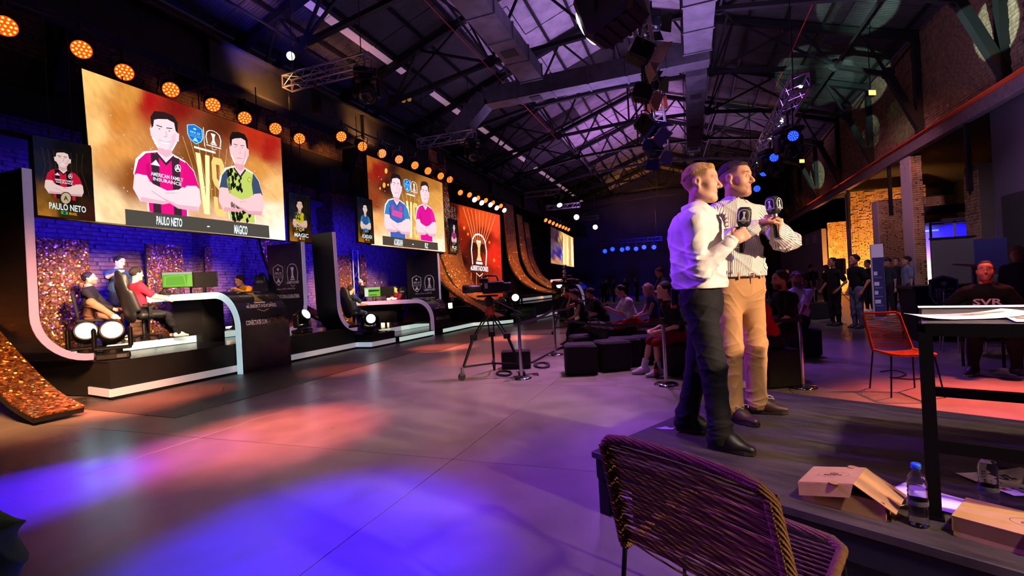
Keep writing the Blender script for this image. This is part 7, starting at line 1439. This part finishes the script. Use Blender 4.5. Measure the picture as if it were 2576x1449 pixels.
def pouf(label, loc, rz=.35, h=.46, w=.5):
    global pm
    if pm is None:
        S = Sdf(); [S.cap((sx*.2, sy*.2, .05), (sx*.2, sy*.2, .41), .045, None, .02) for sx in (-1, 1) for sy in (-1, 1)]
        b = MB().box((0, 0, .23), (.5, .5, .46), bev=.035); pm = b.mesh('cushion_block', fab)
        s = MB(); [s.tube([(.245*a, .245*c, z) for a, c in ((-1, -1), (1, -1), (1, 1), (-1, 1))], .006, 5, True) for z in (.03, .435)]; pouf.seam = s.mesh('piping', skirtm)
    t = thing('pouf', label, 'pouf', loc, rz, 'black cube seats'); link('cushion_block', pm, t); link('piping', pouf.seam, t); t.scale = (w/.5, w/.5, h/.46); return t
pf = [((1462, 938), 'black cube seat nearest the camera cables, front left'), ((1472, 905), 'black cube seat directly behind the front left one'), ((1540, 928), 'black cube seat in the front row, second from left'), ((1572, 918), 'black cube seat in the front row, third from left'), ((1632, 912), 'black cube seat beside the bare-legged visitor'), ((1478, 868), 'black cube seat under the woman with head in hand'), ((1550, 880), 'black cube seat behind the second front cube'), ((1600, 878), 'black cube seat under the man in red shorts'), ((1650, 885), 'black cube seat behind the barrier belt, rightmost of the left block'), ((1525, 855), 'black cube seat under the man with cap'), ((1948, 968), 'black cube seat under the red-shirted visitor'), ((2012, 895), 'black cube seat under the visitor in pale shirt'), ((2058, 802), 'small dark cube far right of the seated visitors'), ((1715, 940), 'black cube seat behind the fair-haired presenter')]
PF = {}
for i, (q, lab) in enumerate(pf): PF[i] = onz(*q); pouf(lab, PF[i], .3+.15*(i % 3), .47 if i != 12 else .5)
p = onz(1652, 950); t = thing('cola_bottle', 'small cola bottle with red label on the floor beside bare leg', 'bottle', p); MB().lathe([(.03, 0), (.034, .01), (.033, .07), (.03, .09), (.033, .11), (.033, .14), (.014, .2)], 18).build('shell', mat('cola', '#1a0806', .1), t); MB().lathe([(.0345, .075), (.035, .08), (.035, .13), (.0345, .135)], 18).build('label_band', mat('red_label', '#b01418', .4), t); MB().lathe([(.014, .2), (.015, .205), (.015, .225), (.013, .23)], 14).build('cap', mat('cap_red', '#a01216', .4), t)
p = onz(1500, 842, .47); t = thing('backpack', 'dark backpack lying on cube seat before the woman', 'bag', p); S = Sdf(); S.ell((0, 0, .12), (.22, .16, .13)); S.ell((.1, -.05, .1), (.15, .14, .1)); me, _ = S.mesh('bag_body', .02, folds(8, .02, 30)); me.materials.append(mat('bag_dark', '#1c1420', .8)); link('bag_body', me, t); MB().tube([(-.1, -.1, .2), (-.05, -.16, .3), (.05, -.16, .3), (.1, -.1, .2)], .012, 6).build('strap', skirtm, t)
# ---------------------------------------------------------------- right aisle furniture
p = onz(2214, 800); t = thing('sign_totem', 'tall narrow white and blue sign totem beside standing men', 'sign', p, face_cam(p, .35)); hT = .0
top_ = ony(2210, 614, p[1]); hT = top_[2]; MB().box((0, 0, hT/2), (.3, .1, hT), bev=.01).build('totem_body', mat('totem_white', '#cfc4e0', .5), t)
pr = Print(lambda x, y, l: V3(x*.29, -.053-.0006*l, y*hT)); pr.poly([(-.48, .02), (.48, .02), (.48, .82), (-.48, .82)], '#2a2560', 0)
for i, (y0, w) in enumerate(((.58, .5), (.44, .7), (.32, .5), (.2, .8))): pr.poly([(-.4, y0), (-.4+w*.6, y0), (-.4+w*.6, y0+.05), (-.4, y0+.05)], '#c8c0e0', 1); pr.stroke([(-.4, y0-.03), (.3, y0-.03)], .015, '#6a64a0', 1)
pr.build('totem_print', mat('print_any'), t)
p = onx(2112, 700, 5.8); t = thing('loudspeaker', 'black loudspeaker on a tripod before the orange brick wall', 'speaker', (p[0], p[1], 0), -.6); h = ony(2112, 690, p[1])[2]; MB().box((0, 0, h+.32), (.4, .36, .66), bev=.03).build('cabinet', lampb, t); MB().cyl((0, 0, .1), (0, 0, h), .02, .02, 8).build('pole', lampb, t); [MB().cyl((0, 0, .6), (.45*math.cos(a), .45*math.sin(a), 0), .012, .012, 6).build('leg', lampb, t) for a in (0, 2.1, 4.2)]; MB().box((0, -.185, h+.32), (.36, .01, .6)).build('grille', mat('grille_dark', '#1a1a1e', .5), t)
# steel barrier fences with blue top rail
for i, (x0, x1, y) in enumerate(((1958, 1998, 745), (2098, 2122, 745))):
    a, b = onz(x0, y), onz(x1, y-2); t = thing('crowd_barrier', 'steel crowd barrier with blue rail, %s one' % ('left', 'right')[i], 'barrier', a); d = (b-a); MB().cyl((0, 0, 1.1), d+V3(0, 0, 1.1), .03, .03, 8).build('top_rail', mat('rail_blue', '#5a5ac8', .4), t); MB().cyl((0, 0, .2), d+V3(0, 0, .2), .025, .025, 8).build('bottom_rail', alu, t); [MB().cyl(d*u+V3(0, 0, .2), d*u+V3(0, 0, 1.1), .01, .01, 6).build('bar', alu, t) for u in np.linspace(0, 1, 12)]
# cabin with blue light in the aisle
cX0 = 8.4; cw = ony(2312, 620, 22.)
t = thing('glass_cabin', 'glass-fronted cabin lit blue inside the right aisle', 'cabin', (8.3, 21.6, 0)); frm = mat('cabin_frame', '#8a84b8', .5); 
MB().box((2.1, 1.6, 1.5), (4.2, .08, 3.)).build('back_wall', mat('cabin_wall', '#a8a8d8', .7), t); MB().box((2.1, .8, 3.05), (4.4, 2., .1)).build('roof_slab', mat('cabin_roof', '#3a3048', .8), t); MB().box((2.1, 1.6, 3.6), (4.4, .6, .1), (.5, 0, 0)).build('gable', mat('cabin_roof'), t)
for x in np.linspace(0, 4.2, 7): MB().box((x, 0, 1.5), (.06, .06, 3.)).build('mullion', frm, t)
for z in (.05, 1.5, 2.95): MB().box((2.1, 0, z), (4.2, .06, .06)).build('transom', frm, t)
for i in range(6): MB().box((.35+.7*i, .02, 1.5), (.62, .008, 2.85)).build('pane', mat('cabin_glass', '#c8ccf0', .05, trans=.95, ior=1.1), t)
MB().box((.5, 1.45, 2.8), (.6, .05, .05)).build('tube_lamp', emis('tube_blue', '#4a5aff', 8.), t); MB().box((3., 1.45, 2.8), (.9, .05, .05)).build('tube_lamp', emis('tube_blue'), t)
p = ony(2398, 648, 13.5); t = thing('display_board', 'large grey display board behind the table', 'board', (p[0], 13.5, 0), .1); b0 = ony(2345, 700, 13.5); b1 = ony(2452, 595, 13.5); w_ = b1[0]-b0[0]; MB().box((0, 0, (b1[2])/2+.2), (w_, .08, b1[2]-.4), bev=.01).build('panel', mat('board_grey', '#4a444a', .5), t); [MB().box((s*w_*.4, 0, .2), (.06, .4, .4)).build('foot', lampb, t) for s in (-1, 1)]; MB().box((0, -.0, b1[2]+.01), (w_+.04, .1, .04)).build('frame_top', lampb, t)
p = ony(2373, 735, 11.); t = thing('shield_sign', 'dark blue shield-shaped badge sign behind the table', 'sign', (p[0], 11., 0), .1); zc_ = p[2]; pr = Print(lambda x, y, l: V3(x, -.03-.002*l, zc_+y)); shield(pr, 0, 0, .42, .6, '#8a94c8', '#1a2040'); pr.build('badge', mat('print_any'), t); MB().prism([(a*.21*2*.5*1.05, -.02, zc_+b*.3*2*.5*1.05) for a, b in ((-1, .75), (0, 1), (1, .75), (1, -.2), (0, -1), (-1, -.2))], (0, .03, 0)).build('board', mat('badge_back', '#12162c', .6), t); MB().cyl((0, .03, 0), (0, .03, zc_), .02, .02, 8).build('post', lampb, t)
p = ony(2440, 672, 10.); t = thing('surfboard_shelf', 'pale curved wooden board on a stand behind the man at the table', 'board', (p[0], 10., 0), .15); S = Sdf(); S.cap((-.22, 0, p[2]+.06), (.02, 0, p[2]+.03), .035, .05, .02, (V3(0, 0, 1), .4)); S.cap((.02, 0, p[2]+.03), (.26, 0, p[2]-.06), .05, .04, .03, (V3(0, 0, 1), .5)); me, _ = S.mesh('board', .012); me.materials.append(mat('pale_wood', '#a8846a', .6)); link('board', me, t); MB().cyl((.05, 0, 0), (.05, 0, p[2]), .03, .03, 8).build('stand', mat('stand_violet', '#3a3468', .6), t)
for i, (x, y) in enumerate(((2420, 730), (2436, 738))):
    p = ony(x, 760, 9.5); t = thing('bar_stool', 'dark tubular chair behind the table, %s one' % ('left', 'right')[i], 'chair', (p[0], 9.5+.3*i, 0), .3); [MB().cyl((a, b, 0), (a*.8, b*.8, 1.0), .012, .012, 6).build('leg', alu, t) for a in (-.18, .18) for b in (-.18, .18)]; MB().tube([(-.18, .16, .7), (-.18, .18, 1.0), (.18, .18, 1.0), (.18, .16, .7)], .014, 6).build('back_frame', lampb, t); MB().box((0, 0, .7), (.38, .38, .05), bev=.02).build('seat', skirtm, t)
p = ony(2492, 645, 12.); tag(MB().box((p[0], 12., p[2]), (.5, .03, .7)).build('wall_notice', mat('notice_violet', '#3a3478', .6)), 'violet notice sheet on the dark wall at right', 'notice')
# long bar counters further back
p = onz(2440, 800); t = thing('bar_counter', 'low dark counter at the back right behind the seated man', 'counter', (4.9, 11.5, 0), 0); MB().box((.6, 0, .5), (3., .7, 1.)).build('body', skirtm, t); MB().box((.6, 0, 1.02), (3.1, .8, .05)).build('top', mat('counter_top', '#2a262c', .4), t)
# edge of a lime jacket over a chair at the left border of the view
p = onz(-38, 1395, .55); t = thing('jacket', 'lime green jacket hanging over a chair back at the left edge', 'jacket', (p[0], p[1], 0)); S = Sdf(); S.cap((0, 0, .5), (0, 0, .62), .1, .07, .04); S.cap((-.12, 0, .35), (-.02, 0, .62), .08, .07, .05); S.cap((.02, 0, .35), (.02, 0, .6), .07, .06, .04); me, _ = S.mesh('cloth', .012, folds(6, .02, 40)); me.materials.append(mat('lime_cloth', '#5a9a2a', .8)); link('cloth', me, t); MB().tube([(.08, -.02, .3), (.1, -.02, .55), (.09, 0, .72), (.05, .02, .8)], .006, 6).build('cord', lampb, t); MB().cyl((0, .02, 0), (0, .02, .55), .015, .015, 8).build('chair_post', lampb, t)
# ---------------------------------------------------------------- players, crew and visitors
LEFT, CAMF, RIGHT = math.radians(112), math.radians(182), math.radians(-72)
def sitter(label, loc, rz, **k):
    k.setdefault('pelvis', (0, 0, .56)); return person(label, loc, rz, sit=True, **k)
U1, U2 = .76, .36
sitter('player in red shirt seated in gaming chair on the left stage', (-10.05, 6.25, U1), -.15, H=1.76, pelvis=(0, -.08, .6), lean=-.12, head=(.1, -.05, 0), hands=((.25, .28, .78), (-.2, .4, .85)), feet=((.13, .5, .085), (-.13, .55, .085)), shirt='#c01830', legs='#14141a', shoe='#e6dada', hair='#1a1212', skin='#d8a088', res=.012)
sitter('man in dark jacket and brown trousers seated cross-legged on the left stage', (-10.85, 5.75, U1), -.75, H=1.74, pelvis=(0, 0, .56), head=(.0, .12, 0), hands=((.12, .36, .66), (-.1, .38, .66)), feet=((.32, .42, .52, -.8), (-.1, .44, .085)), knee=((.9, .6, .5), (-.1, 1, .3)), shirt='#1a161c', sleeve='long', legs='#8a5f4c', shoe='#d8ccc4', hair='#140e0e', skin='#c8866a', res=.012, beard=('#2a1a16', .5))
person('man in navy tee standing on the left stage with his arm stretched out', (-11.1, 6.4, U1), RIGHT-.3, H=1.76, hands=((.3, .48, 1.36), (-.22, .1, .9)), head=(.25, -.35, 0), shirt='#1f3356', legs='#14182a', hair='#100d12', skin='#c49080', res=.012, elbow=((.6, -.2, -.6), (-.5, -.6, -.5)))
sitter('player in yellow crouching forward behind the left stage desk', (-10.1, 8.7, U1), math.pi+.05, H=1.72, pelvis=(0, -.05, .58), lean=.55, head=(0, -.25, 0), hands=((.1, .45, .95), (-.1, .45, .95)), feet=((.13, .35, .085), (-.13, .3, .085)), shirt='#c8a818', legs='#12121a', shoe='#cfc8d4', hair='#16100e', skin='#c89078', res=.012)
sitter('player in dark blue seated with his back to us on the second stage', (-10.35, 12.8, U2), -.1, H=1.76, pelvis=(0, -.05, .58), lean=-.1, hands=((.25, .3, .78), (-.2, .35, .8)), feet=((.13, .5, .085), (-.13, .5, .085)), shirt='#1a2440', legs='#31466e', shoe='#c8b8b4', hair='#1a1210', skin='#c08870', res=.014)
person('bearded man in black standing behind the second stage monitors', (-11.15, 14.3, U2), math.radians(150), H=1.72, hands=((.24, .1, .9), (-.24, .1, .9)), head=(.1, .12, 0), shirt='#121418', legs='#101014', hair='#1a1412', skin='#b8907c', res=.014, beard=('#1a1210', .8, 1))
sitter('player in maroon and yellow wearing headphones on the second stage', (-10.2, 15.05, U2), math.pi-.1, H=1.7, pelvis=(0, -.05, .58), lean=.12, head=(0, -.15, 0), hands=((.06, .42, .85), (-.06, .42, .85)), feet=((.13, .5, .085), (-.13, .4, .085)), shirt='#7a2030', legs='#12121a', shoe='#c890a0', hair='#120e0e', skin='#d8b060', res=.014)
# seated visitors, left block
sitter('woman in black top resting her head on her hand', PF[5], LEFT-.1, H=1.62, lean=.35, pelvis=(0, 0, .58), head=(0, -.25, 0), hands=((.1, .34, 1.12), (-.1, .4, .62)), feet=((.12, .45, .085), (-.12, .4, .085)), elbow=((.3, .3, -1), (-.6, -.3, -.5)), shirt='#100e14', sleeve='none', legs='#14121a', hair='#2a1a18', hairlen=.8, skin='#c8907c', shoe='#1a1820', res=.014)
sitter('man with dark cap and black shirt leaning forward', PF[9], LEFT-.05, H=1.74, lean=.55, pelvis=(0, 0, .58), head=(0, -.1, 0), hands=((.14, .5, .66), (-.1, .5, .66)), feet=((.14, .4, .085), (-.14, .4, .085)), shirt='#0e0c12', legs='#14141c', hair='#1a1412', hat='#14121a', skin='#c08a76', shoe='#201c24', res=.014)
sitter('man in white tee and red shorts looking at his phone', PF[7], LEFT, H=1.74, lean=.35, pelvis=(0, 0, .58), head=(0, -.35, 0), hands=((.1, .5, .86), (-.06, .5, .86)), feet=((.12, .42, .085), (-.12, .36, .085)), shirt='#d8d4e0', legs='#c01a26', leglen='short', hair='#2a2220', skin='#c08a78', shoe='#28242c', res=.013)
p = PF[7]+V3(-.55, -.15, .9); t = thing('phone', 'phone in the hands of the man in white tee', 'phone', p, .4); MB().box((0, 0, 0), (.075, .01, .15), (.6, 0, .3), bev=.004).build('case', lampb, t)
sitter('blonde woman in blue sleeveless top', PF[8]+V3(.0, .45, 0), LEFT, H=1.62, lean=.2, pelvis=(0, 0, .58), head=(0, -.1, 0), hands=((.1, .4, .7), (-.1, .4, .7)), shirt='#22345e', sleeve='none', legs='#8a1c28', hair='#c8a080', hairlen=1.3, skin='#d09a88', shoe='#28242c', res=.014)
sitter('dark-haired man in dark shirt sitting behind the blonde woman', PF[8]+V3(.25, 1.1, 0), LEFT+.2, H=1.74, lean=.1, pelvis=(0, 0, .58), shirt='#15131c', legs='#14141c', hair='#120e10', skin='#a87868', shoe='#201c24', res=.016)
person('man in navy tee standing and reading notes behind the audience', onz(1672, 838), LEFT+.05, H=1.78, head=(0, -.4, 0), hands=((.12, .36, 1.12), (-.1, .36, 1.12)), shirt='#1c2748', legs='#22304e', hair='#120e10', skin='#b87e6e', res=.013)
sitter('bare-legged visitor in red shorts behind the fair-haired presenter', PF[13], LEFT, H=1.76, lean=.3, pelvis=(0, 0, .58), hands=((.14, .35, .66), (-.14, .35, .66)), feet=((.14, .52, .085), (-.14, .4, .085)), shirt='#14121a', legs='#7a1220', leglen='short', socks='#c8c0dc', shoe='#b8a8d0', hair='#181214', skin='#d09a8a', res=.013)
sitter('visitor in red shirt sitting with bare legs behind the presenters', PF[10]+V3(0, 0, 0), LEFT+.1, H=1.7, lean=.45, pelvis=(0, 0, .58), head=(0, -.4, 0), hands=((.14, .45, .55), (-.14, .45, .55)), feet=((.12, .62, .085), (-.14, .45, .085)), shirt='#c01a22', legs='#181620', leglen='short', shoe='#d8d4e0', hair='#181214', skin='#c88a7a', res=.013)
sitter('bearded man in black tee with receding hair', PF[10]+V3(.35, .75, 0), LEFT, H=1.78, lean=.15, pelvis=(0, 0, .62), head=(0, -.05, 0), hands=((.2, .3, .7), (-.14, .4, .7)), shirt='#0f0d12', legs='#14141c', hair='#3a2620', skin='#c48672', shoe='#28242c', beard=('#3a2018', .8, 1), res=.013)
sitter('visitor in pale violet shirt turning to look at the camera', PF[11], LEFT+.5, H=1.78, lean=-.05, twist=.1, pelvis=(0, 0, .6), head=(.85, 0, 0), hands=((.2, .35, .66), (-.2, .35, .66)), shirt='#c0b0e0', legs='#16141e', hair='#120e10', skin='#9a6a6a', shoe='#28242c', beard=('#1a1012', .7, 1), res=.013)
sitter('man lit red seated behind the visitor in pale violet shirt', onz(2022, 850), LEFT, H=1.72, pelvis=(0, 0, .62), shirt='#2a1014', legs='#14121a', hair='#141012', skin='#e08a80', shoe='#201c24', res=.016)
spot('red_face', (-.2, 8.2, 1.6), onz(2022, 850)+V3(0, 0, 1.1), 60, (1., .12, .25), 30, .8, .1)
# standing visitors at right
f = onz(2160, 826); person('standing man in black tee and light jeans, right of two', f, LEFT, H=1.8, hands=((.26, .02, .92), (-.26, .05, .92)), shirt='#0d0c11', legs='#5a5a78', hair='#100d0f', skin='#a8705e', shoe='#34344a', res=.014, head=(0, .05, 0))
person('standing man in black tee, left of two before the totem', f+V3(-.28, .75, 0), LEFT+.1, H=1.78, hands=((.24, .16, .95), (-.24, .1, .95)), shirt='#0d0c11', legs='#181720', hair='#100d0f', skin='#9a6656', shoe='#28263a', res=.015)
w_ = onz(2083, 772); person('woman standing with folded arms before the brick wall', w_, LEFT-.15, H=1.68, hands=((-.08, .24, 1.14), (.08, .26, 1.1)), shirt='#0d0c10', legs='#14131a', hair='#120e10', hairlen=1.1, skin='#a87868', shoe='#c8c4d8', res=.016)
person('man in black seen from behind, left of the woman with folded arms', onz(2045, 778), LEFT+2.4, H=1.74, shirt='#0c0b10', legs='#121118', hair='#100d0f', skin='#9a6a5c', res=.02)
person('man in black standing beside the brick wall, next to the woman', onz(2068, 776)+V3(-.1, .9, 0), LEFT+.3, H=1.76, shirt='#0c0b10', legs='#121118', hair='#100d0f', skin='#9a6a5c', res=.02)
grp = [(2240, 795, 'man with cap standing right of the totem', .2, '#20202c', '#14121a', '#16141c'), (2262, 790, 'dark-haired visitor behind the man with cap', .6, '#14121a', '#14121a', None), (2290, 800, 'visitor in pale top beside the grey pier', -.3, '#5a5a78', '#1a1820', None), (2190, 785, 'visitor in dark clothes hidden behind the totem', .1, '#100e14', '#100e14', None)]
for x, y, lab, dr, c1, c2, ht in grp: person(lab, onz(x, y), LEFT+dr, H=1.74, shirt=c1, legs=c2, hair='#120e10', hat=ht, skin='#9a6a5c', res=.02)
far = [(1935, 757, 'far visitor in dark top holding a cup', '#241a2a'), (1962, 752, 'far visitor in pale top by the barrier', '#7a6a98'), (1985, 751, 'far visitor in grey top by the barrier', '#4a4058'), (1575, 768, 'far crew member standing alone before the end wall', '#100e16'), (1545, 765, 'far dark figure left of the lone crew member', '#100e16'), (1520, 766, 'far dark figure nearest the trophy', '#14121c'), (1604, 764, 'far dark figure beside the equipment tower', '#12101a'), (1530, 762, 'far dark figure between two others before the end wall', '#1a1622')]
for i, (x, y, lab, c) in enumerate(far): person(lab, onz(x, y), (0, 1.2, 2.5, 3.4, 5.)[i % 5], H=1.72, shirt=c, legs='#101018', hair='#120e10', skin='#9a6e66', res=.024)
# man at the table
m_ = (onz(2425, 935)+onz(2552, 948))/2
t_, Jm = sitter('man in black printed tee seated behind the table', V3(3.62, 8.05, 0), math.radians(165), H=1.85, pelvis=(0, 0, .58), lean=.22, head=(-.15, .1, 0), hands=((.42, .3, .72), (-.3, .3, .7)), feet=((.2, .42, .085, -.5), (-.2, .38, .085, .4)), shirt='#0e0d12', legs='#15141c', shoe='#2a1c24', sole='#d8d0d4', hair='#0e0b0d', skin='#c8665e', res=.009, beard=('#2a1214', .55))
pr = Print(lambda x, y, l: Jm['pel']+Jm['up']*(.36+y)+Jm['fw']*(.125+.002*l)+Jm['rt']*-x*1.); pr.text('SVR', [(.14, -.04), (-.14, -.04), (-.14, .05), (.14, .05)], '#d0b8e0') if False else pr.text('SVR', [(-.14, -.04), (.14, -.04), (.14, .05), (-.14, .05)], '#d0b8e0'); pr.build('shirt_print', mat('print_any'), t_)
t = thing('dark_chair', 'dark chair under the man behind the table', 'chair', V3(3.62, 8.05, 0), math.radians(165)); MB().box((0, -.05, .45), (.46, .46, .05), bev=.02).build('seat', skirtm, t); MB().box((0, -.28, .75), (.44, .04, .4), bev=.02).build('backrest', skirtm, t); [MB().bar((x, y-.05, 0), (x, y-.05, .44), .03).build('leg', lampb, t) for x in (-.2, .2) for y in (-.2, .2)]
person('woman with pale hair at the far right behind the table', ony(2566, 780, 10.5)*V3(1, 1, 0), LEFT+.4, H=1.66, shirt='#2a2030', legs='#14121a', hair='#8a6a5c', hairlen=1.2, skin='#b07a6e', res=.02)
# small lamps glow but need no light sampling of their own
for m in bpy.data.materials:
    if m.name.startswith(('lens_', 'led_orange', 'led_ice', 'led_blue', 'globe', 'tube_', 'bar_warm', 'display_light_soft')): m.cycles.emission_sampling = 'NONE'
